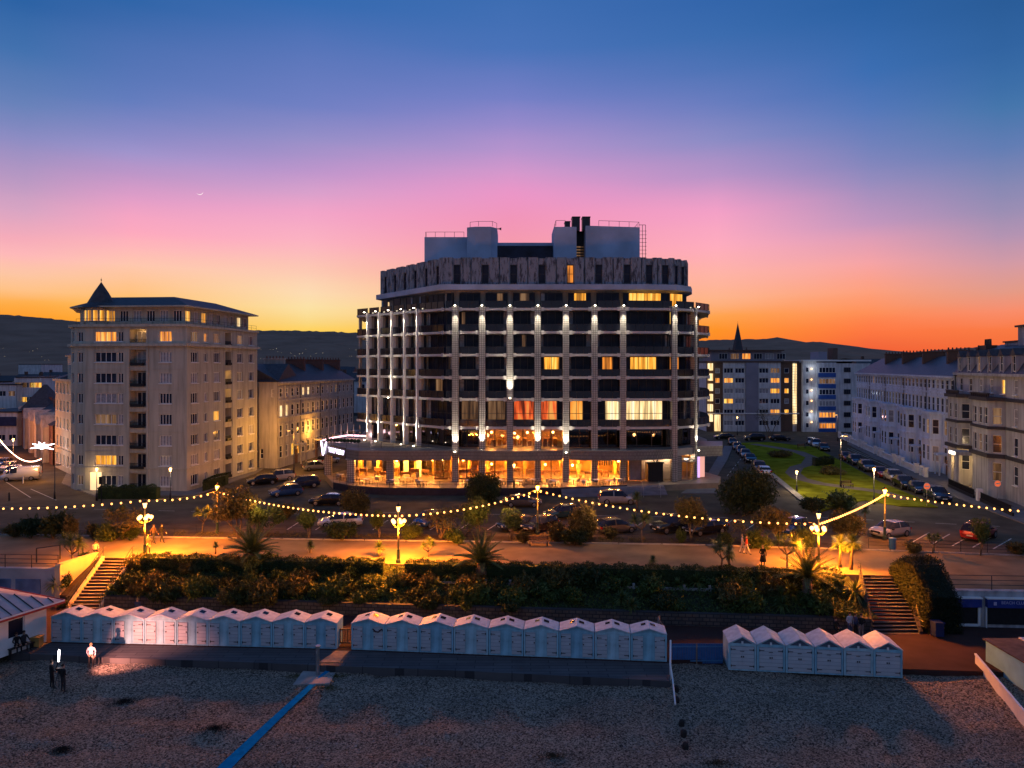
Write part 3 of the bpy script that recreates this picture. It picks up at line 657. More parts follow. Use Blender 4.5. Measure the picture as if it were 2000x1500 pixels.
mb = MB(); c = (xe(1340), 2.6); mb.lathe([(1.55,0),(1.55,.12)], (c[0],c[1],.86), 20, 0); mb.lathe([(1.55,0),(1.55,.35)], (c[0],c[1],3.4), 20, 0)
for k in range(8): a = k*pi/4; mb.box(c[0]+1.5*cos(a)-.04,c[0]+1.5*cos(a)+.04,c[1]+1.5*sin(a)-.04,c[1]+1.5*sin(a)+.04,.98,3.4,0)
for k in range(4):
    a = k*pi/2+.4; mb.add([(c[0],c[1],1),(c[0]+1.4*cos(a),c[1]+1.4*sin(a),1),(c[0]+1.4*cos(a),c[1]+1.4*sin(a),3.4),(c[0],c[1],3.4)], [(0,1,2,3)], 1)
mb.build('revolving_door', [M['steel'], M['clear']], hotel)
mb = MB(); mb.box(xe(1364),xe(1372),3.0,3.1,1,4.2); mb.build('light_panel', emit('violet_panel', (.75,.45,1), 1.2), hotel)
mb = MB(); mb.box(xe(1374),xe(1383),3.4,3.5,1,4.2); mb.build('light_panel', emit('pink_panel', (1,.48,.38), .8), hotel)
# warm restaurant lights: pendants with real lamps
pend = emit('pendant_globe', (1,.50,.16), 16)
for i, (px, Y, z, pw) in enumerate([(705,104.5,3.1,260),(735,103.5,3.3,300),(775,103,3.1,300),(812,103,3.3,260),(845,102.6,3.3,300),(905,103,3.2,300),(960,102.5,2.7,300),(975,104,3.3,260),(1010,104,3.2,300),(1065,102,2.7,300),(1090,104,3.2,260),(1118,102,2.6,300),(1150,104,3.3,300),(1190,103,3.4,320),(1208,102,3.2,260),
                                   (960,103,7.2,170),(1030,102.6,7.2,210),(1080,103,7.2,170),(1005,103.6,7.0,150)]):
    x = XX(px,Y); mb = MB(); mb.ball((x,Y-98,z), .17, 8, 6, 0); mb.tube([(x,Y-98,z+.17),(x,Y-98,4.29 if z < 5 else 7.98)], .02, 4, 1); mb.build('pendant_lamp', [pend, M['black']], hotel, smooth=True)
    lamp('POINT','restaurant_lamp',(x,Y-98-.35,z-.1), pw*(4.4 if z < 5 else 3.4), (1,.33,.05), .2, hotel)
for px, Y, pw in ((1270,100.1,90),(1302,100.1,90),(1340,100.4,110)):
    mb = MB(); mb.box(XX(px,Y)-.35,XX(px,Y)+.35,Y-98.1,Y-98+.1,4.22,4.28); mb.build('ceiling_light', M['lampglow'], hotel)
    lamp('POINT','lobby_lamp',(XX(px,Y),Y-98,4.0), pw, (1,.72,.48), .2, hotel)
# interior furnishing seen through the glass
RI = random.Random(4)
yp = mat('yellow_panel', (.75,.45,.10), .6, .3, 1)
for i in range(15):
    mb = MB(); x = XX(700+i*36, 103.5); mb.box(x-.2, x+.2, 6.6+RI.uniform(-1,1), 7.0+RI.uniform(1.2,2), .86, 4.3); mb.build('interior_column', yp, hotel)
for i in range(26):
    mb = MB(); x = XX(690+i*20+RI.uniform(-6,6), 102); y = 3.4+RI.uniform(0,4); w = RI.uniform(.3,.9); h = RI.choice([.75,.9,1.2,1.9]); mb.box(x-w, x+w, y, y+.5, .86+h*.6, .86+h); mb.box(x-w+.05, x-w+.12, y+.05, y+.45, .86, .86+h*.6); mb.box(x+w-.12, x+w-.05, y+.05, y+.45, .86, .86+h*.6)
    mb.build('sideboard', M['wood'], hotel)
for i in range(14):
    mb = MB(); x = XX(955+i*10, 101.6); mb.box(x-.25,x+.25,3.6+RI.uniform(0,2),4.2+RI.uniform(0,2),5.3,5.3+RI.choice([.7,.9,1.1])); mb.build('counter', M['wood'], hotel)
for i in range(9): mb = MB(); x = XX(1158+i*4.5,102.5); mb.box(x-.08,x+.08,4.4,4.5,2.6-.2*RI.random(),3.4+.3*RI.random()); mb.tube([(x,4.45,3.4),(x,4.45,4.28)],.01,4); mb.build('hanging_decoration', M['black'], hotel)
mb = MB(); cx = XX(862,101.0)
for i in range(2): mb.box(cx-.95+i*.97,cx-.9+i*.97,2.2,2.35,.86,3.1); mb.box(cx-.05+i*.97,cx+.0+i*.97,2.2,2.35,.86,3.1); mb.box(cx-.9+i*.97,cx-.05+i*.97,2.24,2.32,.86,1.1); mb.box(cx-.9+i*.97,cx-.05+i*.97,2.24,2.32,1.9,2.0); mb.box(cx-.9+i*.97,cx-.05+i*.97,2.24,2.32,3.0,3.1)
mb.build('restaurant_door', M['wood'], hotel)
# ---- canopy (podium) with curved tiled fascia ----
def arc(A, B, bulge, n=10):
    A, B = Vector(A), Vector(B); d = B-A; nrm = Vector((d.y,-d.x)).normalized(); return [tuple(A+d*i/n+nrm*bulge*4*(i/n)*(1-i/n)) for i in range(n+1)]
cy = 97.0
segA = [(XX(628,105.5),105.5),(XX(676,98.6),98.6)]
P1 = [(XX(676,98.6),98.6)]+arc((XX(700,96.6),96.7),(XX(881,cy),cy),.5)[0:]
P2 = arc((XX(897,cy),cy),(XX(1098,cy),cy),.9); P3 = arc((XX(1114,cy),cy),(XX(1316,98.2),98.2),1.3); P4 = [(XX(1362,100.6),100.6),(XX(1411,101.5),101.5),(XX(1411,108),108)]
back = {0:[(-9.5,99.5),(-24.5,114),(XX(640,118),118)]}
mb = MB(); poly = P1+[(XX(881,99),99.5),(-10.5,101.5),(-24.2,114.3),(XX(655,117),117.5),(XX(628,105.5),105.5)]
mb.prism(L2(poly), 3.98, 5.29, 0); mb.build('canopy', M['tile2'], hotel)
for P, xa_, xb_ in ((P2, XX(897,cy), XX(1098,cy)), (P3, XX(1114,cy), XX(1316,98.2))):
    mb = MB(); mb.prism(L2(P+[(xb_,99.6),(xa_,99.6)]), 3.98, 5.29); mb.build('canopy', M['tile2'], hotel)
mb = MB(); mb.prism(L2(P4+[(XX(1362,108),108)]), 3.98, 5.4); mb.build('canopy', M['tile2'], hotel)
mb = MB(); mb.prism(L2([(-24.5,99.9),(-11,100.4),(-24.9,113.4),(-28.5,112),(-27.3,106)]), 5.292, 5.32); mb.build('roof_terrace_floor', M['floorwood'], hotel)
mb = MB(); mb.prism(L2([(-22.6,97.6),(XX(881,cy)-.3,97.6),(-12,98.7),(-23.5,100.2)]), 3.93, 3.975); mb.build('soffit', M['cream2'], hotel)
# parapet sign band with the neon lettering
A_s, B_s = (XX(628,105.5),105.5), (XX(676,98.6),98.6)
Mx, Ln, an = fframe(H(*A_s), H(*B_s))
mb = MB(); mb.M = Mx; mb.box(0,Ln,-.12,-.003,3.9,5.45); mb.build('sign_band', mat('dark_sign_band', (.05,.045,.05), .4, .2, 2), hotel)
sgm = emit('neon_letters', (.85,.72,1), 6)
def text_part(s, size, Mx, x, z, y, an, par, m, name='lettering', ext=.03, align='LEFT', sx=1):
    c = bpy.data.curves.new(name, 'FONT'); c.body = s; c.size = size; c.extrude = ext; c.align_x = align
    o = bpy.data.objects.new(name, c); col.objects.link(o); dg = bpy.context.evaluated_depsgraph_get(); me = bpy.data.meshes.new_from_object(o.evaluated_get(dg)); bpy.data.objects.remove(o)
    me.materials.clear(); me.materials.append(m); me.name = name
    q = bpy.data.objects.new(name, me); col.objects.link(q); q.parent = par; q.location = Mx @ Vector((x,y,z)); q.rotation_euler = (radians(90),0,an); q.scale = (sx,1,1); return q
text_part('THE VIEW', .95, Mx, Ln*.34, 4.4, -.16, an, hotel, sgm, sx=1.25)
mb = MB(); mb.M = Mx
for a, b, c, d in ((.3,5.75,1.15,3.75),(2.2,5.75,1.15,3.75)):
    s = 1 if a < b-4 else 1
    w = .3; vs = [(a,-.3,b),(a+w,-.3,b),(c+w/2,-.3,d),(c-w/2,-.3,d)]; mb.add(vs+[(p,q+.1,r) for p,q,r in vs], [(0,1,2,3),(7,6,5,4),(0,4,5,1),(1,5,6,2),(2,6,7,3),(3,7,4,0)])
mb.build('neon_emblem', sgm, hotel)
# lit handrail strip round the roof terrace
pts = [H(XX(631,106),106), H(XX(652,110),110), H(XX(680,113.5),113.5), H(XX(716,112.2),112.2)]
mb = MB(); mb.tube([(x,y,5.75) for x,y in pts], .13, 5); mb.build('light_strip', emit('pink_light_strip', (1,.55,.62), 3), hotel)
for x, y in pts[1:]: lamp('POINT','terrace_strip_lamp',(x+1,y-1.2,6.1), 60, (1,.6,.6), .3, hotel)
rail([H(-24.6,99.6), H(-11.5,98.6)], 5.32, .9, .02, name='terrace_railing', bars=3); rail([H(-28.3,107), H(-24.9,100)], 5.32, .9, .02, name='terrace_railing', bars=3)
mb = MB()
for i in range(10): x = -27.5+i*.55; y = 9-i*.2; mb.ball((x,y,5.7), .3, 7, 5)
mb.build('planter_shrub', M['leaf_dark'], hotel)
mb = MB()
for i in range(8):
    x, y = XX(640+i*13, 112), 14.5-.25*i; mb.box(x-.05,x+.05,y,y+.08,5.3,7.6)
mb.build('glass_screen_post', M['steel'], hotel)
# supporting posts of the canopy, ground terrace with plinth
for px, Y in ((641,104.6),(686,97.9),(762,97.5)):
    mb = MB(); mb.box(XX(px,Y)-.5,XX(px,Y)+.5,Y-98-.3,Y-98+.5,.8,3.97); mb.build('pillar', M['tile'], hotel)
terr = [(XX(636,104.5),104.5),(XX(650,97),97.2),(XX(690,94.2),94.2)]+arc((XX(760,92.6),92.8),(XX(1090,92.6),92.8),.3)+[(XX(1225,95),95),(XX(1405,97),97.4),(XX(1408,103),103),(28,112),(-24,114)]
mb = MB(); mb.prism(L2(terr), 0, .82, 0); mb.build('terrace_floor', M['floorwood'], hotel)
mb = MB(); fr = terr[1:15]
for a, b in zip(fr, fr[1:]):
    if a[0] > XX(1092,92.8): continue
    a_, b_ = H(*a), H(*b); mb.add([(a_[0],a_[1]-.06,0),(b_[0],b_[1]-.06,0),(b_[0],b_[1]-.06,.95),(a_[0],a_[1]-.06,.95),(a_[0],a_[1]+.1,.95),(b_[0],b_[1]+.1,.95)], [(0,1,2,3),(3,2,5,4)])
mb.build('plinth', mat('dark_plinth', (.035,.028,.04), .6, .3, 1.5), hotel)
rail([(H(*p)[0], H(*p)[1]+.05) for p in fr[:-1]], .95, .85, .022, name='terrace_railing', bars=2)
mb = MB()
for k in range(6): mb.prism([(XX(1095,94),-5.2-(k*.36)),(XX(1300,94),-3.4-(k*.36)),(XX(1300,94),-2),(XX(1095,94),-2)], 0, .80-.13*k)
mb.build('entrance_steps', mat('step_stone', (.20,.19,.22), .7, .2, 1), hotel)
mb = MB()
for px in (1255,1288): mb.tube([(XX(px,93),-4.6,.8),(XX(px,93),-4.6,1.7),(XX(px,92),-6.8,1.0),(XX(px,92),-6.8,0)], .03, 6)
mb.build('handrail', M['steel'], hotel)
# ================= cream tower block on the left =================
tower = thing('apartment_tower', 'tall cream apartment block with rounded corner, hipped slate roof and cone turret on the left', 'apartment block', (-50,96,0))
def T(p): return (p[0]+50, p[1]-96)
tA, tB, tC = (-57.3,96.2), (-43.1,95.0), (-40.6,114.2)
rb = [(-57.3+(-2.1)*sin(a)-.0, 98.3-2.1*cos(a)) for a in [radians(x) for x in (20,45,70,95)]]   # rounded corner
tD = (-64.5,106.5); tE = (-60,118)
foot = [tA,tB,tC,tE,tD]+[(-61.2,100.2),(-60.3,98.0),(-58.9,96.7)]
def frac(poly, d): return offset_in(poly, d)
rows = [1.4,4.1,6.8,9.6,12.4,15.1,17.9,20.65]
def tower_facade(A, B, cols, first=0, base=0.0, top=22.3):
    Mx, Ln, an = fframe(T(A), T(B)); ops = []; wins = []
    for ri, zc in enumerate(rows):
        for (u, w, h, kind, nx) in cols:
            z0 = zc-h/2-(0 if kind != 'loggia' else .15); z0 = max(z0, .05)
            ops.append((u-w/2, u+w/2, z0, zc+h/2)); wins.append((ri, u, w, h, kind, nx, z0, zc+h/2))
    mb = MB(); mb.M = Mx
    wall_cells(mb, Ln, base, top, ops, 0, .22, 0)
    return mb, Mx, Ln, an, wins
litT = {('f',0,3):'win_dim',('f',0,1):'win_yellow',('f',3,7):'win_orange',('f',0,7):'win_orange',('f',2,7):'win_dim',
        ('r',2,3):'win_yellow',('r',3,5):'win_orange',('r',3,4):'win_orange',('r',0,7):'win_dim',('r',1,7):'win_orange',('r',2,7):'win_dim',('r',4,7):'win_dim',('r',4,5):'win_dim',('r',4,4):'win_dim'}
colsF = [(2.9,3.0,1.35,'win',4),(5.0,.75,1.35,'win',2),(7.45,2.3,2.0,'loggia',3),(11.3,1.7,1.4,'win',4)]
colsR = [(1.8,1.7,1.4,'win',3),(4.5,.8,1.2,'win',2),(7.4,1.6,1.4,'win',3),(10.5,1.7,1.9,'loggia',2),(13.9,1.6,1.4,'win',3),(17.4,1.5,1.4,'win',3)]
wallm = MB()
for key, A, B, cols in (('f',tA,tB,colsF), ('r',tB,tC,colsR)):
    mb, Mx, Ln, an, wins = tower_facade(A, B, cols)
    # string courses between the storeys
    for z, d, h in ((19.35,.45,.35),(19.7,.3,.12),(3.0,.12,.16),(21.95,.35,.35)): mb.box(-.05, Ln+.05, -d, -.003, z, z+h)
    for zc in rows[:-1]:
        mb.box(.02, Ln-.02, -.05, -.002, zc+1.15, zc+1.22)
    for u in ((6.1,8.8) if key == 'f' else (9.4,11.7)): mb.box(u-.14,u+.14,-.09,-.001,.3,19.3)
    mb.build('wall', M['cream'], tower)
    for (ri, u, w, h, kind, nx, z0, z1) in wins:
        ci = [c[0] for c in cols].index(u); pn = litT.get((key, ci, ri), 'glass')
        if pn == 'glass' and random.random() < .25: pn = 'curtain'
        if kind == 'win':
            window(tower, Mx, an, u-w/2, z0, w, z1-z0, pane=pn, nx=nx, t=.07, sill=True)
        else:
            mb = MB(); mb.M = Mx; mb.box(u-w/2,u+w/2,1.25,1.35,z0,z1,0); mb.box(u-w/2,u-w/2+.02,.22,1.25,z0,z1,0); mb.box(u+w/2-.02,u+w/2,.22,1.25,z0,z1,0); mb.box(u-w/2,u+w/2,.22,1.25,z1-.02,z1,0); mb.box(u-w/2,u+w/2,.22,1.25,z0,z0+.02,0)
            lg = mb.build('loggia', M['cream'] , tower)
            window(tower, Mx, an, u-w/2+.35, z0+.03, w*.55, z1-z0-.25, y=1.2, pane=pn, nx=2, t=.06)
            mb = MB(); mb.M = Mx
            for i in range(int(w/.14)): mb.box(u-w/2+.06+i*.14, u-w/2+.09+i*.14, -.02, .02, z0, z0+.75)
            mb.box(u-w/2, u+w/2, -.04, .04, z0+.75, z0+.8); mb.box(u-w/2+.2,u+w/2-.2,-.28,-.05,z0+.05,z0+.4)
            mb.build('balcony_rail', M['black'], tower)
            if ri == 7 and key == 'f' or pn == 'win_orange': 
                P = Mx @ Vector((u,.7,z1-.3)); lamp('POINT','loggia_lamp',(P.x,P.y,P.z), 14, (1,.5,.15), .1, tower)
# rounded corner and street side
cur = [tD,(-61.2,100.2),(-60.3,98.0),(-58.9,96.7),tA]
for si, (A, B) in enumerate(zip(cur, cur[1:])):
    Mx, Ln, an = fframe(T(A), T(B)); mb = MB(); mb.M = Mx
    us = [Ln*(i+.5)/max(1,round(Ln/2.2)) for i in range(max(1,round(Ln/2.2)))]; ww = min(1.1, Ln*.55)
    wall_cells(mb, Ln, 0, 22.3, [(u-ww/2,u+ww/2,z-.7,z+.65) for z in rows for u in us], 0, .2)
    for z, d, h in ((19.35,.45,.35),(3.0,.12,.16),(21.95,.35,.35)): mb.box(-.05, Ln+.05, -d, -.003, z, z+h)
    mb.build('wall', M['cream'], tower)
    for z in rows:
        for u in us: window(tower, Mx, an, u-ww/2, z-.7, ww, 1.35, nx=2, t=.07, pane='win_dim' if random.random() < .12 else 'glass')
mb = MB(); mb.prism([T(p) for p in (tC,tE,tD)], 0, 22.3); mb.build('rear_wall', M['cream'], tower)
# set-back top storey with verandah, roof and turret
top1 = offset_in(foot, 1.0)
mb = MB(); mb.prism([T(p) for p in offset_in(foot,.02)], 22.25, 22.32); mb.build('verandah_floor', M['concrete'], tower)
for si, (A, B) in enumerate(zip(top1[:2], top1[1:3])):
    Mx, Ln, an = fframe(T(A), T(B)); mb = MB(); mb.M = Mx; n = round(Ln/1.9); us = [Ln*(i+.5)/n for i in range(n)]
    wall_cells(mb, Ln, 22.32, 24.6, [(u-.6,u+.6,22.7,24.2) for u in us], 0, .15); mb.build('wall', M['cream'], tower)
    for i, u in enumerate(us):
        pn = 'win_white' if (si == 0 and i == 0) or (si == 1 and i in (7,)) else ('win_yellow' if (si == 0 and i == 1) or (si == 1 and i in (0,2)) else ('curtain' if i % 2 else 'glass'))
        window(tower, Mx, an, u-.6, 22.7, 1.2, 1.5, nx=3, t=.07, pane=pn)
mb = MB(); mb.prism([T(p) for p in offset_in(foot,1.05)][2:], 22.32, 24.58); mb.build('wall', M['cream'], tower)
rail([T(p) for p in [offset_in(foot,.1)[i] for i in (7,0,1,2)]], 22.32, .75, .02, name='verandah_railing', par=tower, bars=2)
ev = [T(p) for p in offset_in(foot,.1)]
mb = MB(); mb.prism([T(p) for p in offset_in(foot,-.15)], 24.6, 24.78); mb.build('eaves', M['cream'], tower)
ri_ = [T(p) for p in offset_in(foot, 4.6)]; n = len(ev)
mb = MB(); vs = [(x,y,24.78) for x,y in [T(p) for p in offset_in(foot,-.12)]]+[(x,y,26.35) for x,y in ri_]
mb.add(vs, [(i,(i+1)%n,n+(i+1)%n,n+i) for i in range(n)]+[tuple(range(n,2*n))]); mb.build('roof', M['dark_slate'], tower)
cx, cyy = XX(201,98.6)+50, 2.2
mb = MB(); mb.lathe([(1.95,22.32),(1.95,24.62)], (cx,cyy,0), 14); tw = mb.build('turret', M['cream'], tower)
mb = MB(); mb.lathe([(2.75,24.55),(2.2,24.95),(1.7,25.3),(.9,26.8),(.09,28.1),(.03,28.2),(.02,28.8)], (cx,cyy,0), 16); mb.ball((cx,cyy,28.5),.1,6,5); mb.build('turret_roof', M['dark_slate'], tower)
for k in range(9):
    a = radians(188+k*23); Mx = Matrix.Translation((cx+1.97*cos(a),cyy+1.97*sin(a),0)) @ Matrix.Rotation(a+pi/2,4,'Z')
    window(tower, Mx, a+pi/2, -.32, 22.75, .64, 1.5, y=-.02, nx=1, pane='win_yellow' if k < 7 else 'win_white', t=.05)
lamp('POINT','verandah_lamp',(cx+2.8,cyy-1.0,24.2), 45, (1,.55,.2), .1, tower)
# ground-floor garage opening with light, pale entrance portal at the corner
mb = MB(); Mx, Ln, an = fframe(T(tA), T(tB)); mb.M = Mx; mb.box(.9,2.4,-.25,-.02,0,2.5,0); mb.build('garage_door', emit('lit_garage_door', (1,.66,.34), 1.1), tower)
lamp('POINT','door_lamp',tuple(Mx @ Vector((1.6,-1.1,2.3))), 120, (1,.6,.25), .1, tower)
# lower wing along the street
wing = thing('apartment_wing', 'stepped cream apartment wing left of the cone-turret block, orange lit at street level', 'apartment block', (-66,108,0))
def Wl(p): return (p[0]+66, p[1]-108)
wA, wB = (-75.5,118.5), (-64.6,106.7)
Mx, Ln, an = fframe(Wl(wA), Wl(wB)); mb = MB(); mb.M = Mx; us = [1.5+i*2.6 for i in range(6)]; rw = [1.8,4.7,7.6,10.4,13.2]
wall_cells(mb, Ln, 0, 14.6, [(u-.55,u+.55,z-.8,z+.8) for z in rw for u in us], 0, .25)
mb.box(-.2,Ln,-.4,-.003,14.3,14.65); mb.box(-.1,Ln,-.2,-.003,3.3,3.5); mb.build('wall', M['cream'], wing)
for z in rw:
    for u in us: window(wing, Mx, an, u-.55, z-.8, 1.1, 1.6, nx=2, t=.07, sill=True, pane='win_dim' if random.random() < .2 else 'glass')
mb = MB(); mb.M = Mx; mb.box(0,Ln,.26,9,0,14.58); mb.build('rear_wall', M['cream'], wing)
mb = MB(); mb.M = Mx; mb.box(4.5,Ln,.9,8,14.6,18.2,0); mb.box(4.2,Ln+.2,.6,8.2,18.2,18.45,0); mb.add([(4.1,.5,18.46),(Ln+.3,.5,18.46),(Ln+.3,8.3,18.46),(4.1,8.3,18.46),(7.5,4,20),(Ln-2,4,20)], [(0,1,5,4),(1,2,5),(2,3,4,5),(3,0,4)], 1)
mb.add([(-.3,-.4,14.66),(4.4,-.4,14.66),(4.4,8,14.66),(-.3,8,14.66),(2,4,16.2)], [(0,1,4),(1,2,4),(2,3,4),(3,0,4)], 1); mb.build('attic', [M['cream'], M['dark_slate']], wing)
for i in range(3): 
    window(wing, Mx, an, 6+i*3, 15.4, 1.1, 1.6, y=.88, nx=2, t=.07)
# Victorian red terrace further up the left street
for k in range(5):
    A = (-77.2-5.8*(k+1), 120.5+7*(k+1)); B = (-77.2-5.8*k, 120.5+7*k)
    t_ = thing('terraced_house', ['narrow red-brick terraced house next to the cream wing, glowing orange', 'second red-brick terraced house up the left street, under the pointed gable', 'third red-brick terraced house up the left street with orange-lit bay', 'fourth red-brick terraced house up the left street, half hidden by neighbours', 'farthest red-brick terraced house of the left street row'][k], 'house', (B[0],B[1],0), 0, 'red-brick terraced houses on the left street')
    Mx, Ln, an = fframe((A[0]-B[0],A[1]-B[1]), (0,0)); mb = MB(); mb.M = Mx
    ops = [(u-.5,u+.5,z-.9,z+.7) for z in (1.7,4.7) for u in (1.4,3.4,6.2)]
    wall_cells(mb, Ln, 0, 6.6, ops, 0, .2); mb.box(0,Ln,.21,8,0,6.58); mb.build('wall', M['red_brick'], t_)
    for o in ops: window(t_, Mx, an, o[0], o[2], 1, 1.6, nx=1, nz=2, t=.07, pane='win_dim' if random.random() < .3 else 'glass')
    mb = MB(); mb.M = Mx; mb.add([(0,-.2,6.6),(Ln,-.2,6.6),(Ln,8,6.6),(0,8,6.6),(0,4,8.8),(Ln,4,8.8)], [(0,1,5,4),(2,3,4,5),(0,4,3),(1,2,5)]); mb.build('roof', M['dark_slate'], t_)
    mb = MB(); mb.M = Mx; mb.prism([(2,-.9),(4.6,-.9),(4.6,-.01),(2,-.01)],0,6.1); mb.add([(1.9,-1,6.1),(4.7,-1,6.1),(4.7,1,6.1),(1.9,1,6.1),(3.3,-1,8.2),(3.3,3,8.2)], [(0,1,4),(1,2,5,4),(3,0,4,5)]); mb.build('gabled_bay', M['cream2'], t_)
    mb = MB(); mb.M = Mx; mb.box(.2,1.1,3.4,4.3,7,10.2); mb.build('chimney', M['red_brick'], t_)
t_ = thing('corner_house', 'dark house with a tall pointed slate roof rising above the orange terrace on the left', 'house', (-98.6,150,0))
mb = MB(); mb.box(-2.6,2.6,-2,5,0,7.6); mb.build('wall', M['red_brick'], t_); mb = MB(); mb.add([(-3,-2.4,7.6),(3,-2.4,7.6),(3,5.4,7.6),(-3,5.4,7.6),(-.3,1.4,12.8),(.3,1.6,12.8)], [(0,1,5,4),(1,2,5),(2,3,4,5),(3,0,4)]); mb.build('roof', M['dark_slate'], t_)
# modern white block and shops at the far left
def simple_block(name, label, cat, px0, px1, py_t, Y, dep, m, rows, cols, wz=1.3, ww=1.6, lit=(), roofm='dark_slate', zb=0, gable=0, group=None, fr='white'):
    x0, x1 = XX(px0,Y), XX(px1,Y); zt = ZZ(py_t,Y); o = thing(name, label, cat, (x0,Y,0), 0, group); W = x1-x0
    us = [W*(i+.5)/cols for i in range(cols)]; hh = (zt-zb)/rows; ops = [(u-ww/2,u+ww/2,zb+hh*(r+.5)-wz/2,zb+hh*(r+.5)+wz/2) for r in range(rows) for u in us]
    mb = MB(); wall_cells(mb, W, 0, zt, ops, 0, .2); mb.box(0,W,.21,dep,0,zt-.01); mb.build('wall', M[m], o)
    for i, q in enumerate(ops): window(o, Matrix(), 0, q[0], q[2], ww, wz, nx=2, t=.08, frame=fr, pane=lit[i % len(lit)] if lit else 'glass')
    mb = MB()
    if gable: mb.add([(-.3,-.3,zt),(W+.3,-.3,zt),(W+.3,dep,zt),(-.3,dep,zt),(-.3,dep/2,zt+gable),(W+.3,dep/2,zt+gable)], [(0,1,5,4),(2,3,4,5),(0,4,3),(1,2,5)])
    else: mb.box(-.2,W+.2,-.2,dep,zt,zt+.3)
    mb.build('roof', M[roofm], o); return o
simple_block('apartment_block','long white modernist block with lit balcony level at the far left edge','apartment block',-60,32,752,170,14,'offwhite',3,5,lit=('glass','glass','win_dim'))
simple_block('apartment_block','white modernist block with yellow-lit top floor beside the pointed roof on the left','apartment block',33,76,738,172,14,'offwhite',4,3,ww=3,lit=('glass','win_yellow','glass','glass','win_dim'))
simple_block('shop','low shop with navy band and pale base at the left edge','shop',-50,34,806,150,12,'offwhite',2,4,lit=('glass',)).children[0]
mb = MB(); Y = 149.7; mb.box(XX(-50,Y),XX(33,Y),Y-.1,Y+.0,ZZ(832,Y),ZZ(814,Y)); o = mb.build('shop_fascia', mat('navy_fascia', (.03,.035,.09), .5), None)
p_ = [c for c in bpy.data.objects if c.name == 'shop'][0]; o.parent = p_; o.location = (-p_.location.x, -p_.location.y-.2, 0)
simple_block('hall','low brown hall with a bright light strip, left of the cream wing','hall',66,104,742,230,16,'red_brick',1,3,lit=('win_white',),ww=3.4)
simple_block('pavilion','flat-roofed lit pavilion on the dark slope at the far left','pavilion',36,80,712,420,20,'offwhite',1,5,lit=('win_yellow','glass'),ww=2.2,wz=2)
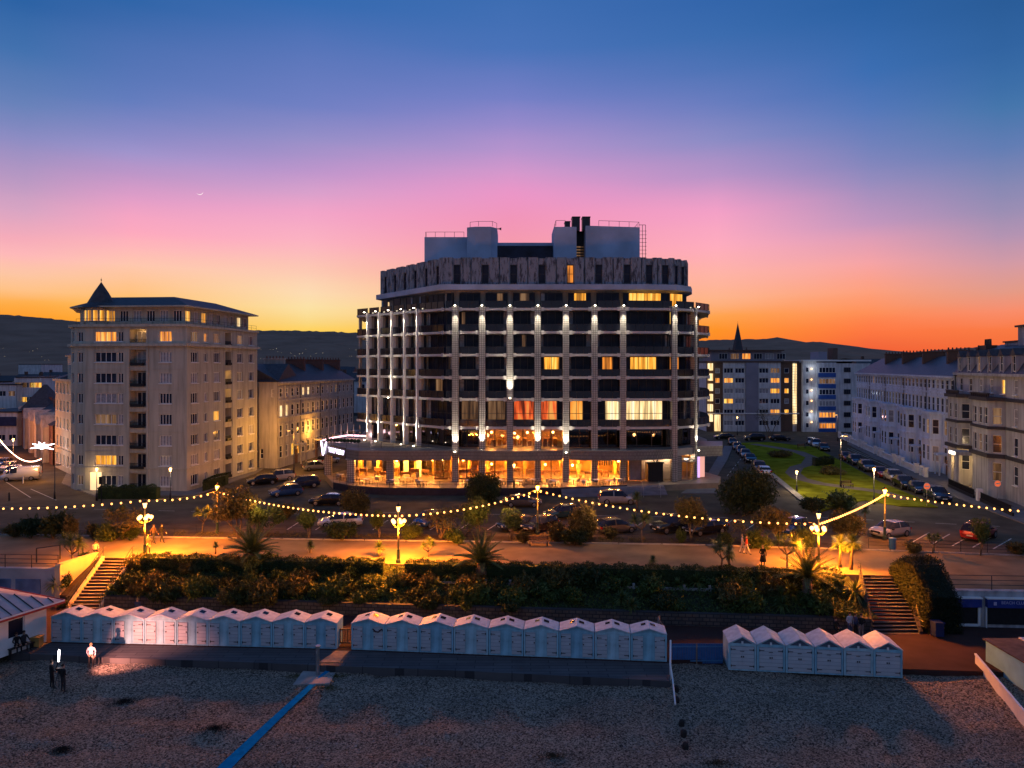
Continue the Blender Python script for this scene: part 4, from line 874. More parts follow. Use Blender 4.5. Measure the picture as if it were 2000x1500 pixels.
# ================= terraces =================
def terrace_house(k, n, A, B, label, cat, group, H_, rows, wallm, roofm, lits, bay=True, z_ridge=3.2, chim='brick', frame='white', base=0, porch=True, bay_h=9.3, loc=None):
    a = lerp(A,B,k/n); b = lerp(A,B,(k+1)/n); o = thing('terraced_house', label, cat, (a[0],a[1],0), 0, group)
    Mx, Ln, an = fframe((0,0), (b[0]-a[0], b[1]-a[1])); mb = MB(); mb.M = Mx; ops = []; wl = []
    for ri, (zc, w, h, cnt) in enumerate(rows):
        us = [Ln*(i+.5)/cnt for i in range(cnt)]
        for i, u in enumerate(us):
            if bay and zc < bay_h and u < Ln*.56: continue
            ops.append((u-w/2,u+w/2,zc-h/2,zc+h/2)); wl.append((ri,i))
    wall_cells(mb, Ln, 0, H_, ops, 0, .12)
    mb.box(0,Ln,-.45,-.003,H_-.3,H_,0); mb.box(0,Ln,-.15,-.003,rows[0][0]-rows[0][2]/2-.75,rows[0][0]-rows[0][2]/2-.45,0)
    mb.box(0,Ln,-.2,-.003,rows[1][0]-rows[1][2]/2-.35,rows[1][0]-rows[1][2]/2-.15,0)
    for i in range(int(Ln/.6)): mb.box(i*.6+.1,i*.6+.3,-.35,-.004,H_-.55,H_-.31,0)
    for q in ops:
        mb.box(q[0]-.10,q[0]-.002,-.05,-.003,q[2],q[3]+.12,0); mb.box(q[1]+.002,q[1]+.10,-.05,-.003,q[2],q[3]+.12,0); mb.box(q[0]-.2,q[1]+.2,-.14,-.003,q[3]+.125,q[3]+.28,0); mb.box(q[0]-.15,q[1]+.15,-.16,-.003,q[2]-.16,q[2]-.003,0)
    mb.build('wall', M[wallm], o)
    for q, key in zip(ops, wl): window(o, Mx, an, q[0], q[2], q[1]-q[0], q[3]-q[2], y=.07, nx=1 if q[1]-q[0] < 1.6 else 2, nz=2, t=.07, frame=frame, pane=lits.get((k,)+key, 'curtain' if random.random() < .15 else 'glass'))
    if bay:
        x0, x1 = Ln*.06, Ln*.54; P = [(x0,0),(x0+.9,-1.3),(x1-.9,-1.3),(x1,0)]
        mb = MB(); mb.M = Mx; segs = list(zip(P, P[1:])); wins = []
        for (p, q) in segs:
            M2, L2_, a2 = fframe(p, q); mb.M = Mx @ M2; zz = [r for r in rows if r[0] < bay_h]; cnt = max(1, round(L2_/1.9)); us = [L2_*(i+.5)/cnt for i in range(cnt)]
            w = min(1.15, L2_*.6); oo = [(u-w/2,u+w/2,r[0]-r[2]/2,r[0]+r[2]/2) for r in zz for u in us]
            wall_cells(mb, L2_, 0, bay_h, oo, 0, .12)
            for z in (bay_h-.3, bay_h-4.3): mb.box(-.06,L2_+.06,-.16,-.003,z,z+.3)
            for q2 in oo: wins.append((Mx @ M2, an+a2, q2, w))
        mb.M = Mx; mb.prism([(x0-.1,.0),(x0+.85,-1.45),(x1-.85,-1.45),(x1+.1,0)], bay_h, bay_h+.25)
        bo = mb.build('bay', M[wallm], o)
        for (m2, a2, q, w) in wins: window(o, m2, a2, q[0], q[2], q[1]-q[0], q[3]-q[2], y=.07, nx=1, nz=2, t=.07, frame=frame, pane='win_dim' if random.random() < .06 else ('curtain' if random.random() < .12 else 'glass'))
    if porch:
        mb = MB(); mb.M = Mx; x0 = Ln*.66; mb.box(x0,x0+2.2,-1.5,-.01,3.1,3.4,0)
        for q in (x0+.05, x0+1.95): mb.box(q,q+.2,-1.45,-1.25,0,3.1,0)
        mb.build('porch', M[wallm], o); mb = MB(); mb.M = Mx; mb.box(x0+.6,x0+1.6,-.06,-.004,0,2.4); mb.build('door', M['wood'], o)
    mb = MB(); mb.M = Mx; mb.tube([(Ln-.12,-.1,.2),(Ln-.12,-.1,H_-.6)], .06, 6); mb.build('drainpipe', M['dkmetal'], o)
    mb = MB(); mb.M = Mx; mb.box(0,Ln,.24,11,0,H_-.01); mb.build('rear_wall', M[wallm], o)
    mb = MB(); mb.M = Mx; mb.add([(0,-.3,H_+.003),(Ln,-.3,H_+.003),(Ln,11,H_+.003),(0,11,H_+.003),(0,5.4,H_+z_ridge),(Ln,5.4,H_+z_ridge)], [(0,1,5,4),(2,3,4,5),(0,4,3),(1,2,5)]); mb.build('roof', M[roofm], o)
    mb = MB(); mb.M = Mx; mb.box(-.35,.35,1.6,9,H_+.2,H_+z_ridge+.1,0) if False else None
    mb.box(Ln-.5,Ln+.25,3.0,6.6,H_-1,H_+z_ridge+.75,0); mb.box(Ln-.6,Ln+.35,2.9,6.7,H_+z_ridge+.75,H_+z_ridge+.95,0)
    for i in range(6): c = 3.2+i*.6; mb.lathe([(.14,0),(.11,.4)], tuple((Ln-.12,c,H_+z_ridge+.95)), 6, 1)
    mb.build('chimney', [M[chim], M['red_brick']], o)
    return o
M['slate_r'] = M['slate']
rA, rB = (79.8,166.0), (65.4,105.9)
ords = ['farthest','second farthest','third','middle','third nearest','second nearest','nearest']
R7 = [(13.85,1.3,1.45,6),(10.65,1.3,2.2,6),(7.2,1.4,2.3,5),(3.0,1.4,2.4,5)]
lr = {(4,2,3):'win_dim',(1,0,1):'win_dim'}
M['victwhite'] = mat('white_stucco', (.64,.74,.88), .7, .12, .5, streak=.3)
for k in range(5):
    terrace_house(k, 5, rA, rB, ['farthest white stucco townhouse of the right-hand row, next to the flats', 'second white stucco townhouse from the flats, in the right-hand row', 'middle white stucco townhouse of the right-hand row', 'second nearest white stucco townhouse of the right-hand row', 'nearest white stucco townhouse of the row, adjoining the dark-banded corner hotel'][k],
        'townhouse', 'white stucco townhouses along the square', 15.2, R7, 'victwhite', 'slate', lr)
    a = lerp(rA,rB,k/5); b = lerp(rA,rB,(k+1)/5)
    g = thing('garden_wall', ['white balustraded front wall of the farthest townhouse', 'white balustraded front wall before the second townhouse from the flats', 'white balustraded front wall before the middle townhouse', 'white balustraded front wall before the second nearest townhouse', 'white balustraded front wall nearest the corner hotel'][k], 'wall', (a[0],a[1],0), 0, 'white front walls along the pavement')
    Mx, Ln, an = fframe((0,0), (b[0]-a[0], b[1]-a[1])); mb = MB(); mb.M = Mx
    for (p, q) in ((.3,Ln*.62),(Ln*.82,Ln-.3)):
        mb.box(p,q,-3.9,-3.65,.1,.35); mb.box(p,q,-3.95,-3.6,1.05,1.2)
        for i in range(int((q-p)/.35)): mb.box(p+i*.35+.05,p+i*.35+.2,-3.85,-3.7,.35,1.05)
        for c in (p,q): mb.box(c-.25,c+.25,-4.05,-3.5,.1,1.5); mb.box(c-.32,c+.32,-4.12,-3.43,1.5,1.62)
    mb.build('balustrade', M['white'], g)
lA, lB = (-38.2,117.0), (-33.2,150.0)
Lr = [(12.3,.85,1.4,4),(9.3,.95,1.9,4),(6.0,.95,2.0,4),(2.6,.95,2.0,4)]
ll = {(1,0,0):'win_white',(1,0,1):'win_white',(0,1,0):'win_white',(0,1,1):'win_white',(2,0,3):'win_dim',(0,3,2):'win_yellow',(0,3,3):'win_yellow'}
for k in range(4):
    terrace_house(k, 4, lA, lB, ['nearest cream townhouse between tower block and hotel, lit orange at street level', 'cream townhouse second from the tower block, two lit windows under the eaves', 'cream townhouse third from the tower block', 'farthest cream townhouse, partly behind the hotel'][k],
        'townhouse', 'cream townhouses left of the hotel', 14.1, Lr, 'cream2', 'dark_slate', ll, bay=False, chim='cream2' if k == 0 else 'red_brick', z_ridge=3.0)
g = thing('gable_wing', 'plain cream end wing beside the tower block, blank wall glowing orange from the street lamp', 'house', (-41.3,117,0))
mb = MB(); wall_cells(mb, 3.0, 0, 14.1, [(2.0,2.6,11.6,12.9),(0.2,.7,1.6,3.2)], 0, .2); mb.box(0,3.0,.21,12,0,14.09); mb.build('wall', M['cream2'], g)
window(g, Matrix(), 0, 2.0, 11.6, .6, 1.3, nx=1, nz=2); window(g, Matrix(), 0, .2, 1.6, .5, 1.6, nx=1, nz=2)
mb = MB(); mb.add([(-.2,-.2,14.1),(3.1,-.2,14.1),(3.1,12,14.1),(-.2,12,14.1),(-.2,5.5,17.1),(3.1,5.5,17.1)], [(0,1,5,4),(2,3,4,5),(0,4,3),(1,2,5)]); mb.build('roof', M['dark_slate'], g)
# ================= dark-banded corner hotel on the far right =================
ch = thing('corner_hotel', 'tall pale hotel with dark cornices, attic dormers and glowing entrance at right edge', 'hotel', (65.4,105.4,0))
cA, cB = (65.4,105.4), (59.6,81.4)
Mx, Ln, an = fframe((0,0), (cB[0]-cA[0], cB[1]-cA[1])); M['chwall'] = mat('pale_render', (.42,.43,.45), .75, .14, .4, streak=.35)
M['band'] = mat('dark_cornice', (.035,.035,.045), .6, .2, 2)
rr = [(14.1,1.0,1.8,7),(10.4,1.0,2.1,7),(6.9,1.05,2.2,7),(3.4,1.1,2.3,7)]
mb = MB(); mb.M = Mx; ops = [(Ln*(i+.5)/7-w/2,Ln*(i+.5)/7+w/2,zc-h/2,zc+h/2) for (zc,w,h,c) in rr for i in range(7) if not (zc < 12 and i in (0,1,3,4)) and not (zc < 4 and i == 2)]
wall_cells(mb, Ln, 0, 15.7, ops, 0, .12); mb.box(0,Ln,.23,12,0,15.69); mb.build('wall', M['chwall'], ch)
for i, q in enumerate(ops): window(ch, Mx, an, q[0], q[2], q[1]-q[0], q[3]-q[2], y=.07, nx=1, nz=2, frame='white', pane='win_yellow' if i == 4 else ('curtain' if random.random() < .35 else 'glass'), sill=True)
for (x0, x1, bh) in ((.3,6.2,12.3),(9.6,16.6,12.3)):
    P = [(x0,0),(x0+.9,-1.6),(x1-.9,-1.6),(x1,0)]; mb = MB(); ww = []
    for (p, q) in zip(P, P[1:]):
        M2, L2_, a2 = fframe(p, q); mb.M = Mx @ M2; cnt = max(1, round(L2_/1.7)); w = min(1.0,L2_*.6); oo = [(L2_*(i+.5)/cnt-w/2, L2_*(i+.5)/cnt+w/2, zc-h/2, zc+h/2) for (zc,_,h,_) in rr[1:] for i in range(cnt)]
        if x0 > 9: oo = [o_ for o_ in oo if o_[2] > 4 or L2_ < 3]
        wall_cells(mb, L2_, 0, bh, oo, 0, .2)
        ww += [(Mx @ M2, an+a2, q2) for q2 in oo]
    mb.build('bay', M['chwall'], ch)
    for (m2, a2, q) in ww: window(ch, m2, a2, q[0], q[2], q[1]-q[0], q[3]-q[2], nx=1, nz=2, pane='win_dim' if random.random() < .15 else 'glass')
    mb = MB(); mb.M = Mx
    for z, h, d in ((bh,.45,.35),(8.75,.35,.2),(5.15,.5,.3)): mb.prism([(x0-d,0),(x0+.9-d,-1.6-d),(x1-.9+d,-1.6-d),(x1+d,0)], z-.001, z+h)
    for i in range(9): c = x0+.8+(x1-x0-1.6)*i/8; mb.box(c-.1,c+.1,-1.75,-1.55,bh+.45,bh+.85)
    mb.box(x0+.6,x1-.6,-1.8,-1.5,bh+.85,bh+1.0); mb.build('cornice', M['band'], ch)
mb = MB(); mb.M = Mx
for z, h, d in ((12.3,.4,.25),(8.75,.35,.12),(5.15,.45,.2)): mb.box(-.02,Ln,-d,-.004,z+.002,z+h-.002)
mb.build('cornice', M['band'], ch)
mb = MB(); mb.M = Mx; mb.box(-.1,Ln+.1,-.5,-.004,15.4,15.75,0); mb.add([(-.1,-.3,15.76),(Ln,-.3,15.76),(Ln,12,15.76),(-.1,12,15.76),(-.1,1.6,18.6),(Ln,1.6,18.6),(Ln,10,18.6),(-.1,10,18.6),(-.1,5.8,19.8),(Ln,5.8,19.8)],
   [(0,1,5,4),(4,5,9,8),(8,9,6,7),(7,6,2,3),(0,4,8,7,3),(1,2,6,9,5)], 1); mb.build('roof', [M['chwall'], M['slate']], ch)
for i in range(7):
    c = Ln*(i+.5)/7; mb = MB(); mb.M = Mx; mb.box(c-.65,c-.45,-.25,1.2,15.8,18.0,0); mb.box(c+.45,c+.65,-.25,1.2,15.8,18.0,0); mb.box(c-.45,c+.45,-.1,1.2,15.8,16.05,0)
    mb.add([(c-.75,-.35,18.0),(c+.75,-.35,18.0),(c,-.35,18.9),(c-.75,2,18.0),(c+.75,2,18.0),(c,2,18.9)], [(0,1,2),(0,2,5,3),(1,4,5,2),(0,3,4,1)], 1); d_ = mb.build('dormer', [M['chwall'], M['dark_slate']], ch)
    window(ch, Mx, an, c-.45, 16.05, .9, 1.9, y=-.1, nx=1, nz=2, pane='win_dim' if i == 2 else 'glass')
mb = MB(); mb.M = Mx; mb.box(8.6,13.2,4.5,6.3,17.5,21.9,0); mb.box(8.3,13.5,4.2,6.6,21.9,22.15,1); mb.box(3.2,7.6,5,6.4,17.5,20.0,0); mb.box(3.0,7.8,4.8,6.6,20.0,20.2,1); mb.box(-.2,2.2,3,4.4,15.8,19.7,2)
for i in range(3): mb.lathe([(.2,0),(.17,.9)], (.3+i*.75,3.7,19.7), 8, 2)
mb.build('chimney', [M['chwall'], M['band'], M['brick']], ch)
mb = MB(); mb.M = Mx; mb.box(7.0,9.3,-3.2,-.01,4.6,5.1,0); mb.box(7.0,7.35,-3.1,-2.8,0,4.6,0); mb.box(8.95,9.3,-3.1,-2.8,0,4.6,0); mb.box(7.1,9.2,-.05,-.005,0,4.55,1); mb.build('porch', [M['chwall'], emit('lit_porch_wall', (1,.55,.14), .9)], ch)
mb = MB(); mb.M = Mx; mb.box(7.2,9.1,-3.35,-3.21,4.65,5.05); mb.build('sign', emit('white_sign_box', (1,.85,.65), 5), ch)
P = Mx @ Vector((8.1,-2.0,3.9)); lamp('POINT','porch_lamp',tuple(P), 260, (1,.58,.2), .15, ch)
P = Mx @ Vector((13,-3.0,4.6)); 
g = thing('garden_wall', 'low dark basement railing wall with stone pier before the corner hotel', 'wall', (61,86,0)); mb = MB(); M3, Ln3, an3 = fframe((0,0),(cB[0]-cA[0],cB[1]-cA[1])); mb.M = M3
mb.box(-12,-3,-4.0,-3.8,.1,.5,0); mb.box(-1.2,8,-4.0,-3.8,.1,.5,0); mb.box(-1.6,-1.0,-4.2,-3.6,.1,1.6,1); mb.box(-12,-3,-3.93,-3.87,1.2,1.26,0); mb.box(-1.2,8,-3.93,-3.87,1.2,1.26,0)
for i in range(140):
    c = -12+i*.14
    if not -3 < c < -1.2: mb.box(c,c+.03,-3.92,-3.88,.5,1.2,0)
mb.build('railing', [M['black'], M['white']], g)
# ================= modern flats on the right =================
fl = thing('apartment_block', 'long brown and white modern block of flats behind the square, with a bright stair window', 'apartment block', (XX(1380,183),183,0))
x_ = lambda px: XX(px,183)-XX(1380,183)
secs = [(1380,1391,'brick'),(1391,1412,'brick'),(1412,1456,'offwhite'),(1456,1481,'greyp'),(1481,1525,'offwhite'),(1525,1548,'brick'),(1556,1568,'brick')]
M['greyp'] = mat('lilac_grey_panel', (.26,.25,.30), .8, .1, .5)
zr = [ZZ(620+y/3.226,183) for y in (335,397,463,527,595,665)]
lf = {(2,1,0):'win_orange',(2,3,0):'win_yellow',(4,1,1):'win_orange',(4,2,1):'win_yellow',(4,4,1):'win_orange',(5,1,0):'win_orange',(5,2,0):'win_yellow',(5,4,0):'win_yellow',(1,1,0):'win_orange',(4,0,1):'win_dim',(1,0,0):'curtain'}
for si, (a, b, m_) in enumerate(secs):
    xa, xb = x_(a), x_(b); W = xb-xa; cnt = {0:0,1:1,2:2,3:0,4:2,5:1,6:0}[si]; Mx = Matrix.Translation((xa, 0 if si not in (3,) else -.25, 0))
    ops = [(W*(i+.5)/cnt-(1.2 if cnt == 2 else .6),W*(i+.5)/cnt+(1.2 if cnt == 2 else .6),z-.65,z+.65) for z in (zr if si in (2,4) else zr[:5]) for i in range(cnt)]
    mb = MB(); mb.M = Mx; wall_cells(mb, W, 0, 17.6, ops, 0, .2); mb.build('wall', M[m_], fl)
    for j, q in enumerate(ops): window(fl, Mx, 0, q[0], q[2], q[1]-q[0], 1.3, nx=3 if cnt == 2 else 1, t=.09, pane=lf.get((si, j//max(cnt,1), j % max(cnt,1)), 'curtain' if random.random() < .5 else 'glass'))
mb = MB(); mb.box(0,x_(1568),.3,14,0,17.5); mb.build('rear_wall', M['offwhite'], fl)
mb = MB(); mb.box(-.2,x_(1560),-.3,14,17.6,18.0,0); mb.box(2,x_(1535),3,11,18.0,20.6,1); mb.box(1,x_(1538),2,12,20.6,20.9,0); mb.build('roof', [M['brick'], M['greyp']], fl)
for i in range(6): window(fl, Matrix(), 0, 4+i*3, 18.5, 2.2, 1.5, y=2.9, nx=3, pane=['glass','win_dim','win_orange','glass','curtain','glass'][i])
mb = MB(); mb.box(x_(1548),x_(1556),-.05,.1,2,17.3,0)
for i in range(22): mb.box(x_(1548),x_(1556),-.14,-.06,2.3+i*.68,2.3+i*.68+.1,1)
mb.build('stair_window', [M['win_white'], M['white']], fl)
mb = MB(); mb.box(x_(1380),x_(1560),-.4,-.02,4.5,4.75); mb.build('ledge', M['white'], fl)
mb = MB(); mb.box(x_(1395),x_(1407),-.06,-.02,.1,4.3); mb.build('lobby_window', M['win_white'], fl)
mb = MB()
for z in range(6): mb.box(x_(1382),x_(1390),-1.2,-.02,2.6+z*2.6,4.4+z*2.6)
mb.build('stair_window', M['win_white'], fl)
f2 = thing('apartment_block', 'white and blue panelled modern block of flats at the corner beside the white townhouses', 'apartment block', (XX(1568,182),182,0)); x_ = lambda px: XX(px,182)-XX(1568,182)
M['bluep'] = mat('blue_panel', (.03,.10,.36), .5, .15, 1)
mb = MB(); mb.box(0,x_(1594),0,12,0,17.9); mb.box(x_(1594),x_(1632),-.4,12,0,17.6); mb.box(x_(1632),x_(1700),-.0,12,0,17.4); mb.build('wall', M['offwhite'], f2)
zz = [ZZ(620+y/3.226,182) for y in (330,400,468,540,612,680)]
for i, z in enumerate(zz):
    window(f2, Matrix(), 0, x_(1598), z-.75, x_(1630)-x_(1598), 1.4, y=-.47, nx=5, t=.1, pane=['glass','win_dim','glass','curtain','win_orange','win_orange'][i])
    window(f2, Matrix(), 0, x_(1648), z-.6, 1.7, 1.2, y=-.07, nx=3, t=.1, frame='dkmetal')
    window(f2, Matrix(), 0, x_(1573), z-.6, .9, 1.3, y=-.07, nx=1, t=.1)
mb = MB()
for z in zz: mb.box(x_(1597),x_(1631),-.5,-.41,z-1.85,z-.78)
mb.build('blue_panel', M['bluep'], f2)
mb = MB(); mb.box(-.2,x_(1700),-.5,12,17.91,18.3,0); mb.box(x_(1605),x_(1622),2,7,18.3,20.4,1); mb.box(x_(1640),x_(1650),4,7,18.3,21.4,2); mb.build('roof', [M['white'], M['greyp'], M['brick']], f2)
for k in range(6):
    mb = MB(); x = x_(1584); z = 2.5+k*2.7; mb.ball((x,-.35,z),.18,6,5,0); mb.box(x-.05,x+.05,-.3,-.01,z-.05,z+.05,1); mb.build('wall_light', [M['lampglow'], M['dkmetal']], f2)
for z in (4,10,16): lamp('POINT','wall_lamp',(x_(1584),-1.2,z), 60, (.75,.85,1), .2, f2)
# church spire beyond the flats
sp = thing('church', 'dark pointed church spire rising behind the flats on the right', 'church', (XX(1441,320),320,0))
mb = MB(); mb.box(-3.2,3.2,-3.2,3.2,0,ZZ(690,320)); 
for sx_ in (-1,1):
    for sy in (-1,1): mb.lathe([(.5,ZZ(692,320)),(.5,ZZ(685,320)),(.02,ZZ(678,320))], (sx_*2.9,sy*2.9,0), 6)
mb.build('tower', M['brick'], sp); mb = MB(); mb.lathe([(3.0,ZZ(690,320)),(2.4,ZZ(682,320)),(.05,ZZ(631,320)),(.02,ZZ(627,320))], (0,0,0), 8)
mb.build('spire', M['dark_slate'], sp); mb = MB(); mb.box(-9,-3.3,2,20,0,ZZ(697,320)); mb.build('nave', M['brick'], sp)
# small houses and town lights beyond
RT = random.Random(21); k = 0
def far_house(px, Y, w, h, litp, seed, label, group):
    o = thing('house', label, 'house', (XX(px,Y),Y,0), RT.uniform(-.3,.3), group); mb = MB(); g0 = -1
    zz0 = max(0, (Y-800)/1500*70) if px < 1100 or Y > 900 else 0
    mb.box(0,w,0,8,g0,h+zz0); wl = mb.build('wall', M[RT.choice(['cream2','brick','offwhite'])], o)
    mb = MB(); z = h+zz0; mb.add([(-.4,-.4,z),(w+.4,-.4,z),(w+.4,8.4,z),(-.4,8.4,z),(-.4,4,z+3),(w+.4,4,z+3)], [(0,1,5,4),(2,3,4,5),(0,4,3),(1,2,5)]); mb.build('roof', M['dark_slate'], o)
    mb = MB(); mb.box(w*.2,w*.2+.9,3.4,4.6,z+1,z+4.2); mb.build('chimney', M['brick'], o)
    for i in range(2):
        q = MB(); a = w*(.25+.4*i); q.box(a,a+1.3,-.06,-.01,z-2.4,z-1.1); q.build('window', M['win_yellow'] if RT.random() < litp else M['glass'], o)
for i in range(30):
    Y = RT.uniform(230,520); px = RT.uniform(505,705); far_house(px, Y, RT.uniform(9,16), RT.uniform(9,13.5), .25, i, 'small distant house with dark slate roof between the tower block and the hotel', 'distant houses left of the hotel')
for i in range(16):
    Y = RT.uniform(260,600); px = RT.uniform(-20,108); far_house(px, Y, RT.uniform(10,18), RT.uniform(6,10.5), .3, i, 'small distant house below the hill at the far left', 'distant houses at the far left')
for i in range(14):
    Y = RT.uniform(300,600); px = RT.uniform(1560,1880); far_house(px, Y, RT.uniform(10,18), RT.uniform(12,17.5), .2, i, 'small distant house with dark roof under the right-hand hills', 'distant houses on the right')
tl = MB()
for i in range(70):
    Y = RT.uniform(900,1900); px = RT.choice([RT.uniform(-20,100), RT.uniform(505,700), RT.uniform(505,700)]); py = RT.uniform(680,704)
    s = Y/1400*RT.uniform(.15,.42); tl.ball((XX(px,Y),Y,ZZ(py,Y)), s, 5, 4)
tag(tl.build('town_lights', emit('distant_light', (1,.75,.5), 1.6, 'NONE')), 'scattered tiny lights of the town on the dark hillside', 'lights', kind='stuff')
# crescent moon
mo = MB(); n = 14; Y = 5500; c = (XX(390,Y), ZZ(374,Y)); r = 26; vs = []
for i in range(n+1):
    a = radians(200+ 140*i/n); o_ = .0+.16*sin(pi*i/n)
    for q in (1, 1-o_): 
        for d in (0, 3): vs.append((c[0]+r*cos(a+.15)*q, Y+d, c[1]+r*sin(a+.15)*q))
mo.add(vs, [f for i in range(n) for f in ((4*i,4*i+4,4*i+6,4*i+2),(4*i+1,4*i+3,4*i+7,4*i+5),(4*i,4*i+1,4*i+5,4*i+4),(4*i+2,4*i+6,4*i+7,4*i+3))])
tag(mo.build('moon', emit('moonlight', (1,.85,.85), 1.0, 'NONE')), 'thin crescent moon in the pink sky at upper left', 'moon')
# ================= walls, steps and railings of the seafront =================
M['seawall'] = mat('pale_sea_wall', (.36,.38,.40), .85, .2, .5, .2, 10, det=8)
M['creamwall'] = mat('cream_parapet', (.62,.48,.30), .8, .15, .8, .1, 8)
M['stone'] = brick('rubble_stone', (.16,.13,.11), (.10,.085,.08), (.05,.045,.045), 1, .55, .28, .04, .9, 'N', .8)
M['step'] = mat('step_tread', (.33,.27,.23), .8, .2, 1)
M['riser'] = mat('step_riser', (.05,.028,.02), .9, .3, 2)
def poly_wall(name, label, cat, pts, z0, z1, th, m, cop=None):
    o = thing(name, label, cat, (pts[0][0], pts[0][1], 0)); mb = MB(); q = [(x-pts[0][0], y-pts[0][1]) for x, y in pts]
    for a, b in zip(q, q[1:]):
        Mx, Ln, an = fframe(a, b); mb.M = Mx; mb.box(0, Ln+.01, 0, th, z0, z1)
        if cop: mb.box(-.02, Ln+.03, -.06, th+.05, z1+.001, z1+cop)
    mb.build('wall', m, o); return o
wl = poly_wall('retaining_wall', 'pale sea wall with faded blue panels under the promenade at the far left', 'wall', [(-90,61.1),(-37.02,58.66)], -2.6, .02, .35, M['seawall'], .1)
mb = MB(); Mx, Ln, an = fframe((0,0),(52.98,-2.44)); mb.M = Mx
for i in range(5): c = Ln-1.2-2.5*(i+1); mb.box(c,c+2.1,-.06,-.003,-2.2,-.75)
mb.build('panel', mat('faded_blue_panel', (.10,.17,.30), .7, .5, .8), wl)
rw = poly_wall('retaining_wall', 'blockwork sea wall with beach club kiosks under the promenade on the right', 'wall', [(31.64,53.15),(60,51.55),(110,48)], -2.6, .02, .35, M['tile2'] if False else mat('painted_block', (.42,.42,.44), .8, .25, .6, .2, 8, streak=.4), .1)
poly_wall('parapet', 'cream parapet wall glowing orange beside the left steps', 'wall', [(-37.0,58.7),(-36.0,62.3)], -2.6, .45, .25, M['creamwall'], .08)
poly_wall('parapet', 'sloping orange-lit side wall at the left edge of the left steps', 'wall', [(-37.3,58.45),(-36.95,58.6)], -2.6, .45, .2, M['creamwall'])
sw = [(x, interp(SB,x)) for x in (-32.6,-25,-15,-5,5,15,22,26.1)]
poly_wall('stone_wall', 'low rubble stone wall along the foot of the planted bank', 'wall', sw, -2.6, -1.66, .42, M['stone'])
M['dimstep'] = mat('shade_toned_nosing', (.17,.15,.15), .9, .2, 1); M['dimriser'] = mat('shade_toned_step', (.018,.014,.014), .9, .3, 2)  # darker step colours: the unlit look of the right flight is painted in
def stairs(label, x0t, x1t, yt, x0b, x1b, yb, n, wallm, rails, sm=('step','riser')):
    o = thing('steps', label, 'steps', ((x0t+x1t)/2, yt, 0)); ox, oy = (x0t+x1t)/2, yt; mb = MB(); H0, H1 = .1, -2.6
    for i in range(n):
        t0, t1 = i/n, (i+1)/n; z = H0-(H0-H1)*t1; 
        a0, b0 = x0t+(x0b-x0t)*t0-ox, x1t+(x1b-x1t)*t0-ox; a1, b1 = x0t+(x0b-x0t)*t1-ox, x1t+(x1b-x1t)*t1-ox; y0, y1 = yt+(yb-yt)*t0-oy, yt+(yb-yt)*t1-oy
        if i < n-1 or True:
            zt = z if i < n-1 else H1+.01
            k_ = .72; am, bm_, ym = a0+(a1-a0)*k_, b0+(b1-b0)*k_, y0+(y1-y0)*k_
            mb.add([(a0,y0,zt),(b0,y0,zt),(bm_,ym,zt),(am,ym,zt)], [(3,2,1,0)], 1); mb.add([(am,ym,zt),(bm_,ym,zt),(b1,y1,zt),(a1,y1,zt),(a1,y1,zt-.05),(b1,y1,zt-.05)], [(3,2,1,0),(3,4,5,2)], 0)
        zz = H0-(H0-H1)*t0; mb.add([(a0,y0+.02,zz-.045),(b0,y0+.02,zz-.045),(b0,y0+.02,z),(a0,y0+.02,z)], [(0,3,2,1)], 1)
    mb.build('flight', [M[sm[0]], M[sm[1]]], o)
    for s, (xt, xb) in enumerate(((x0t,x0b),(x1t,x1b))):
        mb = MB(); d = -.22 if s == 0 else .0
        xt -= ox; xb -= ox; yb_ = yb-oy
        vs = [(xt+d,0,H0+.18),(xt+d+.22,0,H0+.18),(xb+d+.22,yb_,H1+.18),(xb+d,yb_,H1+.18),(xt+d,0,-2.6),(xt+d+.22,0,-2.6),(xb+d+.22,yb_,-2.6),(xb+d,yb_,-2.6)]
        mb.add(vs, [(0,1,2,3),(3,2,6,7),(0,3,7,4),(1,5,6,2),(0,4,5,1)]); mb.build('side_wall', wallm, o)
        mb = MB(); c = d+.11
        for h in (.95,.6): mb.tube([(xt+c,.3,H0+h),(xt+c,0,H0+h),(xb+c,yb_,H1+h),(xb+c,yb_-.3,H1+h)], .028, 6)
        for i in range(5): t = i/4; mb.tube([(xt+(xb-xt)*t+c,yb_*t,H0+(H1-H0)*t+.1),(xt+(xb-xt)*t+c,yb_*t,H0+(H1-H0)*t+.95)], .025, 6)
        mb.build('handrail', M[rails], o)
    return o
stairs('flight of steps glowing orange on the left, down from the promenade', -35.25,-32.95, 62.0, -35.35,-32.95, 57.2, 15, M['creamwall'], 'dkmetal')
stairs('dark unlit flight of steps with white nosings on the right', 27.75,30.95, 56.9, 26.1,29.4, 51.7, 16, M['stone'], 'dkmetal', ('dimstep','dimriser'))
def railing(label, pts, z, h=1.05, bars=3, m='dkmetal', r=.025, sp=2.2, zs=None):
    o = thing('railing', label, 'railing', (pts[0][0], pts[0][1], z)); mb = MB(); q = [(x-pts[0][0], y-pts[0][1]) for x, y in pts]
    for k in range(bars): mb.tube([(x,y,h*(k+1)/bars) for x,y in q], r, 5)
    mb.build('rail', M[m], o); mb = MB()
    for a, b in zip(q, q[1:]):
        d = math.dist(a,b); n = max(1, round(d/sp))
        for i in range(n+1): x, y = lerp(a,b,i/n); mb.tube([(x,y,0),(x,y,h)], r*1.3, 5)
    mb.build('post', M[m], o); return o
railing('three-bar iron railing on the sea wall at the far left edge', [(-80,60.9),(-37.3,58.9)], .12)
railing('three-bar iron railing above the beach club kiosks on the right', [(32.5,53.3),(60,51.8),(90,49.6)], .12, sp=3.2)
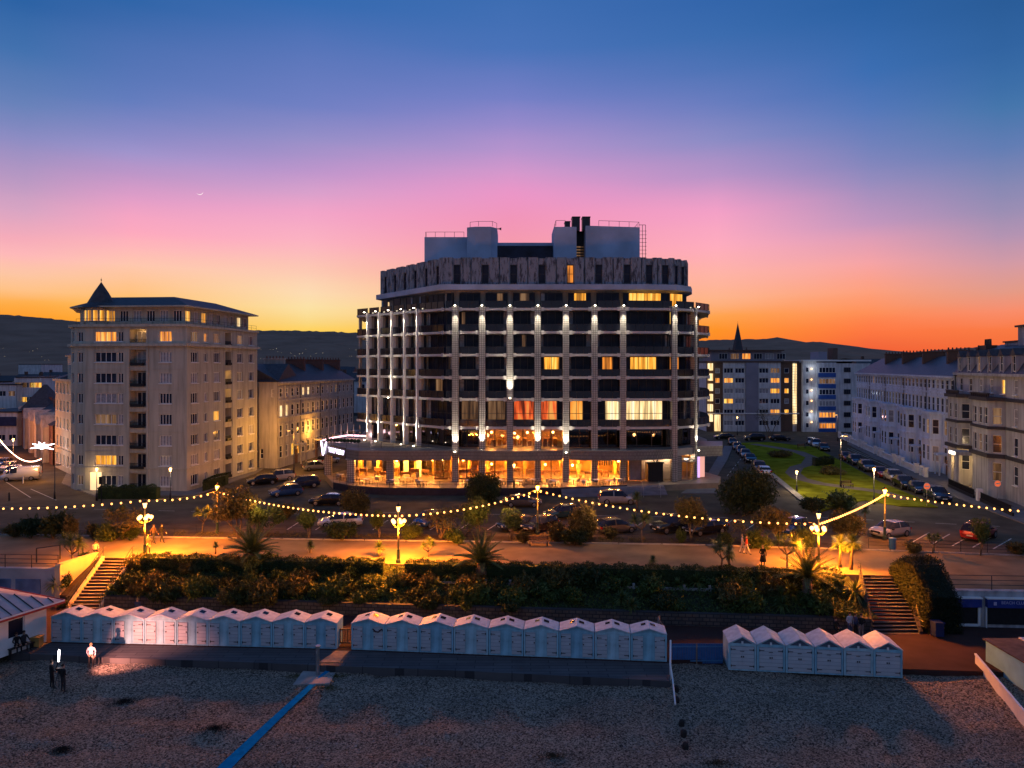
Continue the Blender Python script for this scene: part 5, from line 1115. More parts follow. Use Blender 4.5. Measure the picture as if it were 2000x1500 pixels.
railing('low two-bar railing between promenade planting and road, left half', [(x, interp(PB,x)+2.1) for x in (-38,-27,-15,-2)], .16, .75, 2, r=.018)
railing('low two-bar railing between promenade planting and road, right half', [(x, interp(PB,x)+2.1) for x in (1,9,16.6,24)], .16, .75, 2, r=.018)
railing('low rail in front of the car park at right, by the blue bin', [(x, interp(PB,x)+.9) for x in (32.5,38,44.5,55)], .1, .9, 3, r=.018)
railing('iron gate rail at the top of the left steps beside the cream parapet', [(-40.2,60.6),(-37.6,62.8)], .1, 1.2, 1, r=.04)
# short pale fence half way down the bank
lf_ = thing('low_fence', 'low pale concrete post and rail fence half way down the dark bank', 'fence', (-6,58,0)); mb = MB()
for i in range(15):
    x = -6+i*1.95; y = interp(SB,x)+3.0; x2 = x+1.95; y2 = interp(SB,x2)+3.0
    mb.box(x+6-.09,x+6+.09,y-58-.09,y-58+.09,-1.4,-.45)
    mb.add([(x+6,y-58-.03,-.95),(x2+6,y2-58-.03,-.95),(x2+6,y2-58-.03,-.68),(x+6,y-58-.03,-.68),(x+6,y-58+.03,-.95),(x2+6,y2-58+.03,-.95),(x2+6,y2-58+.03,-.68),(x+6,y-58+.03,-.68)], [(0,1,2,3),(7,6,5,4),(3,2,6,7),(4,5,1,0)])
mb.build('fence_rail', M['concrete'], lf_)
# kiosks in the wall
Mx, Ln, an = fframe((0,0),(28.36,-1.6))
def kiosk(px0, px1, label, texts, open_frame):
    o = thing('kiosk', label, 'kiosk', (31.64,53.15,0)); x0 = XX(px0,52.7)-31.64; x1 = XX(px1,52.7)-31.64; mb = MB(); mb.M = Mx
    mb.box(x0,x1,-.32,-.01,-1.05,-.42,0); mb.box(x0-.05,x1+.05,-.36,-.01,-.419,-.33,1); mb.build('sign_board', [mat('navy_sign', (.02,.04,.22), .5, .2, 2), M['white']], o)
    mb = MB(); mb.M = Mx; mb.box(x0+.1,x1-.1,-.05,-.012,-2.35,-1.06); mb.build('opening', M['black'], o)
    mb = MB(); mb.M = Mx
    if open_frame: mb.box(x0,x0+.16,-.14,-.013,-2.45,-1.06); mb.box(x1-.16,x1,-.14,-.013,-2.45,-1.06); mb.box(x0+.16,x1-.16,-.14,-.013,-2.5,-2.33)
    else: mb.box(x0,x0+.06,-.14,-.013,-2.6,-1.06)
    mb.build('frame', M['white'], o)
    for (s, sz, x, z, m_) in texts: text_part(s, sz, Mx, x0+x, z, -.33, an, o, m_, ext=.004)
    return o
pw = mat('sign_lettering', (.45,.42,.60), .6, .1, 1); pb = mat('sign_lettering_dim', (.05,.12,.42), .6, .1, 1)
kiosk(1856,1918,'small square kiosk hatch with pale frame and navy sign, left of the beach club',[],True)
k2 = kiosk(1929,2110,'wide dark beach club opening with navy sign board on the right wall',[('BEACH CLUB',.30,.95,-.76,pw)],False)
mb = MB(); mb.M = Mx; x0 = XX(1929,52.7)-31.64; mb.prism([(x0+.42,-.345),(x0+.62,-.345),(x0+.62,-.322),(x0+.42,-.322)],-.86,-.62); mb.build('emblem', pw, k2)
# ================= beach huts =================
M['hutblue'] = mat('hut_blue_paint', (.22,.50,.62), .55, .14, 1.2, .1, 6)
M['hutroof'] = mat('hut_white_roof', (.62,.62,.64), .6, .18, 2.5, .15, 12)
M['hutdoor'] = brick('white_plank_door', (.72,.73,.75), (.66,.68,.72), (.35,.38,.42), 1, 6, .24, .012, .5, 'N', .4)
M['hutdark'] = mat('hut_dark_gable', (.10,.12,.16), .7, .2, 2)
_hm = {}
HT = [mat('hut_paint', c, .55, .16, 1.6, .1, 6, streak=.25) for c in ((.40,.66,.74),(.32,.60,.70),(.46,.68,.74),(.30,.56,.68))]
def hut_mesh(kind, W, D, He, Ha):
    k = (kind, round(W,2))
    if k in _hm: return _hm[k]
    g = .02; w0, w1 = g, W-g; out = {}
    mb = MB(); mb.add([(w0,0,0),(w1,0,0),(w1,0,He),(W/2,0,Ha),(w0,0,He),(w0,D,0),(w1,D,0),(w1,D,He),(W/2,D,Ha),(w0,D,He)], [(0,1,2,3,4),(9,8,7,6,5),(1,6,7,2),(0,4,9,5)])
    mb.box(w0,w0+.1,-.035,-.002,0,He-.05); mb.box(w1-.1,w1,-.035,-.002,0,He-.05); mb.box(w0+.1,w1-.1,-.035,-.002,0,.1)
    if kind == 'double': mb.box(W/2-.19,W/2+.19,-.03,-.002,.1,He-.12); mb.box(w0+.1,w1-.1,-.03,-.002,He-.12,He-.02)
    else: mb.box(w0+.1,w1-.1,-.035,-.002,He-.14,He-.02)
    out['body'] = mb.mesh('body', M['hutblue'])
    ov = .10; th = .06; f = -.12; mb = MB(); e = He-.02
    for s in (0, 1):
        xe_ = (w0-.0) if s == 0 else (w1+.0); 
        vs = [(xe_,f,e),(W/2,f,Ha+.02),(W/2,D+.1,Ha+.02),(xe_,D+.1,e)]; vs2 = [(x,y,z+th) for x,y,z in vs]; q = vs+vs2
        fs = [(0,3,2,1),(4,5,6,7),(0,1,5,4),(2,3,7,6),(3,0,4,7)]
        mb.add(q, fs if s == 0 else [tuple(reversed(f_)) for f_ in fs])
    out['roof'] = mb.mesh('roof', M['hutroof'])
    if kind == 'double':
        mb = MB(); sl = (Ha-He+.04)/(W/2)
        def sk(s, u0, u1, y0, y1):
            P = []
            for u, y in ((u0,y0),(u1,y0),(u1,y1),(u0,y1)): P.append((W/2+s*u, y, Ha+.02+th+.012-sl*u))
            mb.add(P, [(0,1,2,3)] if s > 0 else [(3,2,1,0)])
        sk(1,.15,.50,D*.45,D*.78); 
        out['skylight'] = mb.mesh('skylight', M['glass'])
        mb = MB(); sk(-1,.15,.45,D*.5,D*.78); out['skylight2'] = mb.mesh('skylight', M['glass'])
    dw = .64 if kind == 'double' else (W-.34)/2; dh = He-.28
    mb = MB(); mb.box(0,dw,-.05,-.004,0,dh); out['door'] = mb.mesh('door', M['hutdoor'])
    for side in (0,1):
        mb = MB()
        for z in (.18, dh-.22):
            x0, x1 = (0,.3) if side == 0 else (dw-.3,dw)
            mb.box(x0,x1,-.065,-.051,z,z+.035); c = x0 if side == 0 else x1-.04; mb.box(c,c+.04,-.07,-.05,z-.05,z+.085)
        out['hinge%d' % side] = mb.mesh('hinge', M['black'])
        mb = MB(); c = dw-.09 if side == 0 else .03; mb.box(c,c+.06,-.08,-.051,dh*.52,dh*.52+.09); mb.box(c-.05,c+.08,-.065,-.051,dh*.78,dh*.78+.03); out['latch%d' % side] = mb.mesh('latch', M['black'])
    if kind == 'single':
        mb = MB(); i = .16; mb.add([(w0+i*1.6,-.012,He+.01),(w1-i*1.6,-.012,He+.01),(W/2,-.012,Ha-.06)], [(0,1,2)]); out['gable'] = mb.mesh('gable', M['hutdark'])
        mb = MB(); mb.box(W/2-.06,W/2+.06,-.06,-.013,He-.03,He+.14); out['plate'] = mb.mesh('number_plate', M['white'])
    _hm[k] = out; return out
ordw = ['leftmost','second','third','fourth','middle','sixth','seventh','eighth','rightmost']
def hut_row(A, B, n, kind, D, He, Ha, z, labels, group):
    for i in range(n):
        a = lerp((A.x,A.y),(B.x,B.y),i/n); b = lerp((A.x,A.y),(B.x,B.y),(i+1)/n); W = math.dist(a,b); an = math.atan2(b[1]-a[1], b[0]-a[0])
        o = thing('beach_hut', labels[i], 'beach hut', (a[0],a[1],z), an, group); m_ = hut_mesh(kind, W, D, He, Ha)
        bd = put(m_['body'],'body',o); bd.material_slots[0].link = 'OBJECT'; bd.material_slots[0].material = HT[(i*7+len(group)) % 4]; rf = put(m_['roof'],'roof',o)
        if kind == 'double':
            put(m_['skylight'],'skylight',rf)
            if group.endswith('middle row'): put(m_['skylight2'],'skylight',rf)
            xs_ = (.15, W-.15-.64)
            if i % 3 == 1 and group.endswith('left row') is False: xs_ = (.17, W-.13-.64)
        else: put(m_['gable'],'gable',o); put(m_['plate'],'number_plate',o); xs_ = (.17, W/2+.005)
        for s, x in enumerate(xs_):
            d = put(m_['door'],'door',o,(x,-.0,.1)); put(m_['hinge%d' % s],'hinge',d); put(m_['latch%d' % s],'latch',d)
extra1 = {6:'small dark vent'}
L1 = [f'{w} pale blue double beach hut of the left row{t}' for w, t in zip(ordw, [', by the ribbed-roof pavilion, in shade','',' , lit pink'.replace(' ,',','),', lit pink with a person\'s shadow',', brightly lit pink',', lit pink','','',', beside the slatted gate'])]
L2b = [f'{w} pale blue double beach hut of the middle row{t}' for w, t in zip(ordw, [', garland on a door','','','','','','','',', beside the blue fence'])]
L3 = [f'{w} pale blue steep-roofed beach hut of the right group{t}' for w, t in zip(['leftmost','second','third','fourth','fifth','rightmost'], [', beside the blue fence','','','','',''])]
hut_row(g1a, g1b, 9, 'double', 1.35, 1.75, 2.05, -2.6, L1, 'double beach huts, left row')
hut_row(g2a, g2b, 9, 'double', 1.35, 1.78, 2.08, -2.6, L2b, 'double beach huts, middle row')
hut_row(g3a, g3b, 6, 'single', 1.95, 1.74, 2.16, -2.93, L3, 'single beach huts, right group')
# garland on a door, little vents
mb = MB(); p = G(727,1238,-1.4); x0 = g2a.x+1.5; mb.tube([(x0+.0,g2a.y-.25,-1.12),(x0+.2,g2a.y-.27,-1.3),(x0+.4,g2a.y-.28,-1.33),(x0+.62,g2a.y-.3,-1.12)], .04, 6)
tag(mb.build('garland', mat('dark_red_garland', (.08,.02,.03), .9, .4, 9, 1, 40)), 'dark red garland hung on a door of the leftmost middle-row hut', 'garland')
# gate between the rows, blue fence, white slanted groyne rail
gt = thing('gate', 'dark slatted timber gate between the two rows of beach huts', 'gate', (g1b.x,g1b.y+.6,-2.6)); w = g2a.x-g1b.x; mb = MB()
for z in (.15,1.05): mb.box(.02,w-.02,-.04,.04,z,z+.09)
for i in range(6): c = .02+(w-.1)*i/5; mb.box(c,c+.06,-.03,.03,.24,1.05)
mb.build('slats', M['wood'], gt)
A, B = g2b, g3a; bf = thing('fence', 'deep blue close-boarded fence panels between middle and right beach huts', 'fence', (A.x+.25,A.y+.3,-2.95)); Mx, Ln, an = fframe((0,0),(B.x-A.x-.35, B.y-A.y+.5)); mb = MB(); mb.M = Mx
n = int(Ln/.16)
for i in range(n): c = Ln*i/n; mb.box(c+.01,c+Ln/n-.012,-.02,.02,.1,1.4)
for z in (.25,1.18): mb.box(0,Ln,-.06,-.021,z,z+.07,1)
mb.build('panel', [M['blue'], mat('blue_rail', (.06,.2,.36), .5, .2, 2)], bf); mb = MB(); mb.M = Mx; mb.box(Ln*.49,Ln*.49+.07,-.09,-.062,0,1.42); mb.build('post', mat('weathered_timber', (.28,.22,.15), .8, .3, 3), bf)
gr = thing('groyne_rail', 'pale slanting handrail at the right end of the middle hut row', 'rail', tuple(BP(1309,1331))); o0 = BP(1309,1331); mb = MB()
mb.tube([(g2b.x+.2-o0.x,g2b.y-.1-o0.y,1.75),(.05,.2,.95),(.08,-.3,.3)], .06, 6); q = BP(1319,1388)-o0; mb.tube([(.08,-.3,.3),(q.x,q.y,.12)], .05, 6)
mb.tube([(.05,.2,.95),(.05,.2,-.2)], .05, 6); mb.build('rail', M['white'], gr)
for i, (px, py) in enumerate(((1331,1418),(1335,1438),(1338,1463),(1322,1372),(1321,1350))):
    p = BP(px,py); mb = MB(); mb.lathe([(.16,-.2),(.17,.22),(.13,.32),(.06,.35)], (0,0,0), 8); o = mb.build('groyne_post', mat('tarred_timber', (.03,.025,.022), .9, .3, 6, .6, 20), None, tuple(p)); o.rotation_euler = (.1*(i%3-1),.12,.5*i)
    tag(o, ['blackened timber stump, highest of the three in open shingle','blackened timber stump, middle of the three in open shingle','blackened timber stump nearest the bottom of the picture','dark stump at the foot of the pale handrail','dark stump behind the pale handrail near the deck'][i], 'post', 'timber stumps on the shingle')
# beach shower on its slab, blue matting
p = BP(612,1326); sh = thing('beach_shower', 'steel beach shower column on a raised concrete platform', 'shower', tuple(p)); mb = MB()
q = [BP(572,1338)-p, BP(643,1338)-p, BP(655,1315)-p, BP(592,1315)-p]; mb.prism([(v.x,v.y) for v in q], -.3, .16); mb.build('platform', M['concrete'], sh)
mb = MB(); mb.lathe([(.13,.15),(.12,1.9),(.17,1.92),(.17,2.0)], (.2,.3,0), 12); mb.tube([(.2,.3,1.7),(.2,.02,1.72),(.2,.0,1.62)], .03, 6); mb.build('column', M['steel'], sh)
mp = [(652,1296,9),(640,1312,10),(607,1342,14),(560,1385,17),(510,1432,22),(455,1485,28),(425,1515,31),(380,1560,36)]; mb = MB(); vs = []
for px, py, w in mp:
    for s in (-1, 1): v = BP(px+s*w/2, py); vs.append((v.x, v.y, v.z+.06))
mb.add(vs, [(2*i,2*i+1,2*i+3,2*i+2) for i in range(len(mp)-1)]); mt = mb.build('matting', mat('blue_mesh_matting', (.01,.22,.42), .9, .2, 3, spec=0))
if mt.data.polygons[0].normal.z < 0: mt.data.flip_normals()
tag(mt, 'blue access matting strip laid across the shingle', 'matting')
# ================= pavilion at the left, beach store at the right =================
pv = thing('pavilion', 'white single-storey beach pavilion with ribbed pale roof and red fascia at the left edge', 'pavilion', (-32.6,50.2,-2.6)); Mx, Ln, an = fframe((-5.3,-12.2),(0,0)); mb = MB(); mb.M = Mx
ops = [(Ln-2.6-1.9*i,Ln-1.5-1.9*i,1.0,2.3) for i in range(6)]
wall_cells(mb, Ln, 0, 2.75, ops, 0, .15); mb.box(0,Ln,.16,7,0,2.74); mb.box(0,Ln,-.04,-.003,2.35,2.5); mb.build('wall', M['white'], pv)
for i, q in enumerate(ops): window(pv, Mx, an, q[0], q[2], 1.1, 1.3, y=.1, nx=1, t=.07, pane='curtain' if i % 2 else 'glass')
e = .75; mb = MB(); mb.M = Mx; x0, x1, y0, y1 = -e, Ln+e, -e, 7+e; zr_, ze = 4.3, 2.78; R_ = [(x0,y0,ze),(x1,y0,ze),(x1,y1,ze),(x0,y1,ze),(x0+3,3.5,zr_),(x1-4.3,3.5,zr_)]
mb.add(R_, [(0,1,5,4),(1,2,5),(2,3,4,5),(3,0,4),(3,2,1,0)]); rf = mb.build('roof', mat('ribbed_pink_grey_roof', (.52,.42,.40), .6, .15, 1.2), pv)
mb = MB(); mb.M = Mx
for i in range(22):
    t = i/21; xa = x0+(x1-x0)*t; xb = min(max(xa, x0+3), x1-4.3); k = 1
    yy = 3.5 if x0+3 <= xa <= x1-4.3 else (y0+(xa-x0)/3*(3.5-y0) if xa < x0+3 else y0+(x1-xa)/4.3*(3.5-y0)); zz_ = ze+(yy-y0)/(3.5-y0)*(zr_-ze)
    mb.tube([(xa,y0,ze+.03),(xa,yy,zz_+.03)], .045, 4)
mb.build('roof_rib', M['dkmetal'], rf)
mb = MB(); mb.M = Mx; mb.box(x0,x1,y0-.05,y0-.003,ze-.2,ze+.06,0); mb.box(x1+.003,x1+.05,y0-.05,y1,ze-.2,ze+.06,0); mb.box(x0,x1,y0-.07,y0-.051,ze-.05,ze+.06,1); mb.build('fascia', [mat('red_fascia', (.40,.04,.03), .5, .15, 2), M['white']], pv)
rp = thing('ramp_rail', 'timber ramp handrail in front of the pavilion at the left edge', 'rail', (-33.9,47.2,-2.95)); mb = MB()
mb.tube([(-3.5,-5,1.0),(0,0,1.05)], .05, 6); mb.tube([(-3.5,-5,.5),(0,0,.55)], .04, 6)
for t in (0,.33,.66,1): mb.tube([(-3.5*t,-5*t,-.2),(-3.5*t,-5*t,1.05)], .05, 6)
mb.build('rail', M['wood'], rp)
bx = thing('storage_box', 'yellow-brown wooden box beside the pavilion wall', 'box', tuple(G(68,1262,-2.6))); mb = MB(); mb.box(-.45,.45,-.25,.25,.04,.62); mb.box(-.49,.49,-.29,.29,.62,.68); mb.box(-.4,-.3,-.2,.2,0,.04); mb.box(.3,.4,-.2,.2,0,.04); mb.build('box', mat('yellow_timber', (.45,.28,.08), .7, .3, 3), bx)
bs = thing('beach_store', 'blue and white flat-roofed beach store behind the white fence at lower right', 'hut', (31.0,46.9,-2.95)); mb = MB(); mb.box(0,8,-3.9,0,0,1.72,0); mb.box(.05,.65,-3.97,-3.905,0,1.6,0); mb.build('wall', M['hutblue'], bs)
mb = MB(); mb.box(-.12,2.2,-4.1,.15,1.722,1.8,0); mb.box(2.25,8,-4.1,.15,1.722,1.86,1); 
for i in range(5): mb.box(2.6+i*1.1,2.7+i*1.1,-4.0,.1,1.861,1.9,0)
mb.build('roof', [mat('brown_felt', (.12,.08,.06), .9, .3, 2), M['hutroof']], bs)
mb = MB(); mb.box(.75,1.75,-3.96,-3.905,0,1.55); mb.box(2.4,8,-3.96,-3.905,.0,1.3); mb.build('opening', M['black'], bs); mb = MB(); mb.box(2.3,8,-3.99,-3.91,1.3,1.66); mb.build('sign_board', M['white'], bs)
A, B = BP(1905,1303), BP(2003,1422); B = B+(B-A)*.5; wf = thing('fence', 'white boarded fence running down the shingle at lower right', 'fence', tuple(A)); Mx, Ln, an = fframe((0,0),(B.x-A.x,B.y-A.y)); mb = MB(); mb.M = Mx; dz = B.z-A.z; n = int(Ln/.2)
for i in range(n): c = Ln*i/n; z = dz*c/Ln; mb.box(c+.008,c+Ln/n-.008,-.02,.02,z-.3,z+.85)
mb.build('boards', M['white'], wf); mb = MB(); mb.M = Mx
vs = [(0,-.06,.8),(Ln,-.06,dz+.8),(Ln,-.06,dz+.9),(0,-.06,.9),(0,.06,.8),(Ln,.06,dz+.8),(Ln,.06,dz+.9),(0,.06,.9)]; mb.add(vs, [(0,1,2,3),(7,6,5,4),(3,2,6,7),(4,5,1,0),(0,3,7,4),(1,5,6,2)]); mb.build('capping', M['white'], wf)
# ================= planting =================
def leaf(mb, p, s, R, up=0.0, asp=.5):
    d = Vector((R.gauss(0,1),R.gauss(0,1),R.gauss(0,1)+up)).normalized(); a = d.cross(Vector((R.gauss(0,1),R.gauss(0,1),R.gauss(0,1)))).normalized()
    d = d*s; a = a*s*asp; p = Vector(p); n = len(mb.v)
    mb.v += [tuple(p-d), tuple(p+a*.5), tuple(p+d), tuple(p-a*.5)]; mb.f.append((n,n+1,n+2,n+3)); mb.m.append(mb.mi)
def clump(mb, c, r, n, s, R, up=0.0, asp=.5):
    for _ in range(n):
        v = Vector((R.gauss(0,1),R.gauss(0,1),R.gauss(0,1))).normalized(); q = R.uniform(.35,1)**.6*R.uniform(.85,1.12)
        leaf(mb, (c[0]+v.x*r[0]*q, c[1]+v.y*r[1]*q, c[2]+v.z*r[2]*q), s*1.45*R.uniform(.6,1.4), R, up, asp*1.2)
def tree_meshes(seed, h, w, trunks=3, n=2600, s=.13, lm='leaf', crown=.55, lean=.25, flat=.6):
    R = random.Random(seed); tb = MB(); cb = MB(); heads = []
    for k in range(trunks):
        a = 2*pi*k/trunks+R.uniform(-.6,.6); b = (R.uniform(-.12,.12), R.uniform(-.12,.12))
        p = [Vector((b[0]*.5,b[1]*.5,-.1))]; d = Vector((cos(a)*lean,sin(a)*lean,1)).normalized(); L_ = h*crown/5
        for i in range(6):
            d = (d+Vector((R.uniform(-.28,.28),R.uniform(-.28,.28),0))).normalized(); p.append(p[-1]+d*L_)
        r0 = .06+.03*h/4; tb.tube(p, [r0*(1-.11*i) for i in range(7)], 6); heads.append(p[-1])
        for j in range(3):
            q = p[3+j]; d2 = (d+Vector((R.uniform(-1,1),R.uniform(-1,1),.4))).normalized(); e = q+d2*h*.22; tb.tube([q,(q+e)/2+Vector((0,0,.05*h)),e], [r0*.45,r0*.3,r0*.15], 5); heads.append(e)
    per = n//(len(heads)+6)
    hs = heads+[Vector((R.uniform(-.5,.5)*w*.6,R.uniform(-.5,.5)*w*.6,h*(1-flat*.45)+R.uniform(-.1,.14)*h)) for _ in range(6)]
    for q in hs:
        rr = w*R.uniform(.20,.34); clump(cb, (q.x*1.05,q.y*1.05,max(q.z,h*(1-flat))+.04*h), (rr,rr,rr*R.uniform(.55,.85)), per, s, R)
    return tb.mesh('trunk', M['bark'], True), cb.mesh('crown', M[lm])
def bush_mesh(seed, w, d, h, n=1500, s=.11, lm='leaf', k=7):
    R = random.Random(seed); cb = MB()
    for i in range(k):
        a = R.uniform(0,2*pi); q = R.uniform(.1,.55); rr = R.uniform(.35,.5)
        clump(cb, (cos(a)*w*q*.5*1.1, sin(a)*d*q*.5*1.1, h*R.uniform(.3,.62)), (w*rr*.62,d*rr*.62,h*rr*.9), n//k, s, R, .3)
    for i in range(16):
        a = R.uniform(0,6.28); e = R.uniform(.5,1.4); d_ = Vector((cos(a)*cos(e)*w*.5,sin(a)*cos(e)*d*.5,sin(e)*h*.62)); l = R.uniform(1.0,1.35)
        for j in range(9): q = d_*l*(.6+.4*j/8); leaf(cb, (q.x+R.uniform(-.04,.04),q.y+R.uniform(-.04,.04),h*.38+q.z), s*1.1, R, .8, .5)
    sb = MB()
    for i in range(5): a = R.uniform(0,6.28); sb.tube([(0,0,-.1),(cos(a)*w*.12,sin(a)*d*.12,h*.35),(cos(a)*w*.25,sin(a)*d*.25,h*.7)], [.04,.03,.012], 5)
    return sb.mesh('stems', M['bark']), cb.mesh('leaves', M[lm])
def blades(mb, c, n, L_, w, R, lo=-.5, droop=.35):
    for _ in range(n):
        a = R.uniform(0,2*pi); e = math.asin(R.uniform(lo,1)); d = Vector((cos(a)*cos(e),sin(a)*cos(e),sin(e))); l = L_*R.uniform(.75,1.1)
        sd = d.cross(Vector((0,0,1)));  sd = (sd.normalized() if sd.length > .01 else Vector((1,0,0)))*w
        c_ = Vector(c); m1 = c_+d*l*.55; t_ = c_+d*l+Vector((0,0,-droop*l*(1-abs(sin(e))*.7))); m1.z -= droop*l*.15; k = len(mb.v)
        mb.v += [tuple(c_-sd*.4),tuple(c_+sd*.4),tuple(m1+sd),tuple(m1-sd),tuple(t_)]; mb.f += [(k,k+1,k+2,k+3),(k+3,k+2,k+4)]; mb.m += [mb.mi]*2
def cordy_meshes(seed, h, heads=1, L_=.6, n=110):
    R = random.Random(seed); tb = MB(); cb = MB(); fork = h*.5 if heads > 1 else h; base = Vector((0,0,-.1)); f = Vector((R.uniform(-.1,.1),R.uniform(-.1,.1),fork))
    tb.tube([base,(base+f)/2+Vector((R.uniform(-.06,.06),0,0)),f], [.11,.085,.07], 6)
    for k in range(heads):
        if heads == 1: p = f
        else:
            a = 2*pi*k/heads+R.uniform(-.4,.4); p = f+Vector((cos(a)*h*.28,sin(a)*h*.28,h*R.uniform(.35,.55))); tb.tube([f,(f+p)/2+Vector((cos(a)*.12*h,sin(a)*.12*h,-.03*h)),p], [.06,.05,.045], 5)
        blades(cb, p, n, L_*R.uniform(.9,1.1), .028, R, -.55, .3)
    return tb.mesh('trunk', M['bark'], True), cb.mesh('leaves', M['leaf_blade'])
def palm_meshes(seed, th, L_, n=34):
    R = random.Random(seed); tb = MB(); cb = MB(); tb.tube([(0,0,-.2),(0,0,th*.5),(0,0,th)], [.33,.36,.25], 9)
    for i in range(int(th*14)): a = i*2.4; z = i/14; tb.box(.3*cos(a)-.06,.3*cos(a)+.06,.3*sin(a)-.06,.3*sin(a)+.06,z,z+.12)
    for i in range(n):
        a = i*2.39996; e = radians(80-72*(i/n)**.8); P = []; d = Vector((cos(a)*cos(e),sin(a)*cos(e),sin(e))); p = Vector((0,0,th)); l = L_*R.uniform(.85,1.1)
        for k in range(9): P.append(p.copy()); p = p+d*l/8; d = (d+Vector((0,0,-.085))).normalized()
        cb.tube(P, [.03-.003*k for k in range(9)], 3, cap=False)
        for k in range(1, 9):
            for j in range(3):
                q = P[k-1].lerp(P[k], j/3); dd = (P[k]-P[k-1]).normalized(); s = dd.cross(Vector((0,0,1))).normalized(); up = s.cross(dd); ll = l*.20*(1-abs(k-3.5)/7)
                for sg in (-1,1):
                    t_ = q+(s*sg*.8+dd*.55+up*.35).normalized()*ll; m_ = (q+t_)/2+dd*.035; v = len(cb.v); cb.v += [tuple(q),tuple(m_),tuple(t_),tuple((q+t_)/2-dd*.035)]; cb.f.append((v,v+1,v+2,v+3)); cb.m.append(0)
    return tb.mesh('trunk', M['bark'], True), cb.mesh('fronds', M['leaf_blade'])
def plant(name, meshes, label, cat, p, rz=0, sc=1, group=None):
    o = thing(name, label, cat, tuple(p), rz, group); o.scale = sc if isinstance(sc, tuple) else (sc,)*3
    for m_ in meshes: put(m_, m_.name.split('.')[0], o)
    return o
def strip_pt(px, py, z=.16): return G(px, py, z)
# --- trees beside the road
T1 = tree_meshes(1, 4.2, 4.0, 3, 4200, .11, 'leaf_brown'); T2 = tree_meshes(2, 3.4, 3.4, 4, 3400, .10, 'leaf'); T3 = tree_meshes(3, 2.6, 2.4, 3, 2200, .09, 'leaf'); T4 = tree_meshes(8, 3.2, 2.6, 3, 1300, .08, 'leaf_brown', .6, .35)
plant('tamarisk_tree', T1, 'big multi-stemmed olive tree beside the cream lamp post, left of the hotel', 'tree', strip_pt(466,1052), .4, (1.15,1.1,1.12))
plant('tamarisk_tree', T2, 'smaller forked tree right of the big olive tree beside the road', 'tree', strip_pt(515,1050), 1.2, (.95,1,.95))
plant('tree', T2, 'leafy tree with tilted trunk just left of the central rear lamp', 'tree', strip_pt(936,1050), 2.4, (1.05,1,1.12))
plant('tree', T3, 'small leafy tree beside the black parked car, right of the tilted tree', 'tree', strip_pt(998,1056), .3, (1.0,1,1.15))
plant('tree', T4, 'thin bare-stemmed orange-lit tree left of the tilted tree', 'tree', strip_pt(908,1046), .8, 1.1)
plant('tree', T4, 'thin many-stemmed shrub tree with orange foliage behind the middle lamp cluster', 'tree', strip_pt(862,1052), 2.8, (1.5,1.2,.9))
plant('tree', T3, 'dark slender tree between the parked white car and the two cordylines', 'tree', strip_pt(602,1052), 1.9, (.85,.9,1.05))
plant('tree', T3, 'slender small-crowned tree left of the middle lamp cluster', 'tree', strip_pt(740,1050), 2.9, (.7,.8,1.0))
plant('tree', T1, 'spreading pale-stemmed tree in front of the two black parked cars', 'tree', strip_pt(1349,1058), 2.0, (.8,.8,1.0))
plant('tamarisk_tree', T1, 'olive tamarisk overhanging the blue parked car near the right lamp cluster', 'tree', strip_pt(1520,1062), .9, (.85,.8,.8))
plant('tamarisk_tree', T4, 'thin forked tree left of the right lamp cluster', 'tree', strip_pt(1470,1064), 1.4, (1.1,1,.95))
plant('tree', T4, 'slender tree at the far left planting, beside the dark shrubs', 'tree', strip_pt(240,1052), .1, (1.6,1.4,1.0))
plant('tree', T3, 'small tree in front of the red car at the far right', 'tree', G(1915,1085,.1), .1, (.7,.7,1.25))
plant('bare_tree', (tree_meshes(12, 6.5, 6, 4, 900, .08, 'leaf_brown', .8, .35)), 'leafless reddish tree before the brown and white flats', 'tree', G(1506,857,.1), 0, 1.0)
# --- bushes
B = [bush_mesh(20+i, 2.2, 1.8, 1.5, 1700, .10, m_) for i, m_ in enumerate(('leaf','leaf_dark','leaf_brown','leaf'))]
big = bush_mesh(31, 7.4, 6.0, 4.3, 11000, .13, 'leaf_dark', 16); con = bush_mesh(33, 3.6, 3.4, 3.1, 4200, .11, 'leaf_brown', 9)
plant('bush', big, 'large dark rounded bush by the road, right of the hotel entrance', 'bush', G(1462,1003,0), .3, (1.08,1,1.2))
plant('bush', big, 'dark domed bush in front of the lit restaurant, behind the string lights', 'bush', G(946,988,0), 1.6, (.86,.8,.92))
plant('bush', con, 'cone-shaped olive bush at the roadside in front of the hotel plinth', 'bush', G(692,1004,0), .2, (.95,.9,.95))
plant('bush', con, 'tall dark bush with an orange-lit side, left of the brown parked car', 'bush', strip_pt(1138,1056), 1.1, (.95,.9,1.15))
plant('bush', con, 'orange-lit feathery bush behind the right lamp cluster', 'bush', strip_pt(1655,1045), 2.0, (1.1,.9,.8))
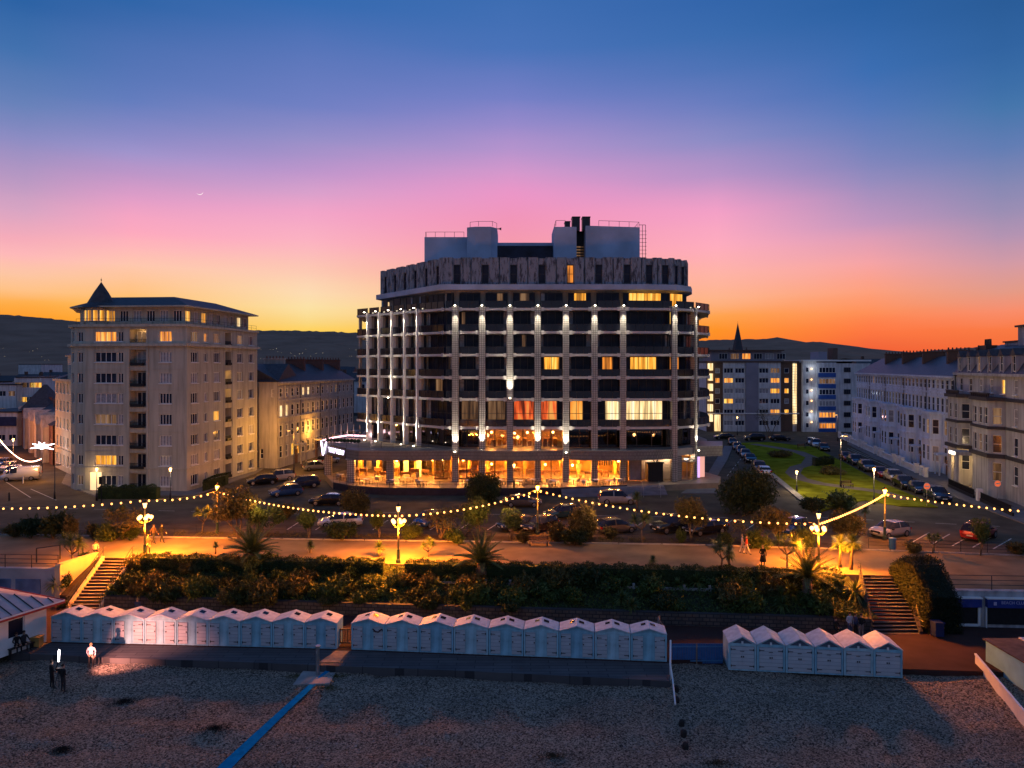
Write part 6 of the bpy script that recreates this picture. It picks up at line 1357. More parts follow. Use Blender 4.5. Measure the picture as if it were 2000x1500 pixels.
for i, (px, py, sx, sz, b, lb) in enumerate([(668,1054,1.75,1.15,1,'wide dark trimmed bush in front of the white parked car'),(30,1048,1.2,.9,2,'brown shrub at the left end of the promenade planting'),(62,1048,1.3,1.3,1,'dark shrub, second from the left edge behind the promenade'),
      (104,1050,1.7,1.6,1,'broad dark shrub behind the forked tree near the left steps'),(135,1052,1.1,1.4,2,'brownish tall shrub right of the broad dark shrub'),(182,1052,1.0,1.0,2,'rusty brown shrub under the festoon lights, left planting'),(210,1053,1.3,1.1,3,'green shrub left of the left lamp cluster'),(255,1053,1.1,1.0,1,'dark shrub just left of the left lamp cluster'),
      (805,1050,1.2,.95,0,'leafy bush touching the middle lamp cluster post'),(885,1058,1.3,.9,0,'green bush below the thin orange-lit tree'),(1022,1060,.9,.7,2,'small brown bush beside the promenade bench'),(1090,1058,1.3,1.2,2,'rusty bush left of the tall dark bush'),
      (1118,1062,1.5,1.0,1,'dark low bush under the tall dark bush'),(1330,1058,.7,.8,0,'small green bush below the pale-stemmed tree'),(1480,1068,1.3,1.0,3,'green bush left of the right lamp cluster'),(1420,1068,1.2,.9,1,'dark bush behind the walking couple'),
      (1565,1068,1.3,1.2,3,'yellow-green bush at the foot of the right lamp cluster'),(1660,1075,1.0,.7,0,'low bush beside the blue bin'),(1780,1078,1.2,.6,2,'low brown bush by the car park rail at right'),(1590,1000,1.6,1.1,1,'dark bush at the corner of the lawn by the road'),(1640,992,2.2,1.3,3,'hedge-like bush at the lower edge of the lawn'),
      (1990,1082,1.3,.7,2,'low brown bush at the right end of the planting'),(560,1010,1.6,1.0,2,'orange-tinged bush under the string lights by the left street'),(1190,1050,1.2,.7,2,'low rusty bush beside the brown parked car')]):
    plant('bush', B[b], lb, 'bush', strip_pt(px,py), i*1.3, (sx,sx*.9,sz))
def hedge_box(name, label, cat, poly_pts, z0, z1, n, lm, s=.09, kind=None, rag=.12):
    R = random.Random(len(label)); o = thing(name, label, cat, (poly_pts[0][0][0], poly_pts[0][0][1], z0)); mb = MB(); ox, oy = poly_pts[0][0]
    seg = list(zip(poly_pts, poly_pts[1:])); per = n//len(seg)
    for (a, wa), (b, wb) in seg:
        for _ in range(per):
            t = R.random(); x = a[0]+(b[0]-a[0])*t; y = a[1]+(b[1]-a[1])*t; w = wa+(wb-wa)*t; f = R.random(); hh = (z1-z0)*(1+.10*sin(x*2.3)+.07*sin(x*5.1+1))
            if f < .5: q = (x-ox, y-oy+R.uniform(0,w), hh+R.uniform(-rag,rag*.7))
            else: q = (x-ox, y-oy+R.choice([0,0,w])+R.uniform(-rag,rag), R.uniform(0,hh))
            leaf(mb, q, s*R.uniform(.6,1.4), R, .4)
        Mx_, Ln_, an_ = fframe((a[0]-ox,a[1]-oy),(b[0]-ox,b[1]-oy)); 
        c0, c1 = (a[0]-ox,a[1]-oy), (b[0]-ox,b[1]-oy); k = .1
        mb.add([(c0[0],c0[1]+k,0),(c1[0],c1[1]+k,0),(c1[0],c1[1]+k,z1-z0-.12),(c0[0],c0[1]+k,z1-z0-.12),(c0[0],c0[1]+wa-k,0),(c1[0],c1[1]+wb-k,0),(c1[0],c1[1]+wb-k,z1-z0-.12),(c0[0],c0[1]+wa-k,z1-z0-.12)], [(0,1,2,3),(7,6,5,4),(3,2,6,7),(0,3,7,4),(1,5,6,2)])
    mb.build('leaves', M[lm], o); return o
hx = [-31.4,-24,-16,-10.6]; hedge_box('hedge', 'clipped dark hedge along the promenade edge from the left steps to the middle lamp', 'hedge', [((x, interp(PF,x)-1.4), 1.1) for x in hx], -.35, .62, 15000, 'leaf_dark')
hx = [-8.8,0,9,17,23.2]; hedge_box('hedge', 'clipped dark hedge along the promenade edge, right of the middle lamp', 'hedge', [((x, interp(PF,x)-1.4), 1.1) for x in hx], -.35, .62, 19000, 'leaf_dark')
for (px0, px1, py, lb) in ((190,305,975,'low hedge in front of the cream tower block'),(395,440,962,'small hedge at the right corner of the tower block')):
    a, b = G(px0,py), G(px1,py-(0 if px0 < 300 else 14)); hedge_box('hedge', lb, 'hedge', [((a.x,a.y),1.2),((b.x,b.y),1.2)], 0, 1.5, 3000, 'leaf_dark', .12)
for (px, py, w, lb) in ((1525,892,5.2,'oval brown flower bed of low shrubs, far part of the lawn'),(1622,925,4.8,'oval brown flower bed of low shrubs, near part of the lawn')):
    plant('shrub_bed', bush_mesh(41+int(px), w, 4.2, 1.1, 2600, .13, 'leaf_brown', 12), lb, 'flower bed', G(px,py,.12), .3)
a, b = G(1593,912), G(1630,908); hedge_box('hedge', 'square dark hedge behind the near flower bed on the lawn', 'hedge', [((a.x,a.y),1.5),((b.x,b.y),1.5)], .1, 1.3, 2200, 'leaf_dark', .12)
# clipped wedge by the right steps
R = random.Random(77); o = thing('topiary_bush', 'tall dark clipped wedge-shaped bush right of the unlit steps', 'bush', (31.2,54.0,-2.6)); mb = MB()
prof = lambda y: 4.6-.55*max(0,(y-1.2))-.95*max(0,-y-.2)
for _ in range(16000):
    y = R.uniform(-2.2,3.4); h = max(1.2, prof(y))*(1+R.uniform(-.03,.03)); f = R.random(); w = 1.35-.05*abs(y)
    if f < .25: q = (R.uniform(-w,w)*.85, y, h+R.uniform(-.1,.1))
    elif f < .75: sg = R.choice([-1,1]); z = R.random()*h; q = (sg*(w-.25*(z/h)**3)+R.uniform(-.08,.08), y, z)
    else: z = R.random()*max(1.2,prof(-2.2)); q = (R.uniform(-w,w), -2.2-.2*(1-(z/4))+R.uniform(-.1,.1), z)
    leaf(mb, q, .09*R.uniform(.6,1.4), R, .2)
mb.add([(-1.2,-2.1,0),(1.2,-2.1,0),(1.2,3.3,0),(-1.2,3.3,0),(-1.0,-2.1,2.5),(1.0,-2.1,2.5),(1.0,3.3,3.2),(-1.0,3.3,3.2),(-1,0,4.3),(1,0,4.3),(1,1.2,4.3),(-1,1.2,4.3)], [(0,1,5,4),(4,5,9,8),(8,9,10,11),(11,10,6,7),(0,4,7,3),(1,2,6,5),(4,8,11,7),(5,6,10,9)])
mb.build('leaves', foliage('leaf_topiary', (.006,.012,.005), (.022,.032,.012)), o)
# --- cordylines and palms
C1 = cordy_meshes(1,1.5,1,.80,190); C2 = cordy_meshes(2,2.1,3,.78,150); C3 = cordy_meshes(3,1.0,1,.66,150); C4 = cordy_meshes(4,2.6,4,.95,150)
def bankz(x, y):
    y1 = interp(PF,x); y0 = interp(SB,x)+.45; t = min(1,max(0,(y1-y)/(y1-y0))); return -1.75*(t**.8)
def BK(px, py):
    z = -1
    for _ in range(12): p = G(px,py,z); z = bankz(p.x,p.y)
    return Vector((p.x,p.y,z))
for i, (px, py, m_, sc, lb, z) in enumerate([(395,1040,C2,1.0,'branching cordyline lit orange, left of the tall cream lamp',.16),(1254,1060,C2,1.15,'twin cordyline glowing orange under the string lights, right of the hotel centre',.16),
     (225,1040,C4,.85,'broad cordyline clump under the string lights at left',.16),(1640,1108,C1,1.35,'bright yellow-lit cordyline just right of the right lamp cluster',.1),(1662,1112,C1,1.5,'dark leaning cordyline, rightmost by the right steps',.1),
     (1408,1115,C2,.95,'thin dark cordyline at the promenade edge right of centre',.1),(1425,1112,C3,1.2,'short thin cordyline beside the thin dark one',.1),(1538,1112,C4,.95,'spreading cordyline with a yellow-lit crown left of the right lamp cluster',.1),
     (742,1094,C3,1.15,'small round cordyline glowing yellow left of the middle lamp',0),(838,1094,C2,.72,'dark cordyline in silhouette right of the middle lamp',0),(421,1080,C3,.7,'little spiky cordyline in the hedge near the left lamp',.3),(605,1086,C3,.95,'dark feathery cordyline standing in the hedge left of the middle lamp',0),
     (1275,1112,C3,.8,'little dark cordyline in the hedge right of centre',.1),(1822,1080,C2,.7,'small cordyline by the car park rail at the far right',.1),(143,1112,C4,1.0,'tall forked cordyline left of the orange steps',-.4),(1245,1000,C1,1.2,'cordyline before the entrance steps of the hotel',0),(1690,1020,C1,.9,'cordyline half hidden at the lawn corner',0)]):
    if px in (742,838,605,1275): q = G(px,py,-.2)
    else: q = G(px,py,z)
    plant('cordyline', m_, lb, 'cordyline', q, i*.9, sc)
PM = palm_meshes(5,1.0,1.75,38); PM2 = palm_meshes(6,1.9,2.3,40)
plant('date_palm', PM, 'fan-shaped date palm on the bank, leftmost of the three', 'palm', BK(492,1142)+Vector((0,0,-.2)), 0, 1.5)
plant('date_palm', PM, 'dark date palm on the bank in front of the domed bush, middle of the three', 'palm', BK(940,1158)+Vector((0,0,-.2)), 1, (1.35,1.35,1.5))
plant('date_palm', PM2, 'largest date palm with thick trunk, lit from above by the right lamp', 'palm', G(1577,1190,-1.9), 2, (1.15,1.15,1.25))
# --- shrubs on the bank
RB = random.Random(99); Y1 = [('yucca', cordy_meshes(50+i,.25,1,.6,120)) for i in range(2)]
SB_ = [bush_mesh(60+i, 1.9, 1.5, .95, 1300, .085, m_, 8) for i, m_ in enumerate(('leaf','leaf_dark','leaf','leaf_brown'))]
blade_w = 0
def over_hut(p, word):
    px = 1000+F*p.x/p.y
    for lo, hi, n, nm in ((103,668,9,'left row'),(686,1303,9,'middle row'),(1422,1763,6,'right group')):
        if lo <= px < hi:
            i = int((px-lo)/(hi-lo)*n); od = ['first','second','third','fourth','fifth','sixth','seventh','eighth','ninth'][i]
            lv = 'high' if p.z > -.75 else ('midway up' if p.z > -1.3 else 'low on'); lv = lv if lv == 'low on' or 'midway' in lv else 'high on'
            return '%s %s the bank above the %s hut of the %s' % (word, lv if lv != 'midway up' else 'midway up', od, nm)
    return '%s on the bank above the %s' % (word, 'gap between the hut rows' if px < 700 else 'blue fence')
zones = [('lit green shrub on the bank just right of the orange steps','shrubs on the bank by the left steps',215,330,1110,1160,12),('dim green shrub on the bank between the steps and the left date palm','shrubs on the bank, left part',330,600,1115,1172,20),
         ('yellow-green shrub on the bank below the middle lamp','shrubs on the bank below the middle lamp',600,940,1118,1172,24),('dark shrub on the unlit middle of the bank','shrubs on the dark middle of the bank',950,1380,1125,1180,24),
         ('amber-lit shrub on the bank around the largest date palm','shrubs around the largest date palm',1390,1690,1130,1190,18)]
for lb, gp, a, b, c, d, n in zones:
    for i in range(n):
        px = a+(b-a)*(i+.5)/n+RB.uniform(-12,12); p = BK(px, RB.uniform(c,d)); 
        if not (-32.6 < p.x < 26.2): continue
        k = RB.random(); s = RB.uniform(.9,1.7)
        if k < .2: plant('yucca', RB.choice(Y1)[1], over_hut(p, 'spiky yucca'), 'yucca', p, RB.uniform(0,6), s*1.2, gp.replace('shrubs','yuccas'))
        else: plant('shrub', RB.choice(SB_), over_hut(p, lb.split(' on ')[0]), 'shrub', p+Vector((0,0,-.1)), RB.uniform(0,6), (s,s,s*RB.uniform(.7,1.2)), gp)
mb = MB(); R = random.Random(8)
for _ in range(34000):
    x = R.uniform(-32.7,26.0); y1 = interp(PF,x)-.2; y0 = interp(SB,x)+.3; y = R.uniform(y0,y1)
    if R.random() < .5 and sin(x*1.3)+sin(x*.6+y*2) < -.3: continue
    leaf(mb, (x,y,bankz(x,y)+R.uniform(0,.3)), .115*R.uniform(.6,1.5), R, .8)
tag(mb.build('ground_cover', M['leaf']), 'low ground cover plants covering the bank', 'ground cover', kind='stuff')
# planting in the corner left of the orange steps
for i, (px, py, m_, sc, lb) in enumerate([(108,1150,Y1[0][1],1.8,'spiky yucca in the corner bed left of the orange steps'),(165,1100,SB_[0],(1.0,.8,1.0),'orange-lit shrub at the top left of the orange steps'),(128,1145,SB_[1],(1.2,1,1.3),'dark shrub below the parapet left of the orange steps'),(125,1186,SB_[3],(.7,.6,.6),'low dry plant at the foot of the orange steps')]):
    plant('shrub' if 'shrub' in lb or 'dry' in lb else 'yucca', m_, lb, 'shrub', G(px,py,-.6 if py < 1110 else (-1.6 if py < 1160 else -2.6)), i, sc)
mb = MB(); mb.add([(-36.9,58.5,-2.0),(-35.6,58.2,-2.0),(-35.5,62.1,.0),(-36.2,62.2,.0),(-36.9,58.5,-2.7),(-35.6,58.2,-2.7)], [(0,1,2,3),(4,5,1,0)]); struct('bank', mb, M['soil'])
# strip planting ground cover and beach weed
mb = MB()
for _ in range(16000):
    x = R.uniform(-62,27); y = interp(PB,x)+R.uniform(.35,2.1)
    if sin(x*.8)+sin(x*2.1+1) < -.2: continue
    leaf(mb, (x,y,.16+R.uniform(0,.3)), .07*R.uniform(.6,1.5), R, .6)
tag(mb.build('ground_cover', M['leaf_brown']), 'low planting along the strip between promenade and road', 'ground cover', kind='stuff')
for i, (px, py, w, d, lb) in enumerate([(242,1372,1.5,.9,'dark seaweed clump nearest the people on the shingle'),(420,1424,1.7,1.0,'dark seaweed clump left of the blue matting'),(122,1466,1.2,.8,'dark seaweed clump at the lower left'),(1400,1492,2.6,1.0,'brown weed patch at the bottom edge right of the stumps'),(1080,1478,1.6,.7,'faint weed patch at the bottom centre')]):
    mb = MB(); 
    for _ in range(700 if i < 3 else 500):
        a = R.uniform(0,6.28); q = abs(R.gauss(0,.45)); leaf(mb, (cos(a)*w*q*.8, sin(a)*d*q*.8, R.uniform(0,.16)*max(0,1-q)), .07, R, -.2, .35)
    p = BP(px,py); tag(mb.build('seaweed', mat('seaweed', (.015,.013,.010) if i < 3 else (.07,.05,.025), .9, .3, 3), None, tuple(p+Vector((0,0,.02)))), lb, 'seaweed')
for i, (px, py) in enumerate([(655,1322),(640,1345),(585,1322)]):
    p = BP(px,py); mb = MB()
    for _ in range(350): a = R.uniform(0,6.28); q = R.random(); leaf(mb, (cos(a)*q*.9, sin(a)*q*.4, R.uniform(0,.12)), .07, R, .2, .3)
    tag(mb.build('beach_grass', M['leaf_brown'], None, tuple(p)), ['dry grass tuft right of the shower platform','dry grass tuft in front of the shower platform','dry grass tuft left of the shower platform'][i], 'grass')
# ================= lamps and festoon lights =================
lampm = {}
def lp_meshes():
    mb = MB(); mb.lathe([(.20,0),(.20,.25),(.13,.35),(.13,1.1),(.16,1.15)], (0,0,0), 10); lampm['base'] = mb.mesh('base', M['polegreen'])
    mb = MB(); mb.lathe([(.085,1.1),(.07,2.4),(.09,2.42),(.06,2.5),(.05,4.25),(.10,4.3)], (0,0,0), 10); lampm['pole'] = mb.mesh('pole', M['yellowpole'], True)
    mb = MB(); mb.lathe([(.09,4.32),(.19,4.75),(.10,4.9)], (0,0,0), 8); lampm['lantern'] = mb.mesh('lantern', M['lampglow']); mb = MB(); mb.lathe([(.22,4.76),(.12,4.93),(.03,5.0),(.02,5.1)], (0,0,0), 8); lampm['cap'] = mb.mesh('cap', M['black'])
    mb = MB()
    for k in range(5):
        a = 2*pi*k/5+.3; c, s = cos(a), sin(a); mb.tube([(0,0,3.1),(c*.25,s*.25,3.05),(c*.5,s*.5,3.25),(c*.5,s*.5,3.35)], .025, 5)
    lampm['arms'] = mb.mesh('arms', M['yellowpole'])
    mb = MB(); mb.ball((0,0,0), .17, 10, 7); lampm['globe'] = mb.mesh('globe', M['lampglow'], True)
lp_meshes()
ORG = (1,.255,.012)
def lamppost(p, label, cluster, pw, group, col_=ORG):
    o = thing('lamp_post', label, 'lamp post', tuple(p), 0, group)
    for k in ('base','pole'): put(lampm[k], k, o)
    l_ = put(lampm['lantern'], 'lantern', o); put(lampm['cap'], 'cap', l_)
    if cluster:
        put(lampm['arms'], 'arms', o)
        for k in range(5): a = 2*pi*k/5+.3; put(lampm['globe'], 'globe', o, (cos(a)*.5, sin(a)*.5, 3.52))
        for k in range(5): a = 2*pi*k/5+.3; lamp('POINT','globe_light',(cos(a)*.78, sin(a)*.78, 3.12), pw/5, col_, .06, o); lamp('SPOT','globe_pool',(cos(a)*.74, sin(a)*.74, 3.2), pw*.95, col_, .08, o, (0,0,0), spot_size=radians(163), spot_blend=.35)
    else: lamp('POINT','lantern_light',(0,-.3,4.6), pw, col_, .2, o)
    return o
def LPt(px, py, h): Y = (CZ-h)*F/(py-HY); return Vector((XX(px,Y), Y, .1))
PL = [LPt(283,980,4.95), LPt(778,987,4.95), LPt(1599,1000,4.95)]
PR = [LPt(424.5,947,4.95), LPt(1050,947,4.95), LPt(1728,954,4.95)]
for p, lb in zip(PL, ('leftmost five-globe promenade lamp, at the head of the orange steps','middle five-globe promenade lamp, in front of the hotel','rightmost five-globe promenade lamp, among lit cordylines')): lamppost(p, lb, True, 2700, 'five-globe lamp posts at the promenade edge')
for p, lb in zip(PR, ('cream single-lantern lamp post near the big olive tree','cream single-lantern lamp post at the centre, in front of the restaurant','cream single-lantern lamp post beside the silver car')): lamppost(p, lb, False, 2600, 'single-lantern lamp posts behind the promenade')
def street_lamp(p, h, label, pw=200, c=(1,.6,.3), head='side', group=None, r=.06, hc='lampglow', arm=1.0, rz=0):
    o = thing('street_lamp', label, 'street lamp', tuple(p), rz, group); mb = MB(); mb.lathe([(.14,0),(.12,.9),(r,1.0),(r*.7,h)], (0,0,0), 8); mb.build('pole', M['dkmetal'], o, smooth=True)
    if head == 'side':
        mb = MB(); mb.tube([(0,0,h-.05),(arm*.5,0,h+.15),(arm,0,h+.1)], .035, 5); mb.box(arm-.1,arm+.45,-.12,.12,h+.08,h+.18); mb.build('arm', M['dkmetal'], o); mb = MB(); mb.box(arm-.05,arm+.4,-.09,.09,h+.03,h+.079); mb.build('lamp_head', M[hc], o); q = (arm+.2,0,h-.15)
    else: mb = MB(); mb.lathe([(.08,h),(.18,h+.42),(.08,h+.5)], (0,0,0), 8); mb.build('lamp_head', M[hc], o); q = (0,-.35,h+.2)
    if pw: lamp('POINT','street_light',q, pw, c, .2, o)
    return o
street_lamp(G(333,978), 3.6, 'tall street lamp with bright lantern in front of the cream tower block', 160, (1,.75,.5), 'top')
street_lamp(G(189,978), 3.6, 'street lamp and traffic signal pole before the garage door of the tower block', 110, (1,.6,.3), 'top')
street_lamp(G(574,925), 6.6, 'tall street lamp lighting the cream end wing orange', 2600, (1,.42,.06), 'side', arm=-1.0)
street_lamp(G(1642,952), 7.0, 'tall plain grey lighting column on the lawn', 1400, (1,.72,.4), 'side', arm=.5)
street_lamp(G(1556,962), 2.4, 'short white-headed post lamp on the lawn by the kerb', 420, (1,.75,.45), 'top', r=.04)
street_lamp(G(1707,985), 3.9, 'single-lantern street lamp at the right edge of the lawn', 700, (1,.7,.4), 'top')
street_lamp(G(1004,950,.82)+Vector((0,-1.0,0)), 2.6, 'small lamp post on the hotel terrace in front of the restaurant', 50, (1,.6,.3), 'top', r=.04)
street_lamp(G(1636,862), 5.8, 'distant street lamp with pinkish glow at the far corner of the square', 120, (1,.5,.5), 'side', arm=-.5)
street_lamp(G(26,915), 4.4, 'street lamp in the left street where the bright light garland hangs', 300, (1,.5,.3), 'top')
street_lamp(G(107,975), 4.2, 'dark unlit lamp column at the mouth of the left street', 0, head='side', arm=.3, hc='black')
street_lamp(G(1520,835), 8, 'tall thin street lamp before the brown and white flats', 50, (1,.9,.8), 'side')
street_lamp(G(1440,850), 4, 'small lamp by the far car park corner', 40, (1,.7,.5), 'top')
lamp('POINT','street_glow',(-81,115,5), 2600, (1,.30,.06), .3); lamp('POINT','street_glow',(-94,130,5), 2600, (1,.28,.06), .3); lamp('POINT','street_glow',(-68,103,4.5), 1300, (1,.40,.08), .3)
lamp('POINT','street_glow',(-35,128,5.5), 1100, (1,.42,.06), .3)
def festoon(label, A, B, n, sag, mk='bulb', r=.09, group='festoon light strings over the promenade', drop=.12):
    o = thing('string_lights', label, 'string lights', tuple(A), 0, group); A = Vector(A); B = Vector(B); P = []
    for i in range(41): t = i/40; p = (B-A)*t; p.z -= sag*4*t*(1-t); P.append(p)
    mb = MB(); mb.tube(P, .014, 4); mb.build('cable', M['black'], o); k = ('b', mk, r)
    if k not in _wc: mb = MB(); mb.ball((0,0,-drop), r, 6, 5); mb.tube([(0,0,0),(0,0,-drop+r*.8)], .025, 4, 1); _wc[k] = mb.mesh('bulb', [M[mk], M['black']], True)
    for i in range(n): t = (i+.5)/n; p = (B-A)*t; p.z -= sag*4*t*(1-t); put(_wc[k], 'bulb', o, p)
    return o
def at(p, z): return Vector((p.x, p.y, z))
zf = lambda px, py, p: at(p, ZZ(py, p.y))
a283 = at(PL[0], ZZ(975,PL[0].y)); a425 = at(PR[0], ZZ(959,PR[0].y)); a778 = at(PL[1], ZZ(1005,PL[1].y)); a1050 = at(PR[1], ZZ(956,PR[1].y)); a1600 = at(PL[2], ZZ(1021,PL[2].y)); a1728 = at(PR[2], ZZ(964,PR[2].y))
festoon('festoon bulbs from the left lamp cluster out of the left edge', a283, (-62,69,3.9), 32, .75)
festoon('festoon bulbs from the left lamp cluster up to the cream lamp by the olive tree', a283, a425, 10, .25)
festoon('festoon bulbs between the olive tree and the middle lamp cluster', a425, a778, 36, .55)
festoon('festoon bulbs rising from the middle lamp cluster to the central rear lamp', a778, a1050, 22, .5)
festoon('festoon bulbs from the central rear lamp down to the right lamp cluster', a1050, a1600, 37, .75)
festoon('closely spaced festoon bulbs from the right lamp cluster to the lamp by the silver car', a1600, a1728, 32, .2)
festoon('festoon bulbs from the lamp by the silver car out of the right edge', a1728, (46.5,58.5,4.6), 26, .2)
for a, b in ((a283,a425),(a425,a778),(a778,a1050),(a1050,a1600),(a1600,a1728)):
    for t in (.25,.5,.75): p = a.lerp(b,t); lamp('POINT','festoon_light',(p.x,p.y,p.z-.9), 190, (1,.45,.12), .3)
M['pinkbulb'] = emit('pink_white_bulb', (1,.50,.35), 9)
q0 = Vector((XX(-20,112),112,ZZ(830,112))); q1 = Vector((XX(27,118),118,ZZ(886,118))); q2 = Vector((XX(82,112),112,ZZ(894,112)))
festoon('bright pinkish light garland over the left street, upper part', q0, q1, 40, .4, 'pinkbulb', .085, 'light garland over the left street')
festoon('bright pinkish light garland over the left street, lower part', q1, q2, 46, .8, 'pinkbulb', .085, 'light garland over the left street')
st = thing('light_decoration', 'white winged festive light decoration on a post in the left street', 'light', tuple(G(82,925))); mb = MB(); p = G(82,925); hz = ZZ(872,p.y)
mb.lathe([(.1,0),(.06,hz-.9)], (0,0,0), 8); mb.build('pole', M['dkmetal'], st); mb = MB()
for a, l in ((12,1.9),(165,1.6),(190,1.9),(-15,1.8),(60,.7),(130,.9)): a = radians(a); mb.tube([(0,0,hz),(cos(a)*l,.1,hz+sin(a)*l)], [.22,.05], 6)
mb.ball((0,0,hz), .45, 8, 6); mb.build('light_arms', emit('cool_white_light', (1,.88,.92), 6), st); lamp('POINT','decoration_light',(0,-1.5,hz), 260, (1,.8,.8), .3, st)
# ================= signs, bins, benches =================
for px, py, lb in ((1810,990,'red no-entry sign on a grey pole beside the parked cars'),(1948,984,'red no-entry sign on a grey pole before the corner hotel')):
    p = G(px,py); o = thing('road_sign', lb, 'road sign', tuple(p), 0, 'no-entry signs'); mb = MB(); mb.tube([(0,0,0),(0,0,2.6)], .04, 6); mb.build('pole', M['steel'], o)
    mb = MB(); vs = [(.36*cos(2*pi*k/20), -.06, 2.45+.36*sin(2*pi*k/20)) for k in range(20)]; mb.add(vs, [tuple(range(20))]); mb.add([(x,-.03,z) for x,y,z in vs], [tuple(range(19,-1,-1))]); mb.add([(.41*cos(2*pi*k/20), -.045, 2.45+.41*sin(2*pi*k/20)) for k in range(20)], [tuple(range(20))], 1); mb.box(-.25,.25,-.075,-.061,2.38,2.52,1)
    mb.build('disc', [emit('glowing_sign_red', (.9,.16,.05), .8, 'NONE'), M['white']], o)  # sign face emits its own red in place of reflected light
p = G(1743,1072,.1); o = thing('litter_bin', 'blue litter bin by the car park rail near the lamp with the silver car', 'bin', tuple(p)); mb = MB(); mb.lathe([(.27,0),(.30,.85),(.33,.87),(.33,.95),(.2,1.02)], (0,0,0), 12); mb.build('bin_body', M['blue'], o)
p = G(1831,1243,-2.6); o = thing('litter_bin', 'dark blue wheeled bin at the foot of the clipped wedge bush', 'bin', tuple(p)); mb = MB(); mb.prism([(-.3,-.3),(.3,-.3),(.33,.33),(-.33,.33)],.08,1.0); mb.box(-.35,.35,-.36,.38,1.0,1.08); mb.lathe([(.1,0),(.1,.1)],(-.25,.3,.0),8); mb.lathe([(.1,0),(.1,.1)],(.25,.3,.0),8); mb.build('bin_body', mat('navy_bin', (.02,.03,.10), .5), o)
def bench(p, rz, label):
    o = thing('bench', label, 'bench', tuple(p), rz); mb = MB(); mb.box(-.9,.9,-.2,.25,.42,.47); mb.build('seat', M['wood'], o); mb = MB(); mb.box(-.9,.9,.25,.30,.55,.68); mb.box(-.9,.9,.27,.32,.74,.88); mb.build('backrest', M['wood'], o)
    for x in (-.8,.8): mb = MB(); mb.box(x-.03,x+.03,-.2,-.14,0,.42); mb.box(x-.03,x+.03,.2,.26,0,.9); mb.box(x-.03,x+.03,-.2,.26,.36,.42); mb.build('leg', M['black'], o)
bench(G(1052,1066,.1), 0, 'wooden bench at the back of the promenade near the central lamp')
bench(G(1655,952,.12), .3, 'dark bench on the lawn by the tall grey column'); bench(G(1566,876,.12), .3, 'dark bench at the far end of the lawn')
for px, py in ((18,976),): pass
tp = thing('traffic_light', 'black traffic light pole at the kerb before the tower block', 'traffic light', tuple(G(190,982)+Vector((.5,0,0)))); mb = MB(); mb.tube([(0,0,0),(0,0,3.2)], .06, 6); mb.build('pole', M['black'], tp); mb = MB(); mb.box(-.15,.15,-.28,-.07,2.3,3.2); 
for k in range(3): mb.lathe([(.1,0),(.12,.02)], (0,-.2,2.45+.3*k), 8)
mb.build('signal_head', M['black'], tp)
for i, (px, py) in enumerate(((18,978),(45,944),(72,938))):
    o = thing('bollard', ['black bollard at the left edge kerb','white-topped bollard by the van','slim bollard beyond the van'][i], 'bollard', tuple(G(px,py)), 0, 'bollards at the left junction'); mb = MB(); mb.lathe([(.09,0),(.08,.9),(.1,.95),(.03,1.05)], (0,0,0), 8); mb.build('post', M['black' if i != 1 else 'white'], o)
